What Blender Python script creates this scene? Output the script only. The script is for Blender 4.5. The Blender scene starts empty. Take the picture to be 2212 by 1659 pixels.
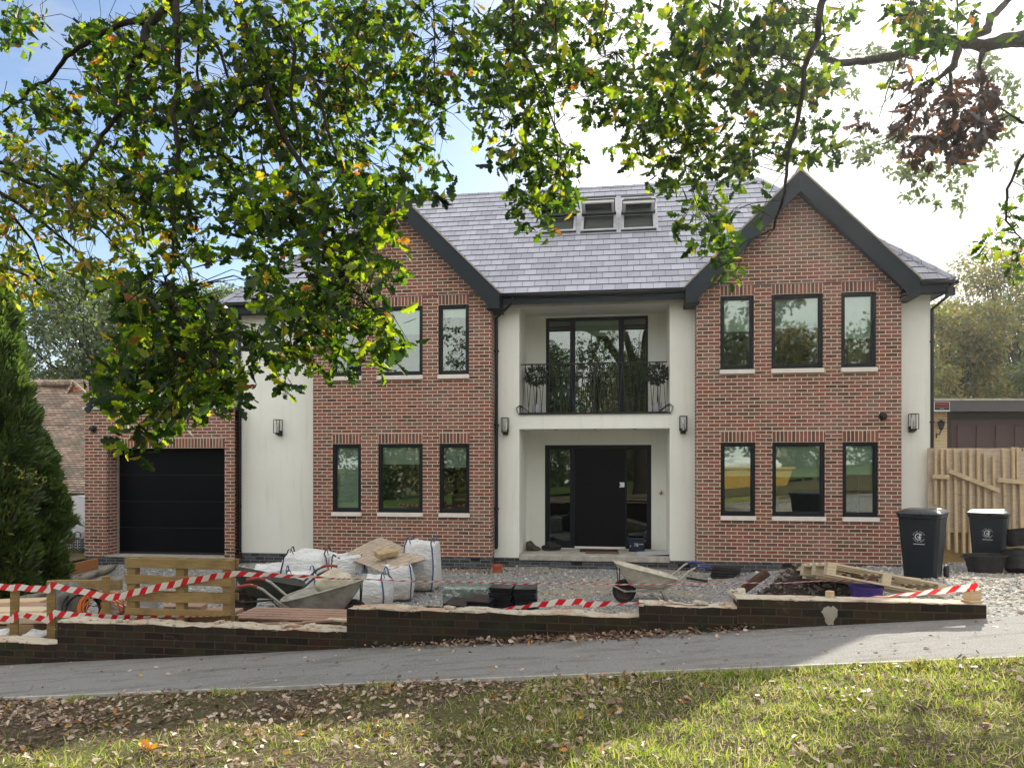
import bpy, bmesh, math, random
import numpy as np
from mathutils import Vector, Matrix, Euler
from math import radians as R, sin, cos, tan, pi

# ------------------------------------------------------------ camera, sky, sun, exposure
scene = bpy.context.scene
COL = scene.collection
F = 1597.0            # focal length in the units of the measured picture (2212 wide)
EYE = 1.6
cam_d = bpy.data.cameras.new('camera'); cam = bpy.data.objects.new('camera', cam_d); COL.objects.link(cam)
cam.location = (0, 0, EYE); cam.rotation_euler = (R(90), 0, 0)
cam_d.sensor_width = 36; cam_d.lens = F / 2212 * 36; cam_d.shift_y = 170.5 / 2212
cam_d.clip_start = .05; cam_d.clip_end = 2000
scene.camera = cam
SUN_AZ = R(29.0)      # to the right of the view axis, behind the house
SUN_EL = R(31.0)
world = bpy.data.worlds.new('World'); scene.world = world; world.use_nodes = True
wt = world.node_tree; wt.nodes.clear()
wo = wt.nodes.new('ShaderNodeOutputWorld'); wb = wt.nodes.new('ShaderNodeBackground')
sky = wt.nodes.new('ShaderNodeTexSky'); sky.sky_type = 'NISHITA'; sky.sun_disc = False
sky.sun_elevation = SUN_EL; sky.sun_rotation = SUN_AZ
sky.air_density = 1.0; sky.dust_density = 0.7; sky.ozone_density = 1.5
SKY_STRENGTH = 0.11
FILL_CLOUD = 9.6
def wn(t, **k):
    n = wt.nodes.new('ShaderNode' + t)
    for a, b in k.items(): setattr(n, a, b)
    return n
def wmath(op, a, b=0.0):
    n = wn('Math', operation=op)
    for i, v in enumerate((a, b)):
        if isinstance(v, bpy.types.NodeSocket): wt.links.new(v, n.inputs[i])
        else: n.inputs[i].default_value = v
    return n.outputs[0]
# clouds: a bright out-of-view bank added behind and overhead to light the shaded front, thin wisps towards the sun
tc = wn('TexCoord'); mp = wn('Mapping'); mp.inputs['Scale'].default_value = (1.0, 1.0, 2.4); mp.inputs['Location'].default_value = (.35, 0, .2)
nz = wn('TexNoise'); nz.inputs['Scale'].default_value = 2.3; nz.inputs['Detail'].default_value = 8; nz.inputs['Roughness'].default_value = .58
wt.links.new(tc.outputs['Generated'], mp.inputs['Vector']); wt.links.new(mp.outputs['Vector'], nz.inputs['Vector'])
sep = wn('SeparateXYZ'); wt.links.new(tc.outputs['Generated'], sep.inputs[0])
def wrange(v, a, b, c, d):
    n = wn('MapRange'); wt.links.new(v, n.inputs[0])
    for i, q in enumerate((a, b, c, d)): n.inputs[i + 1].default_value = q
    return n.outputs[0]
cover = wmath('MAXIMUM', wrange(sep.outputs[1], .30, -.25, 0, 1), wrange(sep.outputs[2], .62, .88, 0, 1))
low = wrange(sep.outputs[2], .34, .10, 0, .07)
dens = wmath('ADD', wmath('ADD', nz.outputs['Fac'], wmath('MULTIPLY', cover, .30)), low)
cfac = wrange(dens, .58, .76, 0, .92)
ccol = wn('Mix', data_type='RGBA'); ccol.inputs[6].default_value = (4.0, 4.1, 4.4, 1); ccol.inputs[7].default_value = (FILL_CLOUD, FILL_CLOUD * .975, FILL_CLOUD * .93, 1); wt.links.new(cover, ccol.inputs[0])
# thin bright veil of cloud round the sun
dt = wn('VectorMath', operation='DOT_PRODUCT'); wt.links.new(tc.outputs['Generated'], dt.inputs[0]); dt.inputs[1].default_value = (sin(SUN_AZ) * cos(SUN_EL), cos(SUN_AZ) * cos(SUN_EL), sin(SUN_EL))
veil = wrange(wmath('ADD', dt.outputs['Value'], wmath('MULTIPLY', wmath('SUBTRACT', nz.outputs['Fac'], .5), .10)), .875, .935, 0, .95)
cfac = wmath('MAXIMUM', cfac, veil)
vcol = wn('Mix', data_type='RGBA'); vcol.inputs[7].default_value = (8.2, 8.1, 7.8, 1); wt.links.new(ccol.outputs[2], vcol.inputs[6]); wt.links.new(veil, vcol.inputs[0]); ccol = vcol
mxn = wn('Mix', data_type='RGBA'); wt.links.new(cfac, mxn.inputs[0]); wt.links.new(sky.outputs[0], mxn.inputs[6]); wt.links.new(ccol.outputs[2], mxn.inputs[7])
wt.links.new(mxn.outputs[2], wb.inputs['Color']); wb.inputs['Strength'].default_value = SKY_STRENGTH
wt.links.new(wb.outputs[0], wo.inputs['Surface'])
sun_d = bpy.data.lights.new('sun', 'SUN'); sun = bpy.data.objects.new('sun', sun_d); COL.objects.link(sun)
sun_d.energy = 5.0; sun_d.angle = R(0.53); sun_d.color = (1, .93, .80)
sdir = Vector((sin(SUN_AZ) * cos(SUN_EL), cos(SUN_AZ) * cos(SUN_EL), sin(SUN_EL)))
sun.rotation_euler = sdir.to_track_quat('Z', 'Y').to_euler(); sun.location = (20, 30, 25)
scene.view_settings.view_transform = 'Standard'; scene.view_settings.look = 'None'
scene.view_settings.exposure = 0.85; scene.view_settings.gamma = 1
scene.render.engine = 'CYCLES'
scene.cycles.max_bounces = 8; scene.cycles.transparent_max_bounces = 12
scene.cycles.caustics_reflective = False; scene.cycles.caustics_refractive = False

# ------------------------------------------------------------ frames of reference
TH = math.atan(.1451); c_, s_ = cos(TH), sin(TH); Y0 = 15.55
def LW(u, v, z=0): return Vector((u * c_ + v * s_, Y0 - u * s_ + v * c_, z))
def WL(X, Y): return (X * c_ - (Y - Y0) * s_, X * s_ + (Y - Y0) * c_)
def U(px, v):
    t = (px - 1106) / F
    return (t * (Y0 + v * c_) - v * s_) / (c_ + t * s_)
def ZZ(px, py, v):
    u = U(px, v); return EYE - (py - 1000) / F * (Y0 - u * s_ + v * c_)
def P(px, py, Y): return Vector(((px - 1106) / F * Y, Y, EYE - (py - 1000) / F * Y))
def PX(px, Y): return (px - 1106) / F * Y

# ------------------------------------------------------------ object helpers
def tag(o, label=None, cat=None, group=None, kind=None):
    if label: o['label'] = label
    if cat: o['category'] = cat
    if group: o['group'] = group
    if kind: o['kind'] = kind
    return o
def thing(name, label, cat, loc=(0, 0, 0), rz=0, group=None, rot=None):
    o = bpy.data.objects.new(name, None); COL.objects.link(o)
    o.empty_display_size = .2
    o.location = loc; o.rotation_euler = rot if rot else (0, 0, rz)
    return tag(o, label, cat, group)
def copy_tree(o, parent=None):
    c = o.copy(); COL.objects.link(c)
    if parent: c.parent = parent
    for ch in list(o.children): copy_tree(ch, c)
    return c

class MB:
    """collects faces, builds ONE mesh object"""
    def __init__(s): s.v = []; s.f = []; s.uv = []; s.mi = []; s.cur = 0
    def face(s, pts, uv=None):
        n = len(s.v); s.v += [tuple(p) for p in pts]; s.f.append(tuple(range(n, n + len(pts)))); s.uv.append(uv); s.mi.append(s.cur)
    def mesh(s, verts, faces, M=None):
        n = len(s.v)
        for p in verts:
            p = Vector(p)
            if M is not None: p = M @ p
            s.v.append(tuple(p))
        for f in faces: s.f.append(tuple(i + n for i in f)); s.uv.append(None); s.mi.append(s.cur)
    def box(s, x0, x1, y0, y1, z0, z1, M=None):
        v = [(x0,y0,z0),(x1,y0,z0),(x1,y1,z0),(x0,y1,z0),(x0,y0,z1),(x1,y0,z1),(x1,y1,z1),(x0,y1,z1)]
        s.mesh(v, [(3,2,1,0),(4,5,6,7),(0,1,5,4),(1,2,6,5),(2,3,7,6),(3,0,4,7)], M)
    def bar(s, a, b, w, h, up=(0, 0, 1)):
        """box of section w x h from a to b"""
        a, b = Vector(a), Vector(b); d = (b - a); L = d.length; d.normalize()
        up = Vector(up); x = d.cross(up)
        if x.length < 1e-4: x = d.cross(Vector((0, 1, 0)))
        x.normalize(); z = x.cross(d)
        M = Matrix((( x.x, d.x, z.x, a.x), (x.y, d.y, z.y, a.y), (x.z, d.z, z.z, a.z), (0, 0, 0, 1)))
        s.box(-w / 2, w / 2, 0, L, -h / 2, h / 2, M)
    def tube(s, pts, rad, n=8, cap=True, flat=1.0):
        pts = [Vector(p) for p in pts]
        if not hasattr(rad, '__len__'): rad = [rad] * len(pts)
        base = len(s.v); prev = None
        for i, p in enumerate(pts):
            d = (pts[min(i + 1, len(pts) - 1)] - pts[max(i - 1, 0)])
            if d.length < 1e-9: d = Vector((0, 0, 1))
            d.normalize()
            if prev is None:
                a = d.orthogonal().normalized()
            else:
                a = prev - d * prev.dot(d)
                a = a.normalized() if a.length > 1e-6 else d.orthogonal().normalized()
            prev = a; b = d.cross(a)
            for k in range(n):
                t = 2 * pi * k / n
                s.v.append(tuple(p + (a * cos(t) + b * sin(t) * flat) * rad[i]))
        for i in range(len(pts) - 1):
            for k in range(n):
                k2 = (k + 1) % n
                s.f.append((base + i*n + k, base + i*n + k2, base + (i+1)*n + k2, base + (i+1)*n + k)); s.uv.append(None); s.mi.append(s.cur)
        if cap:
            s.f.append(tuple(base + k for k in reversed(range(n)))); s.uv.append(None); s.mi.append(s.cur)
            e = base + (len(pts) - 1) * n
            s.f.append(tuple(e + k for k in range(n))); s.uv.append(None); s.mi.append(s.cur)
    def lathe(s, prof, n=20, M=None, sx=1, sy=1):
        v = []; f = []
        for r, z in prof:
            for k in range(n): v.append((r * cos(2*pi*k/n) * sx, r * sin(2*pi*k/n) * sy, z))
        for i in range(len(prof) - 1):
            for k in range(n):
                k2 = (k + 1) % n; f.append((i*n+k, i*n+k2, (i+1)*n+k2, (i+1)*n+k))
        f.append(tuple(reversed(range(n)))); e = (len(prof)-1)*n; f.append(tuple(e+k for k in range(n)))
        s.mesh(v, f, M)
    def prism(s, poly, y0, y1, M=None):
        """poly in xz, extruded along y"""
        n = len(poly)
        v = [(x, y0, z) for x, z in poly] + [(x, y1, z) for x, z in poly]
        f = [tuple(range(n)), tuple(reversed(range(n, 2*n)))] + [(i, n+i, n+(i+1) % n, (i+1) % n) for i in range(n)]
        s.mesh(v, f, M)
    def obj(s, name, mats, parent=None, bevel=0, smooth=False, uvoff=(0, 0), subsurf=0, solid=0, label=None, recalc=True):
        me = bpy.data.meshes.new(name); me.from_pydata(s.v, [], s.f)
        if not isinstance(mats, (list, tuple)): mats = [mats]
        for m in mats: me.materials.append(m)
        if len(mats) > 1: me.polygons.foreach_set('material_index', s.mi)
        if recalc:
            bm = bmesh.new(); bm.from_mesh(me); bmesh.ops.recalc_face_normals(bm, faces=bm.faces); bm.to_mesh(me); bm.free()
        me.update()
        uvl = me.uv_layers.new(name='UVMap'); co = me.vertices
        for p in me.polygons:
            given = s.uv[p.index]
            if given is not None:
                # match by vertex index order
                mp_ = dict(zip(s.f[p.index], given))
                for li, vi in zip(p.loop_indices, p.vertices): uvl.data[li].uv = mp_[vi]
                continue
            nx, ny, nz_ = abs(p.normal.x), abs(p.normal.y), abs(p.normal.z)
            for li, vi in zip(p.loop_indices, p.vertices):
                q = co[vi].co
                if ny >= nx and ny >= nz_: w = (q.x, q.z)
                elif nx >= nz_: w = (q.y, q.z)
                else: w = (q.x, q.y)
                uvl.data[li].uv = (w[0] + uvoff[0], w[1] + uvoff[1])
        if smooth: me.polygons.foreach_set('use_smooth', [True] * len(me.polygons))
        o = bpy.data.objects.new(name, me); COL.objects.link(o)
        if parent is not None: o.parent = parent
        if solid:
            m = o.modifiers.new('solid', 'SOLIDIFY'); m.thickness = solid; m.offset = 0
        if subsurf:
            m = o.modifiers.new('sub', 'SUBSURF'); m.levels = subsurf; m.render_levels = subsurf
        if bevel:
            m = o.modifiers.new('bevel', 'BEVEL'); m.width = bevel; m.segments = 2; m.limit_method = 'ANGLE'; m.angle_limit = R(40)
        if label: o['label'] = label
        return o

def fast_mesh(name, verts, tri_or_poly_idx, loop_counts, mat, parent=None, uvs=None, smooth=False):
    """verts (N,3) array; flat loop index array; loop_counts per face"""
    me = bpy.data.meshes.new(name)
    me.vertices.add(len(verts)); me.vertices.foreach_set('co', np.asarray(verts, dtype=np.float32).ravel())
    me.loops.add(len(tri_or_poly_idx)); me.loops.foreach_set('vertex_index', np.asarray(tri_or_poly_idx, dtype=np.int32))
    lc = np.asarray(loop_counts, dtype=np.int32); st = np.concatenate([[0], np.cumsum(lc)[:-1]]).astype(np.int32)
    me.polygons.add(len(lc)); me.polygons.foreach_set('loop_start', st); me.polygons.foreach_set('loop_total', lc)
    if uvs is not None:
        l = me.uv_layers.new(name='UVMap'); l.data.foreach_set('uv', np.asarray(uvs, dtype=np.float32).ravel())
    me.materials.append(mat)
    if smooth: me.polygons.foreach_set('use_smooth', [True] * len(lc))
    me.update(calc_edges=True); me.validate()
    o = bpy.data.objects.new(name, me); COL.objects.link(o)
    if parent is not None: o.parent = parent
    return o

def scatter(name, tmpl, pos, xdir, ndir, size, mat, parent=None, curl=None):
    """tmpl=(verts(k,3), faces) with x along the leaf, z its normal; arrays per leaf"""
    tv, tf = tmpl; tv = np.asarray(tv, float); k = len(tv); n = len(pos)
    x = xdir / (np.linalg.norm(xdir, axis=1, keepdims=True) + 1e-9)
    y = np.cross(ndir, x); y /= (np.linalg.norm(y, axis=1, keepdims=True) + 1e-9)
    z = np.cross(x, y)
    T = np.broadcast_to(tv, (n, k, 3)).copy()
    if curl is not None: T[:, :, 2] += curl[:, None] * (T[:, :, 0] ** 2)
    T *= size[:, None, None]
    V = pos[:, None, :] + T[:, :, 0:1] * x[:, None, :] + T[:, :, 1:2] * y[:, None, :] + T[:, :, 2:3] * z[:, None, :]
    idx = np.concatenate([np.asarray(f) for f in tf]); cnt = [len(f) for f in tf]
    I = (np.arange(n)[:, None] * k + idx[None, :]).ravel()
    return fast_mesh(name, V.reshape(-1, 3), I, np.tile(cnt, n), mat, parent)

def rnd_unit(rng, n):
    a = rng.normal(size=(n, 3)); return a / np.linalg.norm(a, axis=1, keepdims=True)

# leaf outlines (x = length 0..1, y = half width); folded a little along the midrib
def half_leaf(outline, fold=.18):
    v = []; n = len(outline)
    mid = [(x, 0, 0) for x, y in outline]
    # shared midrib: stem, tip ; left outline, right outline
    v.append((0, 0, 0)); v.append((outline[-1][0], 0, -.05))
    L = []; Rr = []
    for x, y in outline[1:-1]: L.append(len(v)); v.append((x, y, fold * abs(y) - .05 * x * x))
    for x, y in outline[1:-1]: Rr.append(len(v)); v.append((x, -y, fold * abs(y) - .05 * x * x))
    return v, [[0] + list(reversed(L + [1])) , [0] + Rr + [1]]
OAK = half_leaf([(0,0),(.12,.035),(.20,.14),(.28,.15),(.33,.075),(.42,.22),(.52,.25),(.56,.12),(.66,.29),(.78,.27),(.80,.15),(.90,.17),(1.0,0)])
OVAL = half_leaf([(0,0),(.10,.02),(.25,.15),(.45,.21),(.65,.18),(.85,.08),(1.0,0)])
SIMPLE = ([(0,0,0),(.35,.26,.06),(1,0,-.08),(.5,-.28,.05)], [[0,3,2,1]])
# ------------------------------------------------------------ materials
class NT:
    def __init__(s, name):
        s.m = bpy.data.materials.new(name); s.m.use_nodes = True; s.t = s.m.node_tree; s.t.nodes.clear()
        s.out = s.t.nodes.new('ShaderNodeOutputMaterial')
    def set(s, sock, val):
        if isinstance(val, bpy.types.NodeSocket): s.t.links.new(val, sock)
        elif isinstance(val, (tuple, list)):
            if len(val) == 3 and sock.type == 'RGBA': val = (*val, 1)
            sock.default_value = val
        else:
            if sock.type == 'RGBA': val = (val, val, val, 1)
            sock.default_value = val
    def n(s, typ, ins=None, **attr):
        nd = s.t.nodes.new('ShaderNode' + typ)
        for k, v in attr.items(): setattr(nd, k, v)
        for k, v in (ins or {}).items(): s.set(nd.inputs[k], v)
        return nd
    def uv(s): return s.n('TexCoord').outputs['UV']
    def ob(s): return s.n('TexCoord').outputs['Object']
    def pos(s): return s.n('NewGeometry').outputs['Position']
    def island(s): return s.n('NewGeometry').outputs['Random Per Island']
    def map(s, vec, scale=(1,1,1), loc=(0,0,0), rot=(0,0,0)):
        return s.n('Mapping', {'Vector': vec, 'Scale': scale, 'Location': loc, 'Rotation': rot}).outputs[0]
    def noise(s, vec, scale, detail=3, rough=.55, dist=0):
        return s.n('TexNoise', {'Vector': vec, 'Scale': scale, 'Detail': detail, 'Roughness': rough, 'Distortion': dist}).outputs['Fac']
    def voro(s, vec, scale, feature='F1', out='Distance', rnd=1):
        return s.n('TexVoronoi', {'Vector': vec, 'Scale': scale, 'Randomness': rnd}, feature=feature).outputs[out]
    def math(s, op, a, b=0, c=None):
        i = {0: a, 1: b}
        if c is not None: i[2] = c
        return s.n('Math', i, operation=op).outputs[0]
    def ramp(s, fac, stops, interp='LINEAR'):
        nd = s.n('ValToRGB', {'Fac': fac}); cr = nd.color_ramp; cr.interpolation = interp
        while len(cr.elements) > 1: cr.elements.remove(cr.elements[-1])
        for i, (p, col) in enumerate(stops):
            e = cr.elements[0] if i == 0 else cr.elements.new(p)
            e.position = p
            e.color = (col, col, col, 1) if not hasattr(col, '__len__') else (*col, 1)
        return nd.outputs['Color']
    def mix(s, f, a, b, blend='MIX'):
        nd = s.n('Mix', data_type='RGBA', blend_type=blend); s.set(nd.inputs[0], f); s.set(nd.inputs[6], a); s.set(nd.inputs[7], b)
        return nd.outputs[2]
    def maprange(s, v, a, b, c=0, d=1): return s.n('MapRange', {0: v, 1: a, 2: b, 3: c, 4: d}).outputs[0]
    def bump(s, h, strength=.5, dist=.01, normal=None):
        i = {'Height': h, 'Strength': strength, 'Distance': dist}
        if normal is not None: i['Normal'] = normal
        return s.n('Bump', i).outputs[0]
    def pbsdf(s, base, rough=.7, spec=.35, metal=0, normal=None, **kw):
        i = {'Base Color': base, 'Roughness': rough, 'Specular IOR Level': spec, 'Metallic': metal}
        if normal is not None: i['Normal'] = normal
        i.update(kw)
        return s.n('BsdfPrincipled', i).outputs[0]
    def done(s, shader): s.t.links.new(shader, s.out.inputs['Surface']); return s.m

def flat(name, col, rough=.6, spec=.35, metal=0, var=.12, scale=6, bump=0, bscale=60, dirt=0, dirtcol=(.12,.10,.07)):
    t = NT(name); o = t.ob()
    n = t.noise(o, scale, 5, .6)
    c2 = tuple(x * (1 - var * 1.4) for x in col); c3 = tuple(min(1, x * (1 + var)) for x in col)
    base = t.ramp(n, [(.3, c2), (.7, c3)])
    if dirt:
        d = t.noise(o, scale * 2.3, 7, .7, .6)
        base = t.mix(t.math('MULTIPLY', t.maprange(d, .48, .72), dirt), base, dirtcol)
    nr = t.bump(t.noise(o, bscale, 4), bump, .01) if bump else None
    r = t.maprange(n, .3, .7, rough * .85, min(1, rough * 1.15))
    return t.done(t.pbsdf(base, r, spec, metal, nr))

def brick_mat(name, stops, mortar, w=.225, h=.075, mw=.011, offset=.5, pale=0, dark=0, rough=.85, moss=0, swapped=False):
    t = NT(name); uv = t.uv()
    jit = t.n('VectorMath', {0: uv, 1: t.n('Combine' + 'XYZ', {0: t.math('MULTIPLY', t.math('SUBTRACT', t.noise(uv, 4.2, 2), .5), .010), 1: t.math('MULTIPLY', t.math('SUBTRACT', t.noise(uv, 3.1, 2), .5), .012)}).outputs[0]}, operation='ADD').outputs[0]
    b = t.n('TexBrick', {'Vector': jit, 'Color1': 0.0, 'Color2': 1.0, 'Mortar': .5, 'Scale': 1, 'Mortar Size': mw, 'Mortar Smooth': .25, 'Bias': 0, 'Brick Width': w, 'Row Height': h}, offset=offset)
    rnd = b.outputs['Color']; fac = b.outputs['Fac']
    col = t.ramp(rnd, stops)
    fine = t.noise(uv, 55, 4, .65); mid = t.noise(uv, 14, 3)
    col = t.mix(.75, col, t.ramp(t.math('ADD', t.math('MULTIPLY', fine, .5), t.math('MULTIPLY', mid, .5)), [(.3, (.55,.5,.5)), (.62, (1.15,1.1,1.08))]), 'MULTIPLY')
    if pale:
        n = t.noise(uv, .9, 5, .6); col = t.mix(t.math('MULTIPLY', t.maprange(n, .5, .75), pale), col, (.42,.36,.33))
    mc = t.mix(t.noise(uv, 9, 4), tuple(x * .8 for x in mortar), tuple(min(1, x * 1.1) for x in mortar))
    base = t.mix(fac, col, mc)
    if moss:
        n = t.noise(uv, 2.2, 6, .7, .5); base = t.mix(t.math('MULTIPLY', t.maprange(n, .48, .68), moss), base, (.035,.045,.012))
        n2 = t.noise(uv, 5.0, 6, .75, .8); base = t.mix(t.math('MULTIPLY', t.maprange(n2, .6, .68), .35), base, (.12,.11,.07))
    if dark:
        n = t.noise(uv, 1.3, 5, .6); base = t.mix(t.math('MULTIPLY', t.maprange(n, .45, .7), dark), base, (.02,.02,.018))
    h_ = t.math('ADD', t.math('MULTIPLY', t.math('SUBTRACT', 1, fac), .7), t.math('MULTIPLY', fine, .3))
    return t.done(t.pbsdf(base, rough, .25, 0, t.bump(h_, .8, .012)))

M = {}
RED = [(0, (.095,.055,.043)), (.16, (.155,.082,.062)), (.34, (.225,.080,.058)), (.55, (.265,.100,.074)), (.74, (.23,.105,.080)), (.88, (.20,.118,.088)), (1, (.145,.100,.078))]
M['brick'] = brick_mat('red_multi_brick', RED, (.66,.55,.43), pale=.22, mw=.0088)
M['soldier'] = brick_mat('soldier_brick', RED, (.66,.55,.43), w=.075, h=.225, offset=0, mw=.0085)
M['plinth'] = brick_mat('blue_engineering_brick', [(0,(.035,.042,.05)),(.5,(.06,.07,.082)),(1,(.10,.115,.13))], (.26,.26,.25), mw=.006, dark=.3, rough=.6)
M['oldbrick'] = brick_mat('old_dark_brick', [(0,(.010,.007,.005)),(.4,(.026,.014,.009)),(.75,(.040,.022,.012)),(1,(.026,.022,.012))], (.060,.050,.034), mw=.006, moss=.5, dark=.6)
M['yellowbrick'] = brick_mat('yellow_stock_brick', [(0,(.40,.30,.14)),(.5,(.52,.40,.20)),(1,(.45,.37,.24))], (.55,.47,.36))

def render_mat():
    t = NT('painted_render'); o = t.uv()
    n = t.noise(o, .7, 5, .6); s = t.noise(t.map(o, (5, .35, 1)), 1.6, 6, .7)
    base = t.ramp(n, [(.3, (.75,.765,.70)), (.7, (.83,.84,.785))])
    base = t.mix(t.math('MULTIPLY', t.maprange(s, .52, .75), .28), base, (.48,.46,.39))
    sp = t.noise(o, 4, 8, .8); base = t.mix(t.maprange(sp, .72, .76), base, (.3,.27,.22))
    return t.done(t.pbsdf(base, .85, .2, 0, t.bump(t.noise(o, 130, 3), .35, .004)))
M['render'] = render_mat()

def slate_mat():
    t = NT('roof_slate'); uv = t.uv()
    b = t.n('TexBrick', {'Vector': uv, 'Color1': 0.0, 'Color2': 1.0, 'Mortar': .5, 'Scale': 1, 'Mortar Size': .0045, 'Mortar Smooth': .1, 'Bias': 0, 'Brick Width': .26, 'Row Height': .225}, offset=.5)
    col = t.ramp(b.outputs['Color'], [(0, (.26,.27,.325)), (.5, (.34,.35,.42)), (1, (.42,.425,.50))])
    n = t.noise(t.map(uv, (1, .5, 1)), 9, 6, .65); col = t.mix(t.maprange(n, .35, .8, 0, .35), col, (.24,.24,.27))
    bl = t.noise(uv, 1.1, 4); col = t.mix(t.maprange(bl, .4, .75, 0, .3), col, (.42,.42,.50))
    base = t.mix(b.outputs['Fac'], col, (.05,.05,.06))
    nr = t.bump(t.math('SUBTRACT', t.noise(uv, 40, 4), b.outputs['Fac']), .5, .006)
    return t.done(t.pbsdf(base, t.maprange(n, .3, .7, .38, .6), .45, 0, nr))
M['slate'] = slate_mat()

def clay_tile_mat():
    t = NT('clay_roof_tile'); uv = t.uv()
    b = t.n('TexBrick', {'Vector': uv, 'Color1': 0.0, 'Color2': 1.0, 'Mortar': .5, 'Scale': 1, 'Mortar Size': .006, 'Brick Width': .165, 'Row Height': .10}, offset=.5)
    col = t.ramp(b.outputs['Color'], [(0, (.23,.16,.12)), (.5, (.36,.26,.20)), (1, (.45,.35,.27))])
    n = t.noise(uv, 1.6, 5); col = t.mix(t.maprange(n, .42, .62, 0, .8), col, (.17,.15,.12))
    base = t.mix(b.outputs['Fac'], col, (.04,.035,.03))
    return t.done(t.pbsdf(base, .9, .2, 0, t.bump(t.math('SUBTRACT', 1, b.outputs['Fac']), .8, .02)))
M['tile'] = clay_tile_mat()
M['hungtile'] = flat('red_hung_tile', (.50,.20,.11), .85, .2, var=.35, scale=4, bump=.5, bscale=20)
M['trim'] = flat('anthracite_trim', (.011,.018,.025), .5, .2, var=.10, scale=2)
M['frame'] = flat('anthracite_window_frame', (.006,.009,.012), .45, .25, var=.05)
M['black'] = flat('black_metal', (.012,.012,.013), .45, .4)
M['gdoor'] = flat('black_garage_door', (.0025,.0035,.005), .5, .10, var=.1, bump=.15, bscale=200)
M['fdoor'] = flat('black_front_door', (.003,.0035,.006), .45, .18)
M['sill'] = flat('cast_stone_sill', (.70,.66,.60), .75, .2, var=.06, bump=.2)
M['concrete'] = flat('concrete', (.42,.40,.36), .9, .15, var=.2, scale=5, bump=.5, dirt=.5)
M['white'] = flat('white_plastic', (.75,.75,.73), .5, .3, var=.04)
M['wpaint'] = flat('white_painted_wall', (.62,.63,.66), .8, .2, var=.06, scale=2)
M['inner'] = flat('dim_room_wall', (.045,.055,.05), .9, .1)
M['blind'] = flat('roller_blind', (.80,.86,.80), .85, .1, var=.03)
M['ceil'] = flat('soffit_paint', (.45,.42,.35), .85, .1)
M['mullion'] = M['frame']

def glass_mat(name, add=.10, tint=(1,1,1)):
    t = NT(name)
    fr = t.n('Fresnel', {'IOR': 1.5}).outputs[0]
    f = t.math('MINIMUM', t.math('ADD', t.math('MULTIPLY', fr, 1.5), add), 1)
    wob = t.bump(t.noise(t.ob(), 1.2, 1), .02, .03)
    g = t.n('BsdfGlossy', {'Color': (.95,1,.97), 'Roughness': .015, 'Normal': wob}).outputs[0]
    tr = t.n('BsdfTransparent', {'Color': tint}).outputs[0]
    mx = t.n('MixShader', {0: f, 1: tr, 2: g}).outputs[0]
    return t.done(mx)
M['glass'] = glass_mat('window_glass', .07, (.85,.93,.88))
M['doorglass'] = glass_mat('frosted_door_glass', .06, (.5,.55,.5))
M['bulb'] = glass_mat('clear_glass', .05)

def wood_mat(name, c1, c2, rough=.75, dark=.0, scale=1, streak=(.10,.07,.04), gloss=.25):
    t = NT(name); o = t.ob(); r = t.island()
    off = t.n('CombineXYZ', {0: t.math('MULTIPLY', r, 9), 1: t.math('MULTIPLY', r, 5), 2: t.math('MULTIPLY', r, 7)}).outputs[0]
    v = t.n('VectorMath', {0: o, 1: off}, operation='ADD').outputs[0]
    g = t.noise(t.map(v, (2.2*scale, 14*scale, 16*scale)), 1.6, 6, .6, 1.5)
    f = t.noise(t.map(v, (6*scale, 70*scale, 70*scale)), 1, 3)
    base = t.mix(g, c1, c2); base = t.mix(t.maprange(f, .35, .75, 0, .35), base, streak)
    base = t.mix(.5, base, t.mix(r, (.75,.75,.75), (1.12,1.1,1.05)), 'MULTIPLY')
    if dark: base = t.mix(t.math('MULTIPLY', t.maprange(t.noise(v, 3, 5, .6, 1), .45, .7), dark), base, streak)
    k = t.voro(v, 2.7*scale); base = t.mix(t.math('LESS_THAN', k, .045), base, (.11,.06,.03))
    return t.done(t.pbsdf(base, rough, gloss, 0, t.bump(t.math('ADD', g, f), .35, .004)))
M['wood'] = wood_mat('fresh_pallet_wood', (.58,.42,.24), (.70,.54,.34))
M['woodpale'] = wood_mat('pale_timber', (.66,.54,.36), (.76,.64,.46))
M['woodgreen'] = wood_mat('treated_green_timber', (.22,.145,.055), (.44,.31,.13), dark=.5)
M['woodred'] = wood_mat('reddish_pallet_wood', (.33,.19,.13), (.50,.33,.24), dark=.3)
M['woodorange'] = wood_mat('orange_sleeper_timber', (.36,.15,.055), (.50,.23,.09), dark=.2)
M['fencewood'] = wood_mat('pale_fence_batten', (.56,.42,.25), (.68,.54,.36), dark=.2)
M['ply'] = wood_mat('weathered_chipboard', (.48,.38,.29), (.60,.50,.40), dark=.25, scale=.6)
M['cardboard'] = flat('cardboard', (.36,.25,.15), .9, .1, var=.1)

def bark_mat(name, c1, c2, scale=1):
    t = NT(name); o = t.pos()
    v = t.voro(t.map(o, (18*scale, 18*scale, 5*scale)), 1, 'DISTANCE_TO_EDGE'); n = t.noise(o, 12*scale, 6, .7)
    base = t.mix(n, c1, c2); base = t.mix(t.maprange(v, 0, .15, .6, 0), base, tuple(x*.4 for x in c1))
    g = t.noise(o, 2.2, 5); base = t.mix(t.maprange(g, .5, .7, 0, .45), base, (.06,.07,.03))
    return t.done(t.pbsdf(base, .95, .1, 0, t.bump(t.math('ADD', v, t.math('MULTIPLY', n, .4)), .9, .02)))
M['bark'] = bark_mat('oak_bark', (.018,.014,.011), (.045,.036,.028))
M['barkgrey'] = bark_mat('grey_bark', (.10,.085,.07), (.18,.16,.14))

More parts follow.
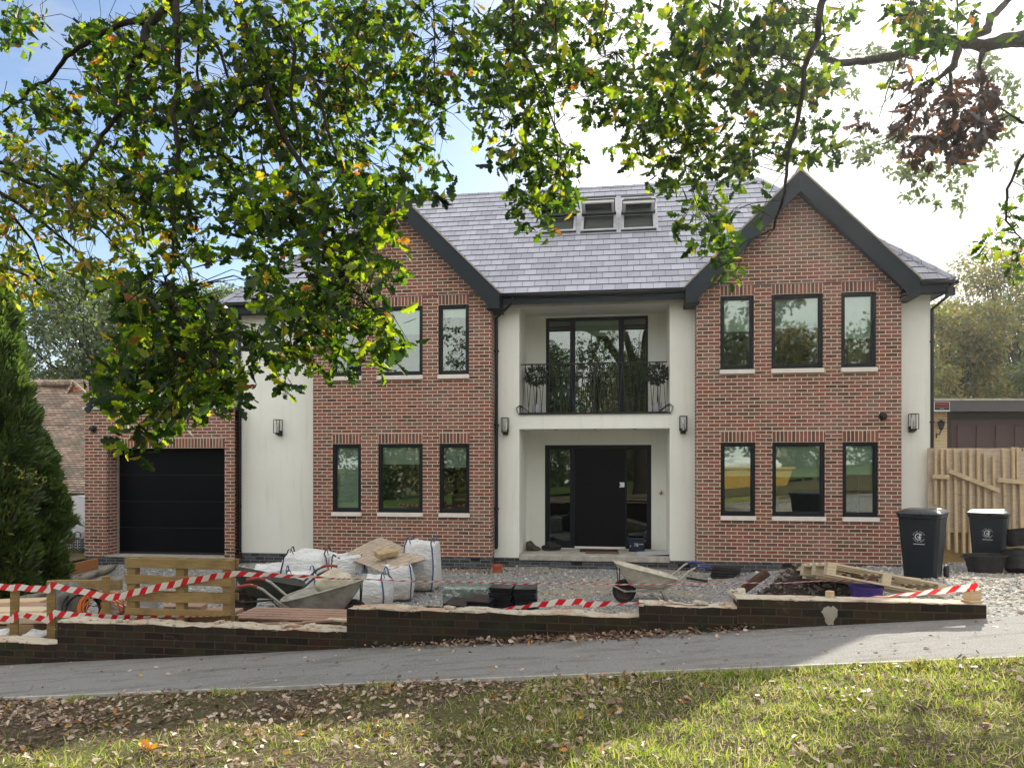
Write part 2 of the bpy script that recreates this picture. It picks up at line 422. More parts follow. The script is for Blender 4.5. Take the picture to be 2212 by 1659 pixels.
def leaf_mat(name, stops, trans=None, tf=.5, rough=.5, gloss=.06):
    t = NT(name); r = t.island()
    base = t.ramp(r, stops)
    n = t.noise(t.pos(), 25, 3); base = t.mix(.45, base, t.ramp(n, [(.3,(.65,.65,.6)),(.7,(1.25,1.2,1.1))]), 'MULTIPLY')
    tr = t.ramp(r, trans) if trans else base
    tr = t.mix(.45, tr, t.ramp(n, [(.3,(.6,.65,.6)),(.7,(1.2,1.2,1.1))]), 'MULTIPLY')
    d = t.n('BsdfDiffuse', {'Color': base}).outputs[0]; tl = t.n('BsdfTranslucent', {'Color': tr}).outputs[0]
    m1 = t.n('MixShader', {0: tf, 1: d, 2: tl}).outputs[0]
    g = t.n('BsdfGlossy', {'Color': (1,1,1), 'Roughness': .38}).outputs[0]
    return t.done(t.n('MixShader', {0: gloss, 1: m1, 2: g}).outputs[0])
M['oakleaf'] = leaf_mat('oak_leaf', [(0,(.006,.016,.004)),(.6,(.013,.034,.006)),(.95,(.026,.050,.008)),(.975,(.10,.09,.012)),(.992,(.18,.08,.018)),(1,(.14,.05,.014))],
                       [(0,(.02,.06,.004)),(.40,(.05,.12,.006)),(.68,(.16,.30,.008)),(.86,(.44,.60,.012)),(.95,(.60,.66,.02)),(.975,(.78,.58,.03)),(.992,(.75,.30,.03)),(1,(.45,.12,.03))], .56, gloss=.018)
M['ovalleaf'] = leaf_mat('oval_leaf', [(0,(.018,.032,.010)),(.5,(.035,.060,.012)),(.8,(.08,.10,.018)),(.93,(.18,.12,.02)),(1,(.16,.07,.02))],
                        [(0,(.06,.12,.01)),(.4,(.20,.32,.015)),(.7,(.50,.58,.02)),(.85,(.75,.70,.03)),(.94,(.80,.48,.04)),(1,(.5,.18,.03))], .52, gloss=.025)
M['deadleaf'] = leaf_mat('withered_oak_leaf', [(0,(.022,.014,.011)),(.7,(.045,.026,.018)),(.92,(.10,.045,.018)),(1,(.20,.08,.02))],
                        [(0,(.03,.018,.012)),(.7,(.07,.035,.02)),(.90,(.2,.08,.03)),(.96,(.6,.22,.04)),(1,(.75,.3,.05))], .4)
M['treeleaf'] = leaf_mat('far_leaf_green', [(0,(.035,.062,.022)),(.6,(.06,.095,.03)),(1,(.10,.13,.04))], [(0,(.10,.17,.04)),(.6,(.17,.25,.05)),(1,(.30,.34,.07))], .45)
M['treeleafy'] = leaf_mat('far_leaf_autumn', [(0,(.06,.085,.03)),(.5,(.10,.12,.035)),(.75,(.19,.17,.04)),(1,(.30,.18,.04))], [(0,(.15,.22,.05)),(.5,(.26,.30,.06)),(.75,(.5,.42,.08)),(1,(.6,.36,.07))], .45)
M['conifer'] = leaf_mat('conifer_spray', [(0,(.04,.075,.018)),(.6,(.07,.125,.022)),(1,(.13,.18,.035))], [(0,(.06,.12,.02)),(.6,(.14,.26,.03)),(1,(.3,.42,.05))], .35)
M['shrubleaf'] = leaf_mat('shrub_leaf', [(0,(.012,.03,.010)),(1,(.03,.06,.016))], None, .25)
M['grass'] = leaf_mat('grass_blade', [(0,(.09,.15,.02)),(.38,(.20,.29,.03)),(.60,(.42,.45,.07)),(.80,(.64,.58,.24)),(1,(.72,.62,.42))],
                     [(0,(.20,.36,.03)),(.38,(.45,.62,.03)),(.60,(.64,.66,.07)),(.80,(.65,.58,.26)),(1,(.65,.55,.34))], .45, gloss=.04)
M['litter'] = leaf_mat('fallen_leaf', [(0,(.10,.055,.035)),(.3,(.20,.12,.08)),(.5,(.36,.25,.18)),(.75,(.55,.43,.34)),(.93,(.68,.57,.47)),(.965,(.55,.20,.03)),(1,(.65,.32,.04))], None, .25, gloss=.05)
M['litterorange'] = leaf_mat('orange_fallen_leaf', [(0,(.62,.18,.02)),(.5,(.72,.30,.02)),(1,(.75,.50,.04))], None, .4)

def soil_verge():
    t = NT('verge_soil'); p = t.pos()
    n = t.noise(p, 3, 6, .65); m = t.noise(p, 40, 5, .7)
    base = t.mix(n, (.055,.038,.027), (.12,.095,.06)); base = t.mix(t.maprange(m, .5, .62, 0, .7), base, (.34,.28,.18))
    g = t.noise(p, 1.4, 4); base = t.mix(t.maprange(g, .42, .62, 0, .5), base, (.14,.16,.04))
    return t.done(t.pbsdf(base, .95, .1, 0, t.bump(t.math('ADD', n, m), 1, .03)))
M['verge'] = soil_verge()
def asphalt():
    t = NT('pavement_asphalt'); p = t.pos()
    n = t.noise(p, 1.2, 6, .6); f = t.noise(p, 130, 3, .6); v = t.voro(p, 110)
    base = t.mix(n, (.22,.22,.215), (.31,.30,.29)); base = t.mix(t.maprange(f, .42, .66, 0, .6), base, (.50,.475,.445)); base = t.mix(t.maprange(v, .30, .55, 0, .5), base, (.09,.09,.088))
    st = t.noise(t.map(p, (.7, 3.5, 1)), 2.2, 6, .7, .5); base = t.mix(t.maprange(st, .50, .66, 0, .6), base, (.12,.105,.088))
    ck = t.voro(t.n('VectorMath', {0: p, 1: t.n('TexNoise', {'Vector': p, 'Scale': 2.5, 'Detail': 4}).outputs['Color']}, operation='ADD').outputs[0], .55, 'DISTANCE_TO_EDGE')
    base = t.mix(t.math('MULTIPLY', t.math('LESS_THAN', ck, .0022), t.maprange(t.noise(p, .6, 2), .5, .6, 0, .7)), base, (.06,.055,.05))
    return t.done(t.pbsdf(base, .92, .2, 0, t.bump(t.math('ADD', f, v), .5, .006)))
M['asphalt'] = asphalt()
def road_mat():
    t = NT('road_asphalt'); p = t.pos(); n = t.noise(p, 2, 5); f = t.noise(p, 90, 3)
    return t.done(t.pbsdf(t.mix(t.math('MULTIPLY', n, f), (.05,.05,.05), (.10,.10,.10)), .9, .2, 0, t.bump(f, .3, .005)))
M['road'] = road_mat()
def gravel_mat():
    t = NT('crushed_gravel'); p = t.pos()
    cell = t.n('TexVoronoi', {'Vector': p, 'Scale': 34}); cd = cell.outputs['Distance']; cc = cell.outputs['Color']
    lum = t.n('RGBToBW', {0: cc}).outputs[0]
    base = t.ramp(lum, [(.15, (.19,.20,.20)), (.5, (.34,.345,.335)), (.8, (.48,.475,.45)), (.95, (.68,.65,.60))])
    base = t.mix(t.maprange(cd, .35, .75, 0, .55), base, (.08,.075,.07))
    sd = t.noise(p, .8, 5, .6); base = t.mix(t.maprange(sd, .50, .66, 0, .85), base, t.mix(t.noise(p, 30, 4), (.30,.24,.16), (.46,.38,.27)))
    h = t.math('SUBTRACT', t.noise(p, 9, 4), cd)
    return t.done(t.pbsdf(base, .92, .2, 0, t.bump(h, 1, .03)))
M['gravel'] = gravel_mat()
def stone_mat():
    t = NT('loose_stone'); r = t.island()
    base = t.ramp(r, [(0,(.14,.145,.15)),(.5,(.32,.325,.32)),(.8,(.50,.49,.46)),(.93,(.60,.57,.52)),(1,(.40,.26,.18))])
    return t.done(t.pbsdf(base, .9, .2, 0, t.bump(t.noise(t.pos(), 90, 3), .4, .004)))
M['stone'] = stone_mat()
M['soil'] = flat('dark_wet_soil', (.045,.033,.026), .95, .15, var=.5, scale=14, bump=1, bscale=40, dirt=.4, dirtcol=(.16,.13,.10))
M['sand'] = flat('drying_mortar', (.36,.33,.28), .95, .1, var=.2, scale=4, bump=.6, bscale=20)
def coping_mat():
    t = NT('broken_wall_top_mortar'); p = t.pos()
    n = t.noise(p, 7, 6, .7); base = t.mix(n, (.44,.37,.28), (.66,.60,.50)); e = t.noise(p, 2.6, 5, .7, .6)
    base = t.mix(t.maprange(e, .50, .60, 0, .7), base, (.48,.29,.20)); d = t.noise(p, 13, 5, .7); base = t.mix(t.maprange(d, .57, .63, 0, .8), base, (.10,.08,.05))
    return t.done(t.pbsdf(base, .95, .1, 0, t.bump(t.math('ADD', n, d), 1, .02)))
M['coping'] = coping_mat()
def bag_mat():
    t = NT('woven_polypropylene'); o = t.ob()
    w = t.n('TexWave', {'Vector': o, 'Scale': 60, 'Distortion': .5}).outputs['Fac']; n = t.noise(o, 3, 5, .6, .8)
    base = t.mix(n, (.66,.67,.68), (.80,.80,.80)); z = t.n('SeparateXYZ', {0: o}).outputs[2]
    dirt = t.math('MULTIPLY', t.maprange(z, 0, .35, 1, 0), t.maprange(t.noise(o, 4, 5, .7), .4, .65)); base = t.mix(dirt, base, (.42,.34,.20))
    fold = t.noise(t.map(o, (2, 2, 5)), 3.2, 5, .65, 1.2)
    nr = t.bump(fold, .9, .08, t.bump(w, .12, .003))
    return t.done(t.pbsdf(base, .6, .3, 0, nr))
M['bag'] = bag_mat()
M['bagdirty'] = flat('dirty_cement_bag', (.56,.52,.40), .7, .25, var=.2, scale=5, bump=.8, bscale=7, dirt=.5, dirtcol=(.36,.27,.12))
M['strapblue'] = flat('blue_webbing', (.06,.11,.22), .8, .2)
M['strapblack'] = flat('black_webbing', (.02,.025,.045), .8, .2)
M['galv'] = flat('cement_stained_galvanised_steel', (.40,.38,.33), .6, .4, metal=.25, var=.25, scale=6, bump=.5, bscale=25, dirt=.55, dirtcol=(.20,.17,.12))
M['galvpale'] = flat('mortar_crusted_steel', (.55,.51,.42), .8, .25, var=.22, scale=7, bump=.7, bscale=30, dirt=.5, dirtcol=(.28,.24,.17))
M['tubdark'] = flat('dark_steel_tub', (.035,.038,.03), .55, .4, var=.3, dirt=.5, dirtcol=(.14,.13,.09), bump=.4)
M['rubber'] = flat('black_rubber', (.022,.022,.024), .7, .3, var=.3, dirt=.35, dirtcol=(.10,.09,.075))
M['redgrip'] = flat('red_rubber_grip', (.30,.05,.035), .6, .3, dirt=.4)
M['oldclay'] = flat('broken_clay_block', (.085,.045,.034), .9, .15, var=.3, dirt=.5, bump=.5)
M['rustrim'] = flat('rusty_red_rim', (.20,.06,.04), .6, .35, var=.3, dirt=.4)
M['bluegrip'] = flat('blue_painted_tube', (.03,.05,.22), .5, .4, dirt=.3)
M['binplastic'] = flat('wheelie_bin_plastic', (.008,.013,.019), .42, .35, var=.15, scale=3, bump=.05)
M['binlid'] = flat('wheelie_bin_lid_plastic', (.020,.026,.032), .30, .5, var=.1)
M['logo'] = flat('printed_white_logo', (.62,.64,.66), .6, .3, var=.03)
M['purple'] = flat('purple_bucket_plastic', (.06,.03,.20), .45, .4, dirt=.2)
M['terracotta'] = flat('terracotta_plastic', (.40,.10,.05), .7, .3)
M['pot'] = flat('grey_ceramic_pot', (.42,.42,.45), .6, .35)
M['blackplastic'] = flat('black_plastic', (.010,.011,.014), .32, .5, var=.3)
M['orange'] = flat('orange_cable', (.75,.20,.03), .5, .4)
M['cableblack'] = flat('black_pipe', (.012,.012,.013), .30, .5)
M['greyfab'] = flat('grey_rubber_sheet', (.17,.18,.17), .8, .2, bump=.5, bscale=12)
M['rubble'] = flat('sandstone_block', (.44,.33,.19), .9, .15, var=.25, scale=9, bump=.9, bscale=22, dirt=.3)
M['mat_brown'] = flat('coir_mat', (.16,.10,.06), .95, .1, bump=.6, bscale=120)
M['boot'] = flat('worn_work_boot_leather', (.06,.05,.04), .8, .2, dirt=.6, dirtcol=(.22,.20,.16), bump=.4)
M['navy'] = flat('navy_mailbox', (.012,.018,.045), .4, .4)
M['brown'] = flat('brown_garage_door', (.085,.052,.052), .6, .3, var=.08)
M['signblack'] = flat('black_sign_face', (.02,.02,.022), .5, .3)
M['signred'] = flat('red_sign_lettering', (.62,.07,.05), .5, .3, var=.03)
M['leafred'] = flat('red_ornament', (.42,.10,.05), .7, .2)
M['skip'] = flat('yellow_skip_steel', (.42,.25,.04), .6, .35, var=.2, dirt=.5)
M['carpaint'] = flat('silver_car_paint', (.45,.50,.55), .25, .6, metal=.5, var=.03)
def film_mat():
    t = NT('clear_wrapping_film'); n = t.noise(t.ob(), 7, 5, .6, 1.5)
    g = t.n('BsdfGlossy', {'Color': (.8,.85,.82), 'Roughness': .22, 'Normal': t.bump(n, 1, .05)}).outputs[0]
    d = t.n('BsdfDiffuse', {'Color': (.10,.13,.11)}).outputs[0]
    return t.done(t.n('MixShader', {0: t.maprange(n, .35, .7, .1, .55), 1: d, 2: g}).outputs[0])
M['film'] = film_mat()
def tape_mat():
    t = NT('red_white_barrier_tape'); uv = t.uv(); sp = t.n('SeparateXYZ', {0: uv})
    a = t.math('FRACT', t.math('DIVIDE', t.math('SUBTRACT', sp.outputs[0], t.math('MULTIPLY', sp.outputs[1], .8)), .16))
    c = t.mix(t.math('LESS_THAN', a, .47), (.80,.76,.70), (.70,.02,.03))
    d = t.n('BsdfPrincipled', {'Base Color': c, 'Roughness': .35, 'Specular IOR Level': .4}).outputs[0]
    tr = t.n('BsdfTranslucent', {'Color': c}).outputs[0]
    return t.done(t.n('MixShader', {0: .35, 1: d, 2: tr}).outputs[0])
M['tape'] = tape_mat()
# ------------------------------------------------------------ terrain heights
def zpave(u): return -.119 + .0817 * (u - 1.21)
def sstep(a, b, x):
    t = min(1, max(0, (x - a) / (b - a))); return t * t * (3 - 2 * t)
def zdrive(u, v):
    low = -.645 - .05 * sstep(-4, -9, u) * 2
    hi = -.45 + (.25 + .45) * min(1, max(0, -v / 8.3))
    if v > 0: hi = -.45
    hi += .03 * (u - 6.5)
    w = sstep(3.4, 6.6, u - .12 * v * 0)
    # around the corner of the front wall the drive meets the pavement
    return low * (1 - w) + hi * w
VW = -8.33            # front face of the low wall (house frame); thickness .22
VP = -9.56            # near edge of the pavement
def zground(u, v):
    if v < VP - .02: return zpave(u) - .02 + .03 * sstep(VP, VP - 3, v) + .018 * sin(u * 3.1) * cos(v * 2.7)
    if v < VW + .1:
        return zpave(u)
    z = zdrive(u, v)
    if u > 4.8: 
        k = sstep(VW + 1.0, VW + .1, v); return z * (1 - k) + zpave(u) * k
    return z
def gz(X, Y): return zground(*WL(X, Y))

# ------------------------------------------------------------ the house
house = thing('detached_house', 'large two-storey brick and cream render house with twin gables and grey slate roof', 'house', (0, 0, 0))
house.location = (0, Y0, 0); house.rotation_euler = (0, 0, -TH)
H = house

def panel(mb, u0, u1, z0, z1, v, th, holes):
    us = sorted({u0, u1} | {h[0] for h in holes} | {h[1] for h in holes}); zs = sorted({z0, z1} | {h[2] for h in holes} | {h[3] for h in holes})
    for vv in (v, v + th):
        for a, b in zip(us, us[1:]):
            for c, d in zip(zs, zs[1:]):
                m, n = (a + b) / 2, (c + d) / 2
                if any(h[0] < m < h[1] and h[2] < n < h[3] for h in holes): continue
                mb.face([(a, vv, c), (b, vv, c), (b, vv, d), (a, vv, d)])
    for h in holes:
        a, b, c, d = h
        mb.face([(a, v, c), (a, v + th, c), (a, v + th, d), (a, v, d)]); mb.face([(b, v, c), (b, v, d), (b, v + th, d), (b, v + th, c)])
        mb.face([(a, v, d), (b, v, d), (b, v + th, d), (a, v + th, d)]); mb.face([(a, v, c), (a, v + th, c), (b, v + th, c), (b, v, c)])

ZPL = -.40; ZE = 5.16; APZ = 7.36; GV = -.28
LB = (-4.40, -.44); RB = (3.79, 7.69); LC = sum(LB) / 2; RC = sum(RB) / 2
MV = .40; MU0, MU1 = -6.284, 8.375

def win_rect(x0, x1, v): return U(x0, v), U(x1, v)
ZL = (.535, 2.015); ZU = (3.478, 4.965)
# (x0,x1) of every window in the measured picture, storey, blind fraction
WINS = [
 ((718, 780), 0, 1.0, 'L'), ((817, 913), 0, .28, 'L'), ((949, 1014), 0, .33, 'L'),
 ((718, 781), 1, .12, 'L'), ((816, 913), 1, .38, 'L'), ((947, 1013), 1, .14, 'L'),
 ((1557, 1631.5), 0, .45, 'R'), ((1668, 1782), 0, .46, 'R'), ((1820, 1897), 0, .42, 'R'),
 ((1555.6, 1628.8), 1, .46, 'R'), ((1666.5, 1778), 1, .43, 'R'), ((1817, 1893), 1, .60, 'R')]
def make_window(u0, u1, z0, z1, v, blind, room_v=None, sill=True):
    f = MB(); w = .062; d0, d1 = v + .03, v + .10
    f.box(u0, u0 + w, d0, d1, z0, z1); f.box(u1 - w, u1, d0, d1, z0, z1)
    f.box(u0 + w, u1 - w, d0, d1, z1 - w, z1); f.box(u0 + w, u1 - w, d0, d1, z0, z0 + w + .01)
    # inner sash lip
    a, b, c, d = u0 + w, u1 - w, z0 + w + .01, z1 - w; e = .022
    for bx in ((a, a + e, c, d), (b - e, b, c, d), (a + e, b - e, c, c + e), (a + e, b - e, d - e, d)): f.box(bx[0], bx[1], d0 + .018, d1 - .02, bx[2], bx[3])
    wf = f.obj('window', M['frame'], H, bevel=.004)
    g = MB(); g.box(u0 + w, u1 - w, v + .063, v + .071, z0 + w, z1 - w); g.obj('pane', M['glass'], wf)
    if sill:
        s = MB(); s.box(u0 - .01, u1 + .012, v - .055, v + .03, z0 - .088, z0 - .002); s.obj('sill', M['sill'], wf, bevel=.006)
    if blind > 0:
        bl = MB(); zb = z1 - .03 - blind * (z1 - z0 - .08); bl.box(u0 + .07, u1 - .07, v + .135, v + .139, zb, z1 - .03)
        bl.box(u0 + .07, u1 - .07, v + .13, v + .145, zb - .022, zb); bl.obj('blind', M['blind'] if blind < .99 else M['white'], wf)
    return wf
for nm, (b0, b1), cu in (('L', LB, LC), ('R', RB, RC)):
    holes = []
    for (xx, st, bl, side) in WINS:
        if side != nm: continue
        u0, u1 = win_rect(*xx, 0); z0, z1 = ZU if st else ZL
        holes.append((u0, u1, z0, z1))
    mb = MB(); panel(mb, b0, b1, ZPL, ZE, 0, .30, holes)
    tz = APZ - .28
    for vv in (0, .30): mb.face([(b0, vv, ZE), (b1, vv, ZE), (cu, vv, ZE + (b1 - b0) / 2)])
    # returns of the bay
    mb.face([(b0, 0, ZPL), (b0, MV + .1, ZPL), (b0, MV + .1, ZE), (b0, 0, ZE)]); mb.face([(b1, 0, ZPL), (b1, 0, ZE), (b1, MV + .1, ZE), (b1, MV + .1, ZPL)])
    mb.obj('brick_gable_wall', M['brick'], H, uvoff=(0.03, .0), recalc=True)
    pl = MB(); pl.box(b0 + .006, b1 - .006, .006, MV + .1, -1.2, ZPL); pl.obj('plinth', M['plinth'], H)
    for (xx, st, bl, side) in WINS:
        if side != nm: continue
        u0, u1 = win_rect(*xx, 0); z0, z1 = ZU if st else ZL
        so = MB(); so.box(u0, u1 + .004, -.004, .03, z1, z1 + .225)
        so.obj('brick_lintel', M['soldier'], H, uvoff=(-u0, -z1))
        make_window(u0, u1, z0, z1, 0, bl)
    # air brick
    ab = MB(); uu = U(1697, 0) if nm == 'R' else U(1060 - 33, 0); uu = uu if nm == 'L' else U(1701, 0)
    ab.box(uu - .1, uu + .1, -.006, .02, ZPL - .075, ZPL - .008); ab.obj('air_brick', M['black'], H)

# rendered main walls with the two recesses (porch, balcony)
OU0, OU1 = .10, 3.28; RV = 1.65; PZ = -.37; PC = 2.33; BF = 2.64; SOF = 4.98
class Sp:
    def __init__(s, name, mat, **k): s.a = (name, mat); s.k = k
    def box(s, *a):
        m = MB(); m.box(*a); m.obj(s.a[0], s.a[1], s.k.get('parent', H), uvoff=s.k.get('uvoff', (0, 0)))
rw = Sp('rendered_wall', M['render'], uvoff=(3, 2))
rw.box(MU0, LB[0] + .02, MV, MV + .3, ZPL - .04, 5.0)
rw.box(LB[1] - .02, OU0, MV, MV + .3, ZPL - .04, 5.0); rw.box(OU1, RB[0] + .02, MV, MV + .3, ZPL - .04, 5.0)
rw.box(RB[1] - .02, MU1, MV, MV + .3, ZPL - .04, 5.0)
rw.box(OU0, OU1, MV, RV + .3, PC, BF)                                  # slab between porch and balcony
rw.box(OU0 - .3, OU0, MV + .3, RV + .3, ZPL - .04, 5.42); rw.box(OU1, OU1 + .3, MV + .3, RV + .3, ZPL - .04, 5.03); rw.box(OU0, OU1, MV + .002, RV, 4.99, 5.05)
# back walls of the recesses
D = (U(1177, RV), U(1407, RV), PZ + .01, 2.01); B = (U(1179, RV), U(1400, RV), BF + .03, 4.97 - .12)
D = (D[0], D[1], PZ + .012, ZZ(1290, 961, RV)); B = (B[0], B[1], BF + .04, ZZ(1290, 684.5, RV))
bw = MB(); panel(bw, OU0, OU1, PZ - .3, PC, RV, .2, [D]); panel(bw, OU0, OU1, BF, 5.04, RV, .2, [B]); bw.obj('recess_wall', M['render'], H)
cs = MB(); cs.box(OU0 - .0, OU1 + .0, MV - .02, RV + .4, PZ - .12, PZ); cs.obj('porch_step', M['concrete'], H, bevel=.012)
pp = Sp('plinth', M['plinth']); pp.box(MU0 + .01, LB[0], MV + .008, MV + .25, -1.2, ZPL - .04); pp.box(LB[1], RB[0], MV + .02, MV + .25, -1.2, PZ - .12); pp.box(RB[1], MU1 - .01, MV + .008, MV + .25, -1.2, ZPL - .04); pp.box(LB[1], OU0 - .01, MV + .008, MV + .02, PZ - .13, ZPL - .04); pp.box(OU1 + .01, RB[0], MV + .008, MV + .02, PZ - .13, ZPL - .04)
for uu in (U(1246, MV), U(1478 - 1, MV)):
    ab = MB(); ab.box(uu - .12, uu + .12, MV + .0, MV + .03, PZ - .20, PZ - .135); ab.obj('air_brick', M['black'], H)
# sides, back, floors and a partition so that the rooms are dark for a reason
DEP = 9.2
sh = Sp('rendered_side_wall', M['render']); sh.box(MU0, MU0 + .3, MV + .3, DEP, ZPL - .3, 5.05); sh.box(MU1 - .3, MU1, MV + .3, DEP, ZPL - .3, 5.05); sh.box(MU0 + .3, MU1 - .3, DEP - .3, DEP, ZPL - .3, 5.05)
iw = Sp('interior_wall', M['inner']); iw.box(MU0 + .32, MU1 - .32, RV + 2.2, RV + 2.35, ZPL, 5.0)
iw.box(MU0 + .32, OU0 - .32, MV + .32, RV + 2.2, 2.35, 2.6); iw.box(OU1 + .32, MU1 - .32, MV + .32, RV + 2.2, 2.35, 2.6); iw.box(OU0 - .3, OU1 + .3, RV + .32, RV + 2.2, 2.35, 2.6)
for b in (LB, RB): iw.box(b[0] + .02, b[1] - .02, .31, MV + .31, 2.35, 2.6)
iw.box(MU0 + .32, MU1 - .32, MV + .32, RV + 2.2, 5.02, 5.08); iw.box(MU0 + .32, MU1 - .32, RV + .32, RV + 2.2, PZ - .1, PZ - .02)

# front door with two side lights
f = MB(); d0, d1 = RV + .02, RV + .10
du = [U(1160 * .9457 + x / 4.88 * .9457, RV) for x in (413, 468, 692, 745, 1310, 1312, 1550, 1600)]
dz0, dz1 = D[2], D[3]; gz1 = ZZ(1290, 908 + 326 / 4.88 * .9457, RV); gz0 = dz0 + .17
f.box(D[0], du[1], d0, d1, dz0, dz1); f.box(du[2], du[3], d0, d1, dz0, dz1); f.box(du[4], du[5] + .03, d0 + .001, d1, dz0, dz1); f.box(du[6], D[1], d0, d1, dz0, dz1)
f.box(du[1], du[2], d0, d1, gz1, dz1); f.box(du[1], du[2], d0, d1, dz0, gz0); f.box(du[5] + .03, du[6], d0, d1, gz1, dz1); f.box(du[5] + .03, du[6], d0, d1, dz0, gz0); f.box(du[3], du[4], d0, d1, dz1 - .09, dz1)
df = f.obj('front_door', M['frame'], H, bevel=.004)
g = MB(); g.box(du[1], du[2], RV + .05, RV + .058, gz0, gz1); g.obj('side_light', M['doorglass'], df)
g = MB(); g.box(du[5] + .03, du[6], RV + .05, RV + .058, gz0, gz1); g.obj('side_light', M['doorglass'], df)
g = MB(); g.box(du[3] + .004, du[4] - .004, RV + .035, RV + .085, dz0 + .05, dz1 - .095)
for k in range(1, 5): 
    zz = dz0 + .05 + k * (dz1 - dz0 - .15) / 5
g.obj('door_slab', M['fdoor'], df, bevel=.004)
g = MB(); hu = du[4] - .07; hz = ZZ(1290, 908 + 717 / 4.88 * .9457, RV)
g.box(hu - .045, hu + .05, RV + .01, RV + .034, hz - .055, hz + .055); g.box(hu - .06, hu - .03, RV + .008, RV + .03, hz + .02, hz + .06); g.box(hu - .06, hu - .03, RV + .008, RV + .03, hz - .06, hz - .02); g.obj('lock_plate', M['white'], df, bevel=.008)
g = MB(); g.box(du[3], du[4], RV - .06, RV + .03, dz0, dz0 + .045); g.obj('threshold', M['sill'], df, bevel=.005)

# balcony windows: three panes, each its own window
bu = [U(1160 * .9457 + x / 5.53 * .9457, RV) for x in (480, 522, 785, 850, 1400, 1467, 1742, 1772)]
z0, z1 = B[2], B[3]; f = MB(); d0, d1 = RV + .02, RV + .10
for a, b in ((B[0], bu[1]), (bu[2], bu[3]), (bu[4], bu[5]), (bu[6], B[1])): f.box(a, b, d0, d1, z0, z1)
for a, b in ((bu[1], bu[2]), (bu[3], bu[4]), (bu[5], bu[6])): f.box(a, b, d0, d1, z1 - .075, z1); f.box(a, b, d0, d1, z0, z0 + .07)
bd = f.obj('balcony_door', M['frame'], H, bevel=.004)
for a, b in ((bu[1], bu[2]), (bu[3], bu[4]), (bu[5], bu[6])):
    g = MB(); g.box(a, b, RV + .05, RV + .058, z0 + .07, z1 - .075); g.obj('pane', M['glass'], bd)
g = MB(); g.box(bu[3], bu[4], RV + .16, RV + .165, z1 - .42, z1 - .05); g.obj('blind', M['blind'], bd)
# balcony railing of thin V-shaped rods
rv = MV + .03; r0, r1 = U(1125, rv), U(1441.5, rv); rz1 = ZZ(1283, 785, rv); rz0 = BF + .035
g = MB(); g.tube([(r0, rv, rz1), (r1, rv, rz1)], .015); g.tube([(r0, rv, rz0), (r1, rv, rz0)], .009)
rail = g.obj('balcony_railing', M['black'], H)
pc = U(1283 + 1, rv); g = MB(); g.box(pc - .018, pc + .018, rv - .018, rv + .018, rz0, rz1); g.obj('post', M['black'], rail)
nb = 22
for k in range(nb):
    u = r0 + (k + .75) * (r1 - r0) / (nb + .5); g = MB()
    g.tube([(u, rv, rz1), (u - .075, rv, rz0)], .0068, 5); g.tube([(u, rv, rz1), (u + .075, rv, rz0)], .0068, 5); g.obj('rod', M['black'], rail)
# loose roofing membrane with turned up ends on the balcony edge
g = MB(); e0, e1 = U(1120, MV - .03), U(1449, MV - .03)
g.box(e0, e1, MV - .035, RV, BF + .001, BF + .022)
def curl(mb, x, sgn):
    pts = [(x, BF + .01), (x + sgn * .05, BF + .14), (x - sgn * .02, BF + .20), (x - sgn * .06, BF + .19), (x - sgn * .25, BF + .04)]
    v = []; 
    for px_, z in pts: v += [(px_, MV - .035, z), (px_, MV + .25, z * .99)]
    mb.mesh(v, [(2*i, 2*i+2, 2*i+3, 2*i+1) for i in range(len(pts)-1)])
curl(g, e0, -1); curl(g, e1, 1)
g.obj('balcony_membrane', M['blackplastic'], H, solid=.008)
for xx in (1160 + 535 / 4.88, 1160 + 975 / 4.88, 1160 + 1420 / 4.88):
    u = U(xx * .9457, MV + .35); g = MB(); g.lathe([(.045, PC - .008), (.045, PC + .01)], 14, Matrix.Translation((u, MV + .35, 0))); g.obj('porch_downlight', M['black'], H)
# red ornament hanging at the right of the door
u = U(1160 * .9457 + 1708 / 4.88 * .9457, RV - .02); z = ZZ(1427, 908 + 810 / 4.88 * .9457, RV - .02)
g = MB(); g.tube([(u, RV - .01, z + .09), (u, RV - .015, z + .02)], .003, 4)
rng = random.Random(3)
for k in range(14):
    a = rng.uniform(0, 6.28); r = rng.uniform(.02, .06); g.bar((u, RV - .02, z), (u + r * cos(a), RV - .02 + rng.uniform(-.02, 0), z + r * sin(a) * .8), .014, .006)
tag(g.obj('hanging_ornament', M['leafred'], None), 'small red hanging ornament on the porch wall right of the front door', 'ornament').parent = None
orn = bpy.data.objects['hanging_ornament']; orn.location = house.location; orn.rotation_euler = house.rotation_euler

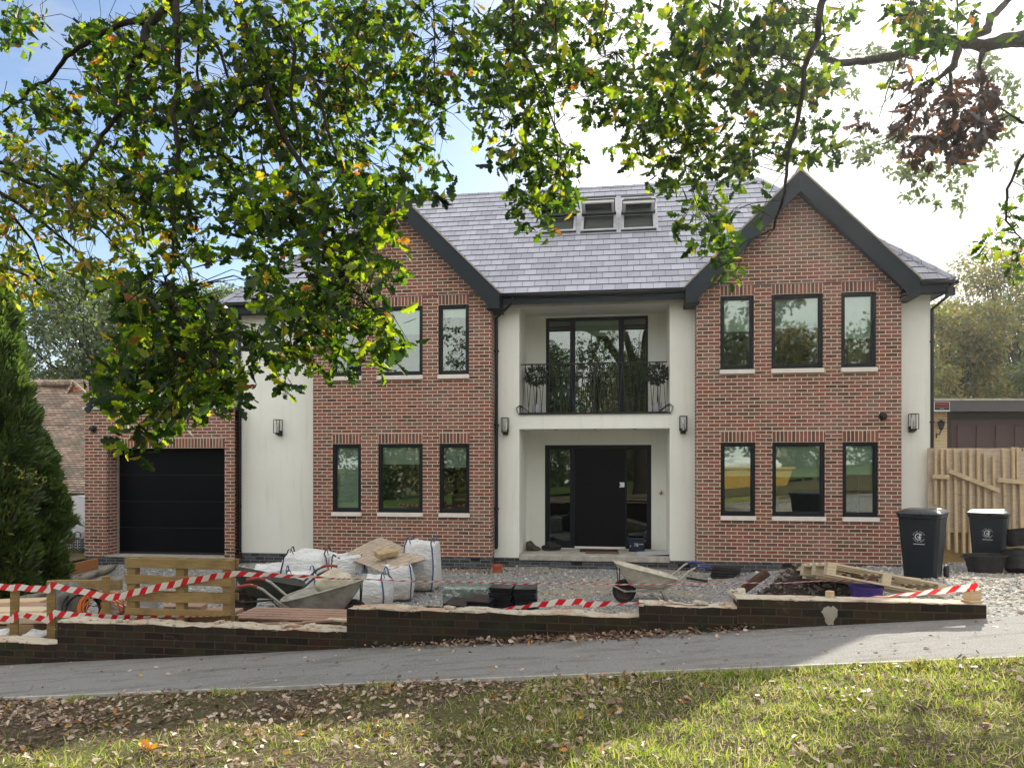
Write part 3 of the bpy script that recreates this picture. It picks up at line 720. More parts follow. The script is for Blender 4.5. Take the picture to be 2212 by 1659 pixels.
# ---- roofs
PH = math.atan((8.43 - ZE) / 3.1)
def slope(mb, o, ad, rd, length, L, ph, inl, inr, g=.225, lip=.016, clipL=None):
    """sawtooth slate courses. o eave start, ad along unit, rd horizontal run unit, inl/inr inset per metre of slope"""
    o = Vector(o); ad = Vector(ad); rd = Vector(rd); up = Vector((0, 0, 1)); sd = rd * cos(ph) + up * sin(ph); nn = (up * cos(ph) - rd * sin(ph))
    n = int(math.ceil(L / g))
    for i in range(n):
        d0, d1 = i * g, min(L, (i + 1) * g)
        a0, b0, a1, b1 = inl * d0, length - inr * d0, inl * d1, length - inr * d1
        l0, l1 = lip, .002
        q = [(a0, d0, l0), (b0, d0, l0), (b1, d1, l1), (a1, d1, l1)]
        P4 = [o + ad * a + sd * d + nn * l for a, d, l in q]
        mb.face(P4, [(a + .0, d) for a, d, l in q])
        P2 = [o + ad * a0 + sd * d0, o + ad * b0 + sd * d0, P4[1], P4[0]]
        mb.face(P2, [(a0, d0 + .001)] * 4)
    # underside skin
    mb.face([o - nn * .03, o - nn * .03 + ad * length, o - nn * .03 + ad * (length - inr * L) + sd * L, o - nn * .03 + ad * (inl * L) + sd * L])
EU0, EU1 = -6.565, 8.633; L = 3.1 / cos(PH)
RZ = ZE + 3.1 * tan(PH); RD = 3.1; BK = DEP + .27
mb = MB()
slope(mb, (EU0, 0, ZE), (1, 0, 0), (0, 1, 0), EU1 - EU0, L, PH, cos(PH), cos(PH))
slope(mb, (EU0, BK, ZE), (0, -1, 0), (1, 0, 0), BK, L, PH, cos(PH), cos(PH))
slope(mb, (EU1, 0, ZE), (0, 1, 0), (-1, 0, 0), BK, L, PH, cos(PH), cos(PH))
slope(mb, (EU1, BK, ZE), (-1, 0, 0), (0, -1, 0), EU1 - EU0, L, PH, cos(PH), cos(PH))
mb.face([(EU0 + RD, RD, RZ), (EU1 - RD, RD, RZ), (EU1 - RD, BK - RD, RZ), (EU0 + RD, BK - RD, RZ)])
roof = mb.obj('main_roof', M['slate'], H, recalc=False)
# ridge and hip caps
def caprun(a, b, w=.13):
    cap = MB(); a, b = Vector(a), Vector(b); n = max(2, int((b - a).length / .42))
    for k in range(n):
        p, q = a.lerp(b, k / n), a.lerp(b, (k + 1) / n + .01)
        cap.tube([p, q], [w * .62, w * .52], 8)
    cap.obj('ridge_tile', M['slate'], H)
caprun((EU0 + RD, RD, RZ - .02), (EU1 - RD, RD, RZ - .02), .10)
caprun((EU0, 0, ZE - .02), (EU0 + RD, RD, RZ - .02)); caprun((EU1, 0, ZE - .02), (EU1 - RD, RD, RZ - .02)); caprun((EU1, BK, ZE - .02), (EU1 - RD, BK - RD, RZ - .02)); caprun((EU0, BK, ZE - .02), (EU0 + RD, BK - RD, RZ - .02))
for cu in (LC, RC): caprun((cu, GV + .03, APZ - .02), (cu, 2.2, APZ - .02), .11)
bx = MB(); bx.box(U(1250, RD + .8), U(1325, RD + .8), RD + .8, RD + 1.6, RZ, RZ + .12); bx.obj('flat_roof_hatch', M['trim'], H)
HW = 2.21; GL = HW / cos(PI4 := math.atan((APZ - 5.13) / HW))
for cu, nm in ((LC, 'L'), (RC, 'R')):
    mb = MB()
    slope(mb, (cu - HW, GV, 5.13), (0, 1, 0), (1, 0, 0), 2.75, GL, PI4, 0, 0)
    slope(mb, (cu + HW, 2.47, 5.13), (0, -1, 0), (-1, 0, 0), 2.75, GL, PI4, 0, 0)
    gr = mb.obj('gable_roof', M['slate'], H, recalc=False)
    # bargeboards
    bb = MB(); t = .030; k = .40; HI = HW - .02
    for sg in (-1, 1):
        bb.prism([(cu, APZ - .03), (cu + sg * HI, APZ - .03 - HI * (APZ - 5.13) / HW), (cu + sg * HI, 4.80), (cu + sg * (HI - .20), 4.80), (cu + sg * (HI - .30), 4.80 + .14), (cu, APZ - .03 - .42)][::(1 if sg > 0 else -1)], GV, GV + t)
    bb.obj('bargeboard', M['trim'], H, bevel=.004)
    ve = MB()
    for sg in (-1, 1):
        a = Vector((cu + sg * .0, GV - .004, APZ - .015)); b = Vector((cu + sg * (HW + .02), GV - .004, 5.13 - .02))
        ve.bar(a, b, .03, .03, (0, 1, 0))
    ve.obj('verge_trim', M['sand'], H)
    so = MB()
    for sg in (-1, 1):
        # boxed eaves of the gable and its soffit
        a, b = sorted((cu + sg * (HI - .27), cu + sg * HI))
        so.box(a, b, GV + t, MV + .05, 4.80, 4.83)
        a, b = sorted((cu + sg * (HI - .02), cu + sg * HI)); so.box(a, b, GV + t, MV - .08, 4.80, 5.10)
        # sloping soffit behind the bargeboard
        so.bar((cu, (GV + t) / 2, APZ - .40), (cu + sg * (HI - .25), (GV + t) / 2, APZ - .40 - (HI - .25) * (APZ - 5.13) / HW), abs(GV) - t, .02, (-sg, 0, 1))
    so.obj('soffit', M['trim'], H)
# straight eaves: fascia, soffit, gutter
def eave(u0, u1, name='fascia'):
    a = MB(); a.box(u0, u1, .035, .06, 4.93, 5.14); fa = a.obj('fascia', M['trim'], H)
    a = MB(); a.box(u0, u1, .06, MV, 4.955, 4.975); a.obj('soffit', M['ceil'] if u0 > LC + 1 and u1 < RC else M['trim'], H)
    a = MB(); n = 8; prof = [(.0 + -.055 * cos(pi * k / n) * 1 - .02, 5.125 - .055 * sin(pi * k / n)) for k in range(n + 1)]
    v = []; 
    for (vv, z) in prof: v += [(u0, vv, z), (u1, vv, z)]
    a.mesh(v, [(2*i, 2*i+1, 2*i+3, 2*i+2) for i in range(n)])
    a.obj('gutter', M['black'], H, solid=.006, smooth=True)
eave(LC + HW, RC - HW); eave(EU0 - .0, LC - HW); eave(RC + HW, EU1 + .0)
for uu, sg in ((EU0, -1), (EU1, 1)):
    a = MB()
    x0, x1 = sorted((uu + sg * -.03, uu + sg * -.055)); a.box(x0, x1, .035, BK, 4.93, 5.14)
    x0, x1 = sorted((uu - sg * .055, uu - sg * .30)); a.box(x0, x1, .06, BK, 4.955, 4.975)
    x0, x1 = sorted((uu + sg * .08, uu - sg * .02)); a.box(x0, x1, -.05, BK, 5.06, 5.13)
    a.obj('side_fascia', M['trim'], H)
# downpipes
def pipe(pts, name='downpipe'):
    a = MB(); a.tube(pts, .034, 10)
    o = a.obj(name, M['black'], H, smooth=False)
    for z in (.6, 2.4, 4.0):
        b = MB(); x, y = pts[-2][0], pts[-2][1]; b.box(x - .05, x + .05, y - .01, y + .045, z, z + .03); b.obj('pipe_bracket', M['black'], o)
x = -.385; pipe([(.02, -.02, 5.09), (.02, .0, 4.98), (x, MV - .06, 4.72), (x, MV - .06, -.20), (x, MV - .12, -.22)])
x = MU0 - .045; pipe([(EU0 + .05, .0, 5.09), (EU0 + .05, .02, 4.98), (x, MV - .02, 4.70), (x, MV - .02, -.36), (x, MV - .1, -.4)])
x = MU1 + .03; pipe([(EU1 - .05, .0, 5.09), (EU1 - .02, .02, 4.90), (x, MV - .0, 4.66), (x, MV - .0, -.3), (x, MV - .1, -.34)])
hop = MB(); hop.box(EU1 - .12, EU1 + .02, -.05, .08, 4.84, 5.0); hop.obj('gutter_outlet', M['black'], H)

# ---- roof windows standing open
def SL(px, py):
    t = (px - 1106) / F; k = (1000 - py) / F
    Y = (ZE - tan(PH) * Y0 * c_ - EYE) / (k - tan(PH) * (t * s_ + c_)); X = t * Y
    u, v = WL(X, Y); return u, v / cos(PH)
sd = Vector((0, cos(PH), sin(PH))); nn = Vector((0, -sin(PH), cos(PH)))
for (x0, x1, yt, yb, ang) in ((1172, 1246, 439, 505, 62), (1257, 1331, 434, 503, 50), (1342, 1415, 431, 500, 47)):
    ua, d1 = SL((x0 + x1) / 2, yt); ub, d0 = SL((x0 + x1) / 2, yb); u0 = SL(x0, (yt + yb) / 2)[0]; u1 = SL(x1, (yt + yb) / 2)[0]
    Mx = Matrix(((1, 0, 0, u0), (0, sd.y, nn.y, d0 * sd.y), (0, sd.z, nn.z, ZE + d0 * sd.z), (0, 0, 0, 1))); w = u1 - u0; h = d1 - d0
    f = MB()
    for b in ((0, .06, 0, h), (w - .06, w, 0, h), (.06, w - .06, 0, .06), (.06, w - .06, h - .06, h)): f.box(b[0], b[1], b[2], b[3], .0, .07, Mx)
    fl = .055
    for b in ((-fl, -.002, -fl, h + fl), (w + .002, w + fl, -fl, h + fl), (-.002, w + .002, -fl, -.002), (-.002, w + .002, h + .002, h + fl)): f.box(b[0], b[1], b[2], b[3], .014, .024, Mx)
    wf = f.obj('roof_window', flat('grey_flashing', (.44,.44,.48), .45, .4, metal=.1, var=.15) if 'flash' not in M else M['flash'], H)
    M['flash'] = wf.data.materials[0]
    d = MB(); d.box(.06, w - .06, .06, h * .47, .018, .028, Mx); d.obj('opening_shade_plate', M['black'], wf); d = MB(); d.box(.06, w - .06, h - .13, h - .06, .018, .030, Mx); d.obj('dark_head', M['black'], wf)  # lower black plate over the slates paints in the dark of the unlit opening
    d = MB(); d.box(.06, w - .06, h * .47, h - .13, .018, .028, Mx); d.obj('blind', M['blind'], wf)
    d = MB(); d.box(.0, w, h * .44, h * .50, .06, .12, Mx); d.obj('sash_rail', M['black'], wf)
    S = Mx @ Matrix.Translation((0, h / 2, .055)) @ Matrix.Rotation(-R(ang), 4, 'X')
    q = MB(); hh = h / 2 - .03
    for b in ((.04, .10, -hh, hh), (w - .10, w - .04, -hh, hh), (.10, w - .10, -hh, -hh + .07), (.10, w - .10, hh - .07, hh)): q.box(b[0], b[1], b[2], b[3], -.02, .03, S)
    sh_ = q.obj('sash', M['white'], wf)
    q = MB(); q.box(.02, w - .02, -hh - .02, -hh + .05, .031, .05, S); q.box(.02, .07, -hh, hh, .031, .045, S); q.box(w - .07, w - .02, -hh, hh, .031, .045, S); q.obj('cladding', M['trim'], sh_)
    q = MB(); q.box(.10, w - .10, -hh + .07, hh - .07, 0, .012, S); q.obj('pane', M['glass'], sh_)
    q = MB(); q.box(-.01, w + .01, -.03, .0, .02, .05, Mx); q.obj('lower_trim', M['trim'], wf); q = MB(); q.box(0, w, h, h + .05, .03, .085, Mx); q.obj('upper_trim', M['trim'], wf)

# ---- lanterns on the rendered walls
def lantern(px, py, v=MV):
    u = U(px, v - .1); z = ZZ(px, py, v - .1)
    a = MB(); w, d, h = .07, .07, .29
    a.box(u - .055, u + .055, v - .03, v, z - .17, z - .05); a.box(u - .05, u + .05, v - .14, v - .03, z - .15, z - .11)
    la = a.obj('wall_lantern', M['black'], H, bevel=.003)
    a = MB(); t = .006; y0, y1 = v - .18, v - .04
    for x in (u - w, u + w):
        for y in (y0, y1): a.box(x - t, x + t, y - t, y + t, z - .11, z + .19)
    for zz in (z - .11, z + .19):
        a.box(u - w, u + w, y0 - t, y0 + t, zz - t, zz + t); a.box(u - w, u + w, y1 - t, y1 + t, zz - t, zz + t); a.box(u - w - t, u - w + t, y0, y1, zz - t, zz + t); a.box(u + w - t, u + w + t, y0, y1, zz - t, zz + t)
    a.obj('cage', M['black'], la)
    a = MB(); a.lathe([(.036, z - .10), (.036, z + .12)], 14, Matrix.Translation((u, (y0 + y1) / 2, 0))); a.obj('glass_tube', M['bulb'], la)
    a = MB(); a.lathe([(.012, z - .10), (.014, z - .05), (.02, z), (.016, z + .04), (.004, z + .06)], 10, Matrix.Translation((u, (y0 + y1) / 2, 0))); a.obj('bulb', M['sill'], la)
for px, py in ((601, 925), (1091, 922), (1476, 919), (1973, 915)): lantern(px, py)

# dome cameras and floodlight, small fittings
def dome(px, py, v):
    u = U(px, v - .06); z = ZZ(px, py, v - .06)
    a = MB(); Mx = Matrix.Translation((u, v, z)) @ Matrix.Rotation(R(90), 4, 'X'); a.lathe([(.075, 0), (.075, .04), (.06, .07), (.055, .10), (.035, .125), (.0, .13)], 18, Mx)
    return a.obj('dome_camera', M['black'], H, smooth=False)
dome(1909, 899, 0)

# ---- attached garage
GV0 = .10; GU0, GU1 = U(183, GV0), MU0 + .0; GZ1 = 2.84
go = (U(230, GV0), U(485, GV0), -.53, ZZ(350, 968, GV0))
mb = MB(); panel(mb, GU0, GU1, -.56, GZ1, GV0, .42, [go])
mb.face([(GU0, GV0, -.56), (GU0, 6, -.56), (GU0, 6, GZ1), (GU0, GV0, GZ1)]); mb.face([(GU0, 6, -.56), (GU1, 6, -.56), (GU1, 6, GZ1), (GU0, 6, GZ1)])
gw = mb.obj('garage_wall', M['brick'], H, uvoff=(.09, .0))
mb = MB(); mb.box(GU0 + .006, GU1, GV0 + .006, GV0 + .5, -1.3, -.56); mb.obj('plinth', M['plinth'], H)
mb = MB(); mb.box(go[0] - .04, go[1], GV0 + .0 - .012, GV0 + .55, -.56, -.52); mb.obj('garage_step', M['concrete'], H, bevel=.008)
mb = MB(); mb.box(go[0], go[1] + .002, GV0 - .004, GV0 + .04, go[3], go[3] + .225); mb.obj('brick_lintel', M['soldier'], H, uvoff=(-go[0], -go[3]))
mb = MB(); mb.box(GU0 - .04, GU1 - .01, GV0 - .045, GV0 + .02, GZ1 - .02, GZ1 + .05); mb.obj('coping_trim', M['flash'], H, bevel=.01)
mb = MB(); mb.box(GU0, GU1 - .02, GV0 + .02, 6.0, GZ1 - .05, GZ1 + .02); mb.obj('garage_roof', M['trim'], H)
gd = MB(); n = 4; hh = (go[3] - (-.52)) / n
for k in range(n): gd.box(go[0], go[1], GV0 + .40, GV0 + .44, -.52 + k * hh + .006, -.52 + (k + 1) * hh - .006)
gd.box(go[0], go[1], GV0 + .405, GV0 + .44, -.52, go[3])
gdo = gd.obj('garage_door', M['gdoor'], H, bevel=.004)
gd = MB()
for k in range(1, n): gd.box(go[0] + .02, go[1] - .02, GV0 + .398, GV0 + .404, -.52 + k * hh - .005, -.52 + k * hh + .004)
gd.obj('panel_joints', M['rubber'], gdo)
gd = MB(); gd.box(go[0] + .0, go[0] + .035, GV0 + .36, GV0 + .40, -.52, go[3]); gd.obj('door_track', M['galv'], gdo)
gd = MB(); gd.box(go[0] + .04, go[1] - .01, GV0 + .385, GV0 + .40, -.52, -.47); gd.obj('rubber_seal', M['rubber'], gdo)
dome(199, 926, GV0)
mb = MB(); u = GU0; z = ZZ(175, 909, GV0 + .2); mb.box(u - .11, u, GV0 + .15, GV0 + .25, z - .04, z + .03); mb.obj('side_fitting', M['black'], H)
u = U(349, GV0 - .1); z = ZZ(349, 931, GV0 - .1); Mx = Matrix.Translation((u, GV0 - .06, z)) @ Matrix.Rotation(R(18), 4, 'Z') @ Matrix.Rotation(R(12), 4, 'X')
mb = MB(); mb.box(-.10, .10, -.05, .0, -.075, .075, Mx); mb.box(-.03, .03, .0, .07, -.12, -.03, Mx); fl = mb.obj('floodlight', M['black'], H, bevel=.012)
mb = MB(); mb.lathe([(.055, .051), (.055, .058)], 16, Mx @ Matrix.Rotation(R(90), 4, 'X')); mb.obj('lamp_face', M['white'], fl)

def hpos(u, v, z=0): return LW(u, v, z)
# things inside / on the house but not part of it
x0, x1 = U(1560 * .9457 + 1543 / 4.096 * .9457, .2), U(1560 * .9457 + 1725 / 4.096 * .9457, .2)
mb = MB(); mb.box(-(x1 - x0) / 2, (x1 - x0) / 2, -.01, .01, 0, .52); o = mb.obj('cardboard_sheet', M['cardboard']); o.location = LW((x0 + x1) / 2, .22, ZU[0] + .06); o.rotation_euler = (0, 0, -TH)
tag(o, 'brown cardboard sheet standing inside the far right upstairs window', 'cardboard')
# balcony trees
def balcony_tree(px, seed, label):
    v = MV + .45; u = U(px, v); t = thing('potted_tree', label, 'potted plant', LW(u, v, BF + .022), -TH, 'potted trees on the balcony')
    a = MB(); a.lathe([(.075, 0), (.095, .02), (.10, .10), (.092, .22), (.085, .235), (.082, .20)], 18); a.obj('pot', M['pot'], t, smooth=True)
    a = MB(); a.lathe([(.0, .199), (.083, .20)], 12); a.obj('soil', M['soil'], t)
    a = MB(); a.tube([(0, 0, .2), (.01, 0, .5), (0, .01, .9)], [.012, .011, .008], 6); rng = np.random.default_rng(seed)
    for k in range(9):
        d = rnd_unit(rng, 1)[0] * .2; a.tube([(0, 0, .62), (d[0], d[1], .85 + d[2])], .004, 4)
    a.obj('stem', M['bark'], t)
    n = 480; d = rnd_unit(rng, n); r = .21 * rng.uniform(.35, 1.05, n) ** .6; p = d * r[:, None] * np.array([1.15, .9, .95]) + np.array([0, 0, .86])
    scatter('foliage', OVAL, p, d + rng.normal(size=(n, 3)) * .5, rnd_unit(rng, n), rng.uniform(.06, .11, n), M['shrubleaf'], t)
balcony_tree(1160 * .9457 + 362 / 5.53 * .9457, 1, 'small potted standard tree at the left end of the balcony')
balcony_tree(1160 * .9457 + 1888 / 5.53 * .9457, 2, 'small potted standard tree at the right end of the balcony')
# porch things
zp = PZ + .001
def boot(mb, x, y, a, tip=0):
    Mx = Matrix.Translation((x, y, 0)) @ Matrix.Rotation(a, 4, 'Z') @ Matrix.Rotation(tip, 4, 'X')
    v = []; st = [(-.14, .04, .02, .20), (-.10, .045, .0, .24), (-.04, .045, .0, .23), (.02, .048, .0, .13), (.08, .055, .0, .10), (.13, .05, .0, .085), (.165, .03, .01, .05)]
    for X, w, zb, zt in st: v += [(X, -w, zb), (X, w, zb), (X, w * .8, zt), (X, -w * .8, zt)]
    f = [tuple(4*i + k for k in (0, 1, 5, 4)) for i in range(6)]
    f = []
    for i in range(6):
        for k in range(4): f.append((4*i+k, 4*i+(k+1) % 4, 4*i+4+(k+1) % 4, 4*i+4+k))
    f += [(3, 2, 1, 0), (24, 25, 26, 27)]
    mb.mesh(v, f, Mx)
b = MB(); boot(b, 0, 0, R(5)); boot(b, .03, .14, R(-5)); o = b.obj('work_boots', M['boot'], bevel=.006, subsurf=1); o.location = LW(U(1160 * .9457 + 265 / 4.88 * .9457, 1.05), 1.05, zp); o.rotation_euler = (0, 0, -TH)
tag(o, 'pair of muddy work boots standing on the porch step by its left wall', 'boots')
b = MB(); boot(b, 0, 0, R(170), R(70)); boot(b, .17, .02, R(40), R(-60)); o = b.obj('fallen_boots', M['rubber'], bevel=.006); o.location = LW(U(1160 * .9457 + 450 / 4.88 * .9457, 1.1), 1.1, zp + .06); o.rotation_euler = (0, 0, -TH)
tag(o, 'pair of black shoes lying tipped over left of the front door', 'shoes')
b = MB(); b.box(-.42, .42, -.17, .17, 0, .03); o = b.obj('door_mat', M['rubber'], bevel=.006); o.location = LW(U(1160 * .9457 + 1015 / 4.88 * .9457, 1.2), 1.2, zp); o.rotation_euler = (0, 0, -TH); tag(o, 'black door mat lying directly in front of the front door', 'door mat')
b = MB(); b.box(-.36, .36, -.14, .14, 0, .02); o = b.obj('door_mat', M['mat_brown'], bevel=.006); o.location = LW(U(1160 * .9457 + 1050 / 4.88 * .9457, .9), .9, zp); o.rotation_euler = (0, 0, -TH); tag(o, 'brown mat lying on the step edge in front of the black one', 'door mat')
mu = U(1160 * .9457 + 1435 / 4.88 * .9457, 1.35); mbx = thing('mailbox', 'navy parcel mailbox numbered 78 standing right of the front door', 'mailbox', LW(mu, 1.35, zp), -TH)
b = MB(); b.box(-.17, .17, -.11, .11, 0, .27); b.obj('body', M['navy'], mbx, bevel=.008)
b = MB(); b.prism([(-.18, .27), (.18, .27), (.18, .285), (-.18, .285)], -.13, .12); b.obj('lid', M['navy'], mbx, bevel=.004)
b = MB(); b.box(-.14, -.125, -.115, -.11, .11, .14); b.obj('key_plate', M['logo'], mbx)
def text(s, size, mat, parent, loc, rot=(R(90), 0, 0), name='lettering', ext=.0015, align='CENTER'):
    cu = bpy.data.curves.new(name, 'FONT'); cu.body = s; cu.size = size; cu.extrude = ext; cu.align_x = align; cu.align_y = 'CENTER'
    tmp = bpy.data.objects.new('tmp', cu); COL.objects.link(tmp)
    dg = bpy.context.evaluated_depsgraph_get(); me = bpy.data.meshes.new_from_object(tmp.evaluated_get(dg)); bpy.data.objects.remove(tmp); bpy.data.curves.remove(cu)
    me.materials.clear(); me.materials.append(mat); me.name = name
    o = bpy.data.objects.new(name, me); COL.objects.link(o); o.location = loc; o.rotation_euler = rot
    if parent: o.parent = parent
    return o
text('78', .10, M['logo'], mbx, (-.01, -.1125, .15), name='house_number', ext=.001)
b = MB(); b.box(-.045, .045, -.1125, -.11, -.008, .008, Matrix.Translation((.10, 0, .17))); b.obj('name_label', M['pot'], mbx)
b = MB(); b.box(-.40, .36, -.22, .22, 0, .018, Matrix.Rotation(R(-4), 4, 'Y') @ Matrix.Rotation(R(3), 4, 'X')); o = b.obj('loose_board', M['pot']); o.location = LW(U(1160 * .9457 + 1650 / 4.88 * .9457, .78), .78, zp + .03); o.rotation_euler = (0, 0, -TH); tag(o, 'thin dark grey board lying at the right end of the porch step', 'board')
# ------------------------------------------------------------ ground, pavement, drive
def grid_mesh(name, us, vs, zf, mat, kind='structure', uvw=True):
    nu, nv = len(us), len(vs); V = []
    for v in vs:
        for u in us:
            p = LW(u, v, 0); V.append((p.x, p.y, zf(u, v)))
    I = []
    for j in range(nv - 1):
        for i in range(nu - 1): I += [j*nu+i, j*nu+i+1, (j+1)*nu+i+1, (j+1)*nu+i]
    o = fast_mesh(name, np.array(V), I, [4] * ((nu-1)*(nv-1)), mat, smooth=True)
    o['kind'] = kind; return o
def far_z(u, v): return zpave(max(-14, min(14, u))) - .12
lin = lambda a, b, n: list(np.linspace(a, b, n))
nrng = np.random.default_rng(5)
# wide terrain reaching the horizon, below everything else
def terr(u, v):
    z = min(zpave(max(-30, min(30, u))), -.2) - 1.0
    if v > 12: z = -1.25
    return z
grid_mesh('ground', [-600, -200, -80] + lin(-40, 40, 21) + [80, 200, 600], [-600, -200, -60] + lin(-30, 40, 15) + [80, 200, 700], terr, M['verge'])
def verge_z(u, v):
    z = zground(u, v); return z + .02 * (math.sin(u * 7.3 + v * 3) * math.cos(v * 9.1 - u * 2)) * (1 if v < VP - .15 else 0)
grid_mesh('verge', lin(-26, 26, 261), [-22, -19] + lin(-18, VP, 130), verge_z, M['verge'])
grid_mesh('pavement', lin(-26, 26, 105), lin(VP, VW + .04, 8), lambda u, v: zpave(u) + .004 + .004 * math.sin(u * 2.3) * math.cos(v * 5), M['asphalt'])
# concrete edging strip along the pavement
mb = MB()
for k in range(-24, 24):
    a, b = LW(k, VP - .025, zpave(k) - .06), LW(k + .985, VP - .025, zpave(k + 1) - .06); mb.bar((a.x, a.y, a.z - .006), (b.x, b.y, b.z - .006), .032, .15)
tag(mb.obj('pavement_edging', M['concrete']), kind='structure')
def drv(u, v):
    z = zground(u, v)
    if v > VW + .12: z += .018 * math.sin(u * 2.1 + 1) * math.cos(v * 1.7) + .012 * math.sin(u * 5.3 - v * 4.1)
    return z
grid_mesh('driveway', lin(-11.6, 14, 161), lin(VW + .04, .9, 70), drv, M['gravel'])
grid_mesh('side_yard', lin(8.3, 16, 30), lin(.9, 10, 20), lambda u, v: drv(u, .9), M['gravel'])
grid_mesh('neighbour_yard', lin(-30, -10.1, 30), lin(VW + .04, 12, 30), lambda u, v: -.62 - .02 * math.sin(u), M['verge'])
# road and opposite verge behind the camera (seen only in the window reflections)
grid_mesh('road', lin(-60, 60, 25), lin(-25.5, -19, 4), lambda u, v: zpave(max(-20, min(20, u))) - .06, M['road'])
grid_mesh('far_verge', lin(-60, 60, 41), lin(-60, -25.5, 16), lambda u, v: zpave(max(-20, min(20, u))) + .05, flat('mown_green', (.07,.10,.025), .95, .1, var=.4, scale=1.5))

# ------------------------------------------------------------ low front wall in steps
wall = thing('garden_wall', 'low dark mossy brick front wall stepping up to the right with a broken mortar top', 'wall', (0, Y0, 0), -TH)
def uW(px): return U(px, VW)
SEG = [(uW(-140), uW(124), ZZ(60, 1389, VW)), (uW(124), uW(749), ZZ(440, 1354, VW)), (uW(749), uW(1381), ZZ(1060, 1324.5, VW)), (uW(1381), uW(1592), ZZ(1480, 1310.5, VW)), (uW(1592), uW(2131), ZZ(1860, 1300, VW))]
TH_W = .23; rng = random.Random(11)
for i, (a, b, zt) in enumerate(SEG):
    mb = MB(); n = max(4, int((b - a) / .11)); zb = -1.4
    ft = []; 
    for k in range(n + 1):
        u = a + (b - a) * k / n; rough = .010 if i < 4 else .004
        ft.append((u, zt + rng.uniform(-rough, rough)))
    for k in range(n):
        (x0, t0), (x1, t1) = ft[k], ft[k + 1]
        mb.face([(x0, VW, zb), (x1, VW, zb), (x1, VW, t1 - .0), (x0, VW, t0 - .0)]); mb.face([(x0, VW + TH_W, zb), (x1, VW + TH_W, zb), (x1, VW + TH_W, t1), (x0, VW + TH_W, t0)])
    for x in (a, b): mb.face([(x, VW, zb), (x, VW + TH_W, zb), (x, VW + TH_W, zt - .012), (x, VW, zt - .012)])
    mb.obj('brickwork', M['oldbrick'], wall, uvoff=(.07 * i, -zt))
    # irregular mortar bed on the top
    mb = MB(); m = 7; top = []
    for k in range(n * 2 + 1):
        u = a + (b - a) * k / (2 * n); row = []
        for j in range(m):
            fr = j / (m - 1); v = VW + .003 + fr * (TH_W - .006); amp = .016 if i < 4 else .006
            if j == 0: v += rng.uniform(-.008, .028)
            z = zt + .006 + rng.uniform(-amp, amp) * (.55 if 0 < j < m - 1 else .45) + (.012 * math.sin(u * 7 + i) if i < 4 else 0)
            row.append((u, v, z))
        top.append(row)
    for k in range(2 * n):
        for j in range(m - 1): mb.face([top[k][j], top[k+1][j], top[k+1][j+1], top[k][j+1]])
        mb.face([top[k][0], (top[k][0][0], VW + .002, zt - .016), (top[k+1][0][0], VW + .002, zt - .016), top[k+1][0]])
        mb.face([top[k][-1], top[k+1][-1], (top[k+1][0][0], VW + TH_W - .002, zt - .03), (top[k][0][0], VW + TH_W - .002, zt - .03)])
    for e in (0, -1): mb.face([top[e][j] for j in range(m)] + [(top[e][0][0], VW + TH_W - .002, zt - .03), (top[e][0][0], VW + .002, zt - .03)])
    mb.obj('mortar_top', M['coping'], wall)
    # a few broken brick stubs on top of the left sections
    if i in (1, 2, 3):
        mb = MB()
        for k in range(10 if i == 1 else 5):
            u = rng.uniform(a + .1, b - .1); v = VW + rng.uniform(.05, .18); Mx = Matrix.Translation((u, v, zt + .018)) @ Matrix.Rotation(rng.uniform(0, 3), 4, 'Z') @ Matrix.Rotation(rng.uniform(-.2, .2), 4, 'X')
            s = rng.uniform(.02, .06); mb.box(-s, s, -s * .6, s * .6, -.012, .014, Mx)
        mb.obj('mortar_lump', M['coping'], wall, bevel=.005)
# pale cement splash on the right part
u = uW(1793); 
mb = MB(); pts = []
for k in range(26):
    a = 2 * pi * k / 26; r = 1 + .18 * math.sin(3 * a) + rng.uniform(-.15, .15); pts.append((u + .065 * r * cos(a), VW - .003, .225 + .085 * r * sin(a)))
mb.face(pts); mb.obj('cement_patch', M['sand'], wall)

# ------------------------------------------------------------ loose stones, litter, grass (stuff)
def place_uv(n, u0, u1, v0, v1, rng, zf=zground):
    u = rng.uniform(u0, u1, n); v = rng.uniform(v0, v1, n)
    X = u * c_ + v * s_; Y = Y0 - u * s_ + v * c_
    z = np.array([zf(a, b) for a, b in zip(u, v)]); return u, v, np.stack([X, Y, z], 1)
rg = np.random.default_rng(21)
ico = bmesh.new(); bmesh.ops.create_icosphere(ico, subdivisions=1, radius=.5); 
iv = [tuple(v.co) for v in ico.verts]; iff = [[v.index for v in f.verts] for f in ico.faces]; ico.free()
iv = [(x * (1 + .5 * random.Random(i).uniform(-1, 1) * .5), y * (1 + .3 * random.Random(i + 50).uniform(-1, 1)), z * .62) for i, (x, y, z) in enumerate(iv)]
u, v, p = place_uv(11000, -9.6, 9.5, -6.5, .35, rg, drv)
keep = (p[:, 2] > -5) & ~((v > -.02) & (((u > LB[0]) & (u < LB[1])) | ((u > RB[0]) & (u < RB[1])))) & ~((u < -6.2) & (v > .08))
p = p[keep]; n = len(p)
o = scatter('gravel_stones', (iv, iff), p + np.array([0, 0, .004]), rnd_unit(rg, n), np.tile([0, 0, 1.], (n, 1)) + rg.normal(size=(n, 3)) * .3, rg.gamma(3, .0085, n) + .010, M['stone']); o['kind'] = 'stuff'
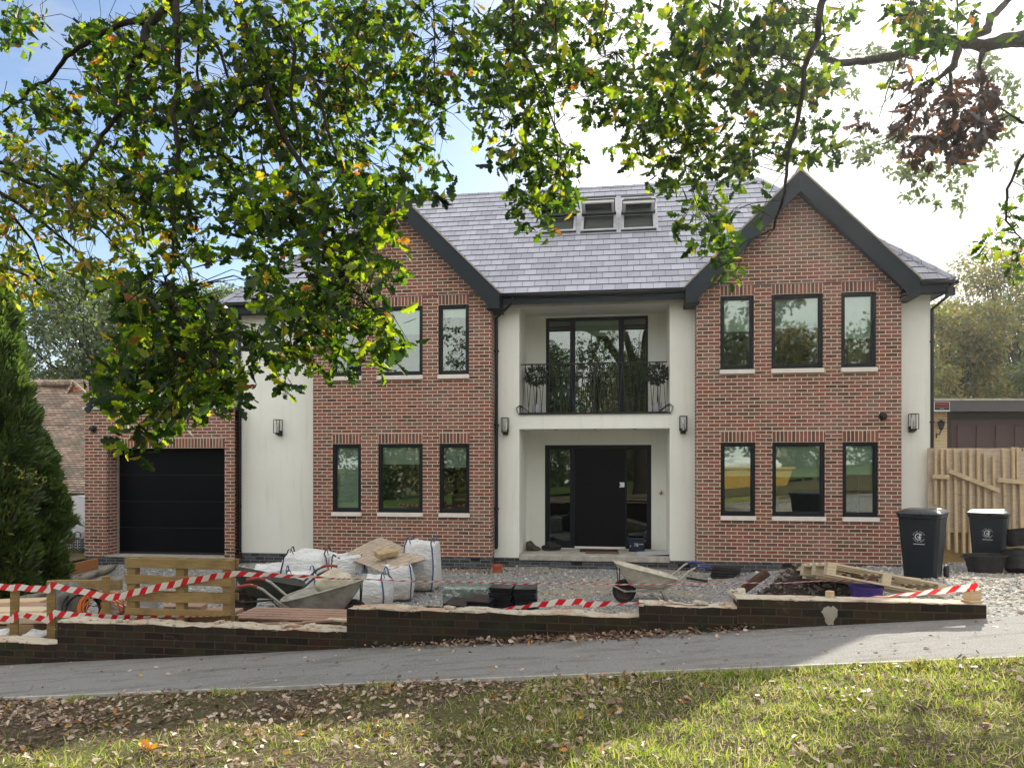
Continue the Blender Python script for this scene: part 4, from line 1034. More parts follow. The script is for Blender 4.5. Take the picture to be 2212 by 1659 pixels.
# right-hand pale rubble strip
u, v, p = place_uv(2500, 5.2, 9.5, -8.2, -2.0, rg, drv); n = len(p)
o = scatter('rubble_stones', (iv, iff), p, rnd_unit(rg, n), np.tile([0, 0, 1.], (n, 1)) + rg.normal(size=(n, 3)) * .3, rg.gamma(3, .010, n) + .012, flat('pale_rubble', (.50,.45,.38), .9, .1, var=.4, scale=30)); o['kind'] = 'stuff'

def leaves_on(name, u, v, p, rng, mat, smin=.035, smax=.085, lift=.012, curl=.5, parent=None, tilt=.45):
    n = len(p); a = rng.uniform(0, 2*pi, n)
    x = np.stack([np.cos(a), np.sin(a), rng.normal(0, tilt * .5, n)], 1); nn_ = np.stack([rng.normal(0, tilt, n), rng.normal(0, tilt, n), np.ones(n)], 1)
    return scatter(name, OAK, p + np.stack([np.zeros(n), np.zeros(n), rng.uniform(0, lift, n)], 1), x, nn_, rng.uniform(smin, smax, n), mat, parent, curl=rng.uniform(-curl, curl, n))
def pos_uv(u, v, zf=zground):
    return np.stack([u * c_ + v * s_, Y0 - u * s_ + v * c_, np.array([zf(a, b) for a, b in zip(u, v)])], 1)
# verge litter: thickest along the pavement edge and on the left
N = 33000; u = rg.uniform(-4.5, 8.0, N); d = rg.uniform(0, 1, N) ** 1.25 * 3.0; v = VP - .03 - d
X = u * c_ + v * s_
dens = np.where(u < 2.2, 1.0, .42) * np.where(d < .75, 1.0, .62) * (.55 + .45 * np.sin(u * 2.3 + v * 1.9) * np.sin(v * 3.1 - u))
k = rg.uniform(0, 1, N) < dens; u, v = u[k], v[k]
o = leaves_on('leaf_litter', u, v, pos_uv(u, v, verge_z) + np.array([0, 0, .010]), rg, M['litter'], .022, .064, tilt=.6); o['kind'] = 'stuff'
# drift of leaves along the foot of the wall
N = 900; px = rg.normal(1240, 190, N); px = px[(px > 640) & (px < 1640)]; u = np.array([uW(x) for x in px]); v = VW - np.abs(rg.normal(0, .075, len(u))) - .01
o = leaves_on('leaf_drift', u, v, pos_uv(u, v) + np.array([0, 0, .008]), rg, M['litter'], .03, .07, .04, tilt=.7); o['kind'] = 'stuff'
N = 230; u = rg.uniform(-5, 6, N); v = rg.uniform(VP + .05, VW - .03, N)
o = leaves_on('pavement_leaves', u, v, pos_uv(u, v) + np.array([0, 0, .008]), rg, M['litter'], .02, .055, .004); o['kind'] = 'stuff'
# leaves in the yard, thick in front of the left bay and by the bins
N = 700; u = np.concatenate([rg.normal(-.4, .8, 420), rg.uniform(-8, 9, 280)]); v = np.concatenate([rg.normal(-.25, .25, 420), rg.uniform(-5, .1, 280)]); k = v < .3; u, v = u[k], v[k]
o = leaves_on('yard_leaves', u, v, pos_uv(u, v, drv) + np.array([0, 0, .01]), rg, M['litter'], .03, .08, .02); o['kind'] = 'stuff'
N = 500; u = rg.uniform(5.2, 9.5, N); v = rg.uniform(-8.2, -3, N)
o = leaves_on('drive_leaves', u, v, pos_uv(u, v, drv) + np.array([0, 0, .01]), rg, M['litter'], .03, .07, .02); o['kind'] = 'stuff'

# grass
BL = ([(0,-.05,0),(0,.05,0),(.45,.042,.0),(.45,-.042,.0),(1,0,-.16)], [[0,1,2,3],[3,2,4]])
N = 210000; u = rg.uniform(-4.2, 7.6, N); d = rg.uniform(.0, 2.6, N); v = VP - .04 - d
patch = (.5 + .5 * np.sin(u * 1.7 + 1.3 * np.sin(v * 2.2)) * np.sin(v * 2.9 + .8 * np.sin(u * 2.6))) ** 1.5; fine = .5 + .5 * np.sin(u * 9 + v * 5) * np.sin(v * 11 - u * 4)
dens = (.18 + .82 * np.clip((u + .2) / 2.2, 0, 1)) * (.35 + .65 * patch) * (.5 + .5 * fine)
dens = np.where((d < .9) & (u < 1.5), dens * .22, dens); dens = np.where((u < 1.2) & (d > .9), .45 * patch * (.4 + .6 * fine) + .05, dens)
edge = (d < .10) & (u > 3.0); dens = np.where(edge, 1.0, dens)
dens = np.where((d < .12) & (np.sin(u * 4.7) > .82), .9, dens)
k = rg.uniform(0, 1, N) < dens; u, v, d = u[k], v[k], d[k]; n = len(u)
p = pos_uv(u, v, verge_z)
x = np.stack([rg.normal(0, .45, n), rg.normal(0, .45, n), np.ones(n)], 1); low = rg.uniform(0, 1, n) < .5; x[low, 2] = .3
size = rg.gamma(5, .0062, n) + .010 * np.where((d < .14), 1.7, 1) * np.where((d < .14) & (u > 3), 1.2, 1)
o = scatter('grass', BL, p, x, rnd_unit(rg, n), size, M['grass']); o['kind'] = 'stuff'
# single notable leaves
def big_leaf(px, py, Y, size, label, seed, mat='litterorange', n=4):
    r = np.random.default_rng(seed); 
    for _ in range(30):
        p0 = P(px, py, Y); g = gz(p0.x, p0.y); Y = .5 * Y + .5 * (EYE - g) * F / (py - 1000)
    a = r.uniform(-1.2, 1.2, n) + pi / 2 * 0 + np.linspace(0, 5, n)
    x = np.stack([np.cos(a), np.sin(a) * .6, np.abs(r.normal(.5, .25, n))], 1)
    o = scatter('fallen_leaf', OAK, np.zeros((n, 3)), x, rnd_unit(r, n) + np.array([0, 0, .6]), np.full(n, size) * r.uniform(.8, 1.1, n), M[mat], curl=r.uniform(-.4, .4, n))
    o.location = (p0.x, p0.y, g + .015); tag(o, label, 'leaf')
big_leaf(325, 1622, 4.0, .085, 'large bright orange curled leaf lying on the grass in the left foreground', 3, n=5)
big_leaf(1245, 1558, 4.6, .05, 'small yellow leaf lying on the shaded grass right of centre', 4, n=3)
big_leaf(1348, 1468, 5.75, .075, 'reddish brown oak leaf standing on edge beside the pavement', 5, 'litter', n=3)
big_leaf(1246, 1392, 7.0, .085, 'tall pale brown leaf propped against the foot of the front wall', 6, 'litter', n=3)
big_leaf(300, 1462, 6.4, .04, 'small orange leaf lying on the left pavement', 7, n=3)
big_leaf(1062, 1452, 6.0, .05, 'yellow green leaf lying in the middle of the pavement', 8, n=3)
# ------------------------------------------------------------ builders' clutter
def at(px, Y, z=None, dz=0):
    X = PX(px, Y); return Vector((X, Y, (gz(X, Y) if z is None else z) + dz))
def pallet_parts(t, L=1.2, W=1.0, mat='wood', nd=5, seed=0, blocks=True, board=.10):
    """pallet lying flat: decks along x, height .144"""
    r = random.Random(seed)
    for k in range(nd):
        y = -W/2 + board/2 + k * (W - board) / (nd - 1); m = MB(); m.box(-L/2, L/2, y - board/2, y + board/2, .122, .144); m.obj('deck_board', M[mat], t, bevel=.003)
    for x in (-L/2 + .05, 0, L/2 - .05):
        m = MB(); m.box(x - .05, x + .05, -W/2, W/2, .100, .122); m.obj('cross_board', M[mat], t, bevel=.003)
        for y in (-W/2 + .05, 0, W/2 - .05):
            m = MB(); m.box(x - .05, x + .05, y - .05, y + .05, .022, .100); m.obj('block', M[mat], t, bevel=.003)
    for y in (-W/2 + .05, 0, W/2 - .05):
        m = MB(); m.box(-L/2, L/2, y - .05, y + .05, 0, .022); m.obj('bottom_board', M[mat], t, bevel=.003)

# upright pallet beside the wall (boards as measured)
Yp = 8.02; s = F / Yp
t = thing('upright_pallet', 'greenish treated timber pallet standing upright on edge behind the left front wall', 'pallet', at(384, Yp, 0), -TH)
def lz(py): return EYE - (py - 1000) / s
def lx(px): return (px - 384) / s
for (a, b, w) in ((1207.3, 1227.8, 0), (1244, 1263.4, .006), (1280, 1301, .004), (1315.4, 1330, 0)):
    m = MB(); n = 12; x0, x1 = lx(260), lx(508); v = []
    for k in range(n + 1):
        x = x0 + (x1 - x0) * k / n; e = w * math.sin(k * .9); 
        for y in (-.011, .011): v += [(x, y, lz(b) + e * .6), (x, y, lz(a) + e)]
    f = []
    for k in range(n):
        o = 4 * k; f += [(o, o+4, o+5, o+1), (o+2, o+3, o+7, o+6), (o+1, o+5, o+7, o+3), (o, o+2, o+6, o+4)]
    f += [(0, 1, 3, 2), (4*n, 4*n+2, 4*n+3, 4*n+1)]
    m.mesh(v, f); m.obj('deck_board', M['woodgreen'], t, bevel=.003)
m = MB(); m.box(lx(260), lx(508), -.011, .011, lz(1352) - .12, lz(1345) - .02); m.obj('deck_board', M['woodgreen'], t, bevel=.003)
for a, b in ((262, 281.5), (377, 396), (486, 505.5)):
    m = MB(); m.box(lx(a), lx(b), .012, .10, lz(1385), lz(1208)); m.obj('stringer', M['woodgreen'], t, bevel=.003)
for a, b in ((1207, 1228), (1281, 1296), (1330, 1345)):
    m = MB(); m.box(lx(260), lx(512), .101, .122, lz(b), lz(a)); m.obj('back_board', M['woodgreen'], t, bevel=.003)

# square posts carrying the tape
def post(px0, px1, ytop, Y, label, mat='woodgreen', rz=R(24)):
    w = (px1 - px0) / F * Y / (cos(rz) + sin(rz)); X = PX((px0 + px1) / 2, Y); zt = EYE - (ytop - 1000) / F * Y; g = gz(X, Y)
    m = MB(); m.box(-w/2, w/2, -w/2, w/2, g - .05, zt); o = m.obj('timber_post', M[mat], bevel=.003); o.location = (X, Y, 0); o.rotation_euler = (0, R(random.Random(px0).uniform(-1, 1)), rz)
    return tag(o, label, 'post', 'short square posts at the left')
post(22, 42, 1263, 8.35, 'leftmost square timber post with tape, standing behind the low end of the wall')
post(100.5, 121.5, 1254, 8.26, 'square timber post with tape standing right at the step of the left wall')
post(219.5, 239.5, 1244, 8.16, 'tallest square timber post standing just left of the upright pallet')
m = MB(); m.bar(at(122, 9.3, EYE - 263/F*9.3), at(262, 9.1, EYE - 263/F*9.1), .045, .125); tag(m.obj('timber_board', M['woodgreen'], bevel=.003), 'horizontal timber board on edge behind the taped posts and the black coil', 'board')

# barrier tapes: ribbons with a twist
def ribbon(name, pts, label, w=.072):
    """pts: (px, py, Y, roll degrees: 90 shows full width, 0 edge on)"""
    P3 = [P(a, b, c) for a, b, c, d in pts]; ro = [R(d) for *_, d in pts]
    sm = []; N = 14
    for i in range(len(P3) - 1):
        for k in range(N):
            f = k / N; sm.append((P3[i].lerp(P3[i+1], f), ro[i] + (ro[i+1] - ro[i]) * (f * f * (3 - 2*f))))
    sm.append((P3[-1], ro[-1])); m = MB(); acc = 0; prev = None; rows = []
    for i, (p, r) in enumerate(sm):
        d = (sm[min(i+1, len(sm)-1)][0] - sm[max(i-1, 0)][0]).normalized(); sag = Vector((0, 0, .004 * math.sin(i * .7)))
        side = Vector((0, 0, 1)) - d * d.z; side.normalize(); back = d.cross(side)
        wv = (side * sin(r) + back * cos(r)) * w / 2
        if prev is not None: acc += (p - prev).length
        if abs(sin(r)) < sin(R(24)): acc = math.floor(acc / .16) * .16 + .150
        prev = p; rows.append((p + sag - wv, p + sag + wv, acc))
    for a, b in zip(rows, rows[1:]): m.face([a[0], b[0], b[1], a[1]], [(a[2], 0), (b[2], 0), (b[2], w), (a[2], w)])
    o = m.obj(name, M['tape'], recalc=False, smooth=True); return tag(o, label, 'barrier tape', 'red and white barrier tapes')
ribbon('barrier_tape', [(-60, 1262, 8.3, 90), (28, 1270, 8.26, 90), (36, 1268, 8.24, 90), (104, 1274, 8.18, 90), (112, 1264, 8.16, 85), (226, 1288, 8.06, 90), (240, 1291, 8.04, 80), (330, 1271, 7.98, 88), (420, 1252, 7.94, 75), (505, 1239, 7.9, 60), (600, 1242, 8.0, 42), (760, 1251, 8.3, 21), (1100, 1260, 8.4, 20), (1450, 1262, 8.3, 20), (1700, 1258, 8.2, 20), (1945, 1249, 8.4, 30)],
       'upper red and white tape from the left posts over the pallet across the yard')
ribbon('barrier_tape', [(-60, 1330, 8.3, 90), (26, 1338, 8.26, 90), (40, 1325, 8.24, 70), (104, 1340, 8.18, 90), (116, 1324, 8.16, 88), (170, 1330, 8.1, 88), (240, 1333, 8.05, 60), (320, 1332, 7.96, 30), (520, 1330, 7.88, 12), (748, 1322, 7.7, 10)],
       'lower red and white tape from the left posts low across the upright pallet')
ribbon('barrier_tape', [(1060, 1318, 7.0, 10), (1120, 1311, 7.0, 40), (1200, 1301, 7.0, 82), (1262, 1299, 7.0, 88)], 'short red and white tape lying on the middle of the wall top', .06)
ribbon('barrier_tape', [(1258, 1306, 6.96, 88), (1290, 1304, 7.0, 70), (1350, 1303.5, 7.0, 30), (1500, 1303.5, 7.0, 8)], 'short striped tape end thinning out rightwards beside the wheelbarrow wheel', .06)
ribbon('barrier_tape', [(1850, 1291, 6.7, 15), (1900, 1288, 6.7, 20), (2000, 1280, 6.68, 45), (2085, 1270, 6.62, 62), (2098, 1269, 6.6, 90), (2113, 1267, 6.6, 90)], 'red and white tape tied to the timber block at the wall right end')
# timber block at the end of the wall
zb = SEG[4][2] + .01; m = MB(); m.box(-.055, .055, -.045, .045, .018, .115); m.box(-.075, .07, -.06, .055, 0, .018)
o = m.obj('timber_block', M['wood'], bevel=.004); o.location = (PX(2100, 6.65), 6.65, zb); o.rotation_euler = (0, 0, R(12)); tag(o, 'small timber block standing on the right end of the front wall', 'timber block')
for k, (px, py, lab) in enumerate(((1527, 1300, 'small wood offcut behind the wall between the wheelbarrow and the step'), (1664, 1294, 'small wood offcut behind the wall left of the soil heap'), (1804, 1291, 'small wood offcut behind the wall in front of the soil heap'), (1397, 1307, 'small wood offcut on the wall top below the wheelbarrow wheel'))):
    Y = 7.05; q = P(px, py, Y); m = MB(); m.box(-.03, .03, -.03, .03, -.03, .03); o = m.obj('wood_offcut', M['wood'], bevel=.003); wallz = [SEG[2][2], SEG[3][2], SEG[4][2], SEG[2][2]][k]
    u_, v_ = WL(q.x, q.y); q = LW(uW(px), VW + .17, wallz + .035) if k != 1 else LW(uW(1632), VW + .16, wallz + .03); o.location = q; o.rotation_euler = (0, 0, R(20 * k)); tag(o, lab, 'offcut', 'wood offcuts on the wall')

# sleepers at the left boundary
def beam(name, a, b, w, h, mat, label, cat, group=None):
    m = MB(); m.bar(a, b, w, h); o = m.obj(name, M[mat], bevel=.006); return tag(o, label, cat, group)
ye = 15.9; xe = PX(210, ye); zs = -.455
A_ = Vector((xe, ye, -.565)); B_ = Vector((PX(68, 13.9), 13.9, -.565)); C_ = Vector((PX(-30, 11.6), 11.6, -.565))
beam('timber_sleeper', A_, B_, .06, .235, 'woodorange', 'orange brown timber sleeper edging the left boundary next to the garage', 'sleeper', 'timber sleepers along the left boundary')
beam('timber_sleeper', B_ + Vector((-.02, -.02, .0)), C_, .06, .235, 'woodorange', 'orange brown timber sleeper at the far left edge, nearest the camera', 'sleeper', 'timber sleepers along the left boundary')
m = MB()
for k in range(14):
    f = k / 13; p = A_.lerp(C_, f) + Vector((.22 + .07 * math.sin(k * 2.1), 0, -.09)); m.tube([p - Vector((0, .25, .03)), p + Vector((0, .25, -.03))], .12, 7, flat=.35)
tag(m.obj('mortar_strip', M['sand'], smooth=True), 'strip of spread mortar running along the foot of the orange sleepers', 'mortar')

# ---------------- wheelbarrows
def wheelbarrow(px, Y, rz, label, tubmat, grip, lift=0, scale=1, fill=False, wheelrim='rustrim'):
    t = thing('wheelbarrow', label, 'wheelbarrow', at(px, Y, None, lift), rz, 'wheelbarrows in the yard'); t.scale = (scale,) * 3
    # tub: rounded rectangular rings from rim to base
    def ring(x0, x1, w0, w1, z0, z1, n=28):
        r = []
        for k in range(n):
            a = 2 * pi * k / n; cx, cy = cos(a), sin(a); e = .55
            X = (abs(cx) ** e) * (1 if cx >= 0 else -1); Yy = (abs(cy) ** e) * (1 if cy >= 0 else -1)
            x = (x0 + x1) / 2 + X * (x1 - x0) / 2; f = (x - x0) / (x1 - x0); w = w0 + (w1 - w0) * f
            r.append((x, Yy * w, z0 + (z1 - z0) * f))
        return r
    rings = [ring(-.56, .44, .34, .33, .40, .655), ring(-.545, .425, .325, .315, .385, .635), ring(-.46, .33, .28, .27, .31, .47), ring(-.34, .20, .23, .22, .235, .30), ring(-.30, .14, .18, .17, .225, .265)]
    v = sum(rings, []); n = 28; f = []
    for i in range(len(rings) - 1):
        for k in range(n): f.append((i*n+k, i*n+(k+1) % n, (i+1)*n+(k+1) % n, (i+1)*n+k))
    f.append(tuple((len(rings)-1)*n + k for k in range(n)))
    m = MB(); m.mesh(v, f); tub = m.obj('tub', M[tubmat], t, smooth=True, solid=.006)
    m = MB(); rr = rings[0] + [rings[0][0]]; m.tube(rr, .011, 6, cap=False); m.obj('rim', M[tubmat], tub, smooth=True)
    for sy in (-1, 1):
        m = MB(); m.tube([(-1.02, sy*.27, .60), (-.86, sy*.27, .62), (-.74, sy*.26, .565), (-.55, sy*.25, .40), (-.30, sy*.215, .235), (.05, sy*.16, .215), (.28, sy*.07, .19), (.47, sy*.07, .285), (.50, 0, .29)], .0155, 8); m.obj('frame', M['tubdark' if tubmat == 'tubdark' else 'galv'], t, smooth=True)
        m = MB(); m.tube([(-1.03, sy*.27, .598), (-.88, sy*.27, .62), (-.80, sy*.265, .595)], .020, 8); m.obj('grip', M[grip], t, smooth=True)
        m = MB(); m.tube([(-.30, sy*.215, .235), (-.38, sy*.24, .10), (-.42, sy*.25, .0), (-.36, sy*.25, -.0), (-.22, sy*.22, .12), (-.10, sy*.19, .225)], .0135, 8); m.obj('leg', M['tubdark' if tubmat == 'tubdark' else 'galv'], t, smooth=True)
        m = MB(); m.tube([(.38, sy*.18, .58), (.37, sy*.07, .26)], .008, 6); m.obj('brace', M['black'], t)
    R90 = Matrix.Translation((.28, 0, .19)) @ Matrix.Rotation(R(90), 4, 'X')
    m = MB(); m.lathe([(.118, -.03), (.15, -.045), (.18, -.035), (.192, 0), (.18, .035), (.15, .045), (.118, .03)], 28, R90); wh = m.obj('wheel', M['rubber'], t, smooth=True)
    m = MB(); m.lathe([(.02, -.05), (.03, -.05), (.035, -.022), (.10, -.018), (.125, -.036), (.128, 0), (.125, .036), (.10, .018), (.035, .022), (.03, .05), (.02, .05)], 24, R90); m.obj('rim_disc', M[wheelrim], wh, smooth=True)
    m = MB(); m.lathe([(.02, -.055), (.02, .055)], 8, R90); m.obj('axle', M['galv'], wh)
    return t
wheelbarrow(1386, 11.9, R(180), 'cement-coloured wheelbarrow with blue handle standing side on in front of the porch', 'galvpale', 'bluegrip')
wheelbarrow(712, 9.9, R(8), 'large dirty grey wheelbarrow with red grip carrying a torn cement bag', 'galv', 'redgrip', 0.0, 1.1)
wheelbarrow(570, 11.0, R(196), 'dark wheelbarrow in front of the cream wall, left of the grey one', 'tubdark', 'redgrip', 0, 1.05)
# torn bag of cement in the big barrow
def lumpy(name, sx, sy, sz, loc, rz, mat, label, cat, seed, group=None, parent=None, peak=None, amp=.12, nseg=20, nring=12, smooth=True, noise=2.2):
    from mathutils import noise as mn
    v = []; f = []
    for i in range(nring + 1):
        ph = pi * i / nring
        for k in range(nseg):
            a = 2 * pi * k / nseg; e = .6
            x = abs(cos(a)) ** e * (1 if cos(a) > 0 else -1) * abs(sin(ph)) ** .55; y = abs(sin(a)) ** e * (1 if sin(a) > 0 else -1) * abs(sin(ph)) ** .55; z = cos(ph); z = (abs(z) ** .7) * (1 if z > 0 else -1)
            d = mn.noise(Vector((x * noise + seed, y * noise, z * noise))) * amp * 2 + mn.noise(Vector((x * 6 + seed, y * 6, z * 6))) * amp * .5
            x *= 1 + d; y *= 1 + d; z2 = z * (1 + d)
            if peak and z > 0: z2 += peak[2] * max(0, 1 - math.hypot(x - peak[0], y - peak[1]) * 2.0)
            v.append((x * sx / 2, y * sy / 2, (z2 + 1) * sz / 2))
    for i in range(nring):
        for k in range(nseg): f.append((i*nseg+k, (i+1)*nseg+k, (i+1)*nseg+(k+1) % nseg, i*nseg+(k+1) % nseg))
    m = MB(); m.mesh(v, f); o = m.obj(name, M[mat], parent, smooth=smooth, subsurf=1)
    if parent is None: o.location = loc; o.rotation_euler = (0, 0, rz); tag(o, label, cat, group)
    return o
lumpy('torn_bag', .50, .36, .26, at(722, 9.95, -.16), .2, 'bagdirty', 'torn yellowish cement bag peaking up in the large grey wheelbarrow', 'bag', 3, peak=(.1, 0, .9), amp=.16)

# ---------------- bulk bags
def bulk_bag(px, Y, w, h, rz, label, seed, top='closed', slump=0, strap='strapblue'):
    from mathutils import noise as mn
    t = thing('bulk_bag', label, 'bulk bag', at(px, Y), rz, 'white bulk bags by the house')
    n = 9; v = []; f = []; idx = {}
    rings = 13; per = []
    for i in range(rings):
        z = i / (rings - 1)
        bul = 1 + .10 * math.sin(pi * min(1, z * 1.15)) - (.10 if z > .93 else 0)
        for k in range(32):
            a = 2 * pi * k / 32; e = .42; x = abs(cos(a)) ** e * (1 if cos(a) > 0 else -1); y = abs(sin(a)) ** e * (1 if sin(a) > 0 else -1)
            d = mn.noise(Vector((x * 1.6 + seed, y * 1.6, z * 2.2))) * .10 + mn.noise(Vector((x * 5 + seed, y * 5, z * 3))) * .035 * (1 + z)
            b = bul * (1 + d) * (.88 if i == 0 else 1)
            zz = z * h * (1 + (mn.noise(Vector((x * 1.3 + seed * 2, y * 1.3, 5))) * .16 - slump * (x * .5 + .5) * .4) * z)
            v.append((x * w / 2 * b, y * w / 2 * b, zz))
    for i in range(rings - 1):
        for k in range(32): f.append((i*32+k, i*32+(k+1) % 32, (i+1)*32+(k+1) % 32, (i+1)*32+k))
    # crumpled top
    last = (rings - 1) * 32; m0 = len(v); lv = [.70, .42, .18]
    for q, sc in enumerate(lv):
        for k in range(32):
            x, y, z = v[last + k]; d = mn.noise(Vector((x * 9 + seed, y * 9, q * 3.3))) * .13
            v.append((x * sc, y * sc, z + (.03 if top == 'closed' else -.05) + d * h * .8 + (.05 * h if top == 'tuft' and q > 0 else 0)))
    for q in range(3):
        a0 = last if q == 0 else m0 + (q - 1) * 32; b0 = m0 + q * 32
        for k in range(32): f.append((a0+k, a0+(k+1) % 32, b0+(k+1) % 32, b0+k))
    f.append(tuple(m0 + 64 + k for k in range(32))); f.append(tuple(reversed(range(32))))
    m = MB(); m.mesh(v, f); m.obj('sack', M['bag'], t, smooth=True, subsurf=1)
    for q, k in enumerate((4, 12, 20, 28)):
        m = MB(); pts = [Vector(v[i * 32 + k]) * 1.012 + Vector((0, 0, .004)) for i in range(rings)]; m.tube(pts, .014, 6, flat=.4); m.obj('seam_webbing', M[strap], t, smooth=True)
        a = Vector(v[last + k]); c = Vector(v[last + (k + 3) % 32]); m = MB(); mid = (a + c) / 2 + Vector((0, 0, .10 if top != 'flat' else -.06))
        m.tube([a, a.lerp(mid, .6) + Vector((0, 0, .03)), mid, c.lerp(mid, .6) + Vector((0, 0, .03)), c], .013, 6, flat=.4); m.obj('lifting_loop', M[strap], t, smooth=True)
    return t
bulk_bag(912, 13.1, .56, .86, R(-10), 'tall white bulk bag with knotted top, rightmost, before the brick bay', 1, 'tuft')
bulk_bag(860, 12.2, .48, .56, R(5), 'white bulk bag half under the chipboard, left of the tall knotted bag', 2, 'flat')
bulk_bag(668, 13.6, .86, .58, R(4), 'wide sagging white bulk bag with black edge straps against the cream wall', 3, 'closed', strap='strapblack')
bulk_bag(752, 13.3, .62, .62, R(12), 'white bulk bag under the left end of the chipboard', 7, 'flat', strap='strapblack')
bulk_bag(650, 11.9, .52, .46, R(10), 'small full white bulk bag between the dark and the grey wheelbarrow', 4, 'closed')
bulk_bag(805, 11.4, .52, .48, R(-8), 'small white bulk bag right behind the wheel of the grey wheelbarrow', 5, 'closed')
lumpy('crumpled_sack', .66, .5, .36, at(586, 13.7), .3, 'bag', 'low crumpled heap of empty white sacks left of the bulk bags', 'sack', 8, amp=.28)
# bent chipboard over the bags with a stone on it
c4 = [P(737, 1203, 13.5), P(832, 1253, 11.9), P(919, 1208, 12.6), P(822, 1172, 13.9)]
m = MB(); n = 12; rows = []
for i in range(n + 1):
    row = []
    for j in range(n + 1):
        a, b = i / n, j / n; p = c4[0].lerp(c4[1], a).lerp(c4[3].lerp(c4[2], a), b); p = p + Vector((0, 0, .10 * math.sin(pi * (a * .5 + b * .5)))); row.append(p)
    rows.append(row)
for i in range(n):
    for j in range(n): m.face([rows[i][j], rows[i+1][j], rows[i+1][j+1], rows[i][j+1]])
tag(m.obj('chipboard_sheet', M['ply'], solid=.014, smooth=True), 'sagging sheet of pinkish chipboard laid over the bulk bags', 'board')
m = MB(); m.box(-.19, .19, -.10, .10, 0, .10); o = m.obj('stone_block', M['rubble'], bevel=.015); q = P(834, 1200, 12.6); o.location = q; o.rotation_euler = (R(16), R(-6), R(38)); tag(o, 'sandy stone block lying on the chipboard over the bags', 'stone')

# ---------------- flat pallets at the left front
for k, (px, Y, z, lab) in enumerate(((640, 8.75, None, 'reddish pallet at the bottom of the flat stack left of the wall step'), (645, 8.75, 1, 'second reddish pallet from the bottom of the flat stack'), (632, 8.7, 2, 'third reddish pallet of the flat stack, just below the top one'), (648, 8.8, 3, 'topmost reddish pallet of the flat stack left of the wall step'))):
    p = at(px, Y); t = thing('flat_pallet', lab, 'pallet', (p.x, p.y - .15, -.74 + .146 * k), -TH + R((-1, 2, -2, 1)[k]), 'flat pallets stacked by the wall'); pallet_parts(t, 1.32, .62, 'woodred', 5, k)
rp = random.Random(9)
for k in range(5):
    p = at(560 + 50 * k, 8.15, None); m = MB(); a = rp.uniform(-.3, .3); m.bar((-.28, 0, 0), (.28, rp.uniform(-.1, .1), rp.uniform(-.04, .05)), rp.uniform(.05, .09), .022); o = m.obj('wood_scrap', M['woodred' if k % 2 else 'woodpale'], bevel=.002); o.location = (p.x, p.y, -.21 + .02 * k); o.rotation_euler = (0, 0, a)
    tag(o, 'scrap board lying just behind the left wall, number %s from the left' % ('one', 'two', 'three', 'four', 'five')[k] if False else ['leftmost scrap board on the heap behind the left wall top', 'second scrap board from the left behind the wall top', 'middle scrap board of the heap behind the left wall top', 'fourth scrap board, second from the wall step', 'rightmost scrap board beside the wall step'][k], 'scrap board', 'scrap boards behind the left wall')
# debris pile carrying them
lumpy('rubble_heap', 1.7, .7, .52, at(660, 8.15, -.72), -TH, 'soil', 'low heap of rubble behind the wall under the scrap boards', 'rubble heap', 12, amp=.12)

# ---------------- things behind the far-left wall end
def plank(pa, pb, Y1, Y2, w, h, mat, label, grp='planks lying at the far left'):
    m = MB(); m.bar(P(pa[0], pa[1], Y1), P(pb[0], pb[1], Y2), w, h, (0, 0, 1)); tag(m.obj('plank', M[mat], bevel=.003), label, 'plank', grp)
plank((-60, 1303), (104, 1297), 9.7, 9.6, .30, .045, 'wood', 'uppermost wide orange plank stacked at the far left')
plank((-60, 1313), (104, 1309), 9.4, 9.3, .26, .04, 'woodred', 'dark red plank between the two pale planks at the far left')
plank((-60, 1321), (112, 1318), 9.1, 9.0, .30, .05, 'woodpale', 'pale plank second from the bottom at the far left')
plank((-60, 1336), (118, 1333), 8.8, 8.75, .34, .07, 'woodpale', 'thick pale plank lowest of the pile at the far left')
def carton(px, py, Y, w, d, h, rz, mat, label, flaps=True):
    t = thing('cardboard_box', label, 'box', P(px, py, Y), rz)
    m = MB(); m.box(-w/2, w/2, -d/2, d/2, -h, 0); m.obj('body', M[mat], t, bevel=.004)
    m = MB(); m.lathe([(.035, 0), (.035, .004)], 16, Matrix.Translation((w * .28, -d/2 - .001, -h * .45)) @ Matrix.Rotation(R(90), 4, 'X') @ Matrix.Diagonal((1.4, .8, 1, 1))); m.obj('hand_hole', M['black'], t)
    return t
carton(64, 1342, 8.75, .34, .3, .30, R(-6), 'cardboard', 'brown cardboard box with a hand hole between the two left posts')
carton(8, 1346, 8.8, .30, .3, .30, R(4), 'cardboard', 'brown cardboard box at the extreme left edge of the picture')
lumpy('plastic_bag', .30, .24, .19, P(76, 1400, 8.42), .2, 'bag', 'crumpled white plastic bag in front of the left cardboard box', 'bag', 21, amp=.25)
lumpy('plastic_bag', .24, .24, .19, P(0, 1398, 8.46), .2, 'bag', 'crumpled white plastic bag at the extreme left behind the wall', 'bag', 22, amp=.25)
lumpy('grey_sheet', .34, .30, .62, P(150, 1380, 8.6), .3, 'greyfab', 'grey rubber sheet draped left of the black coil', 'sheet', 24, amp=.2, peak=(-.2, 0, .3))
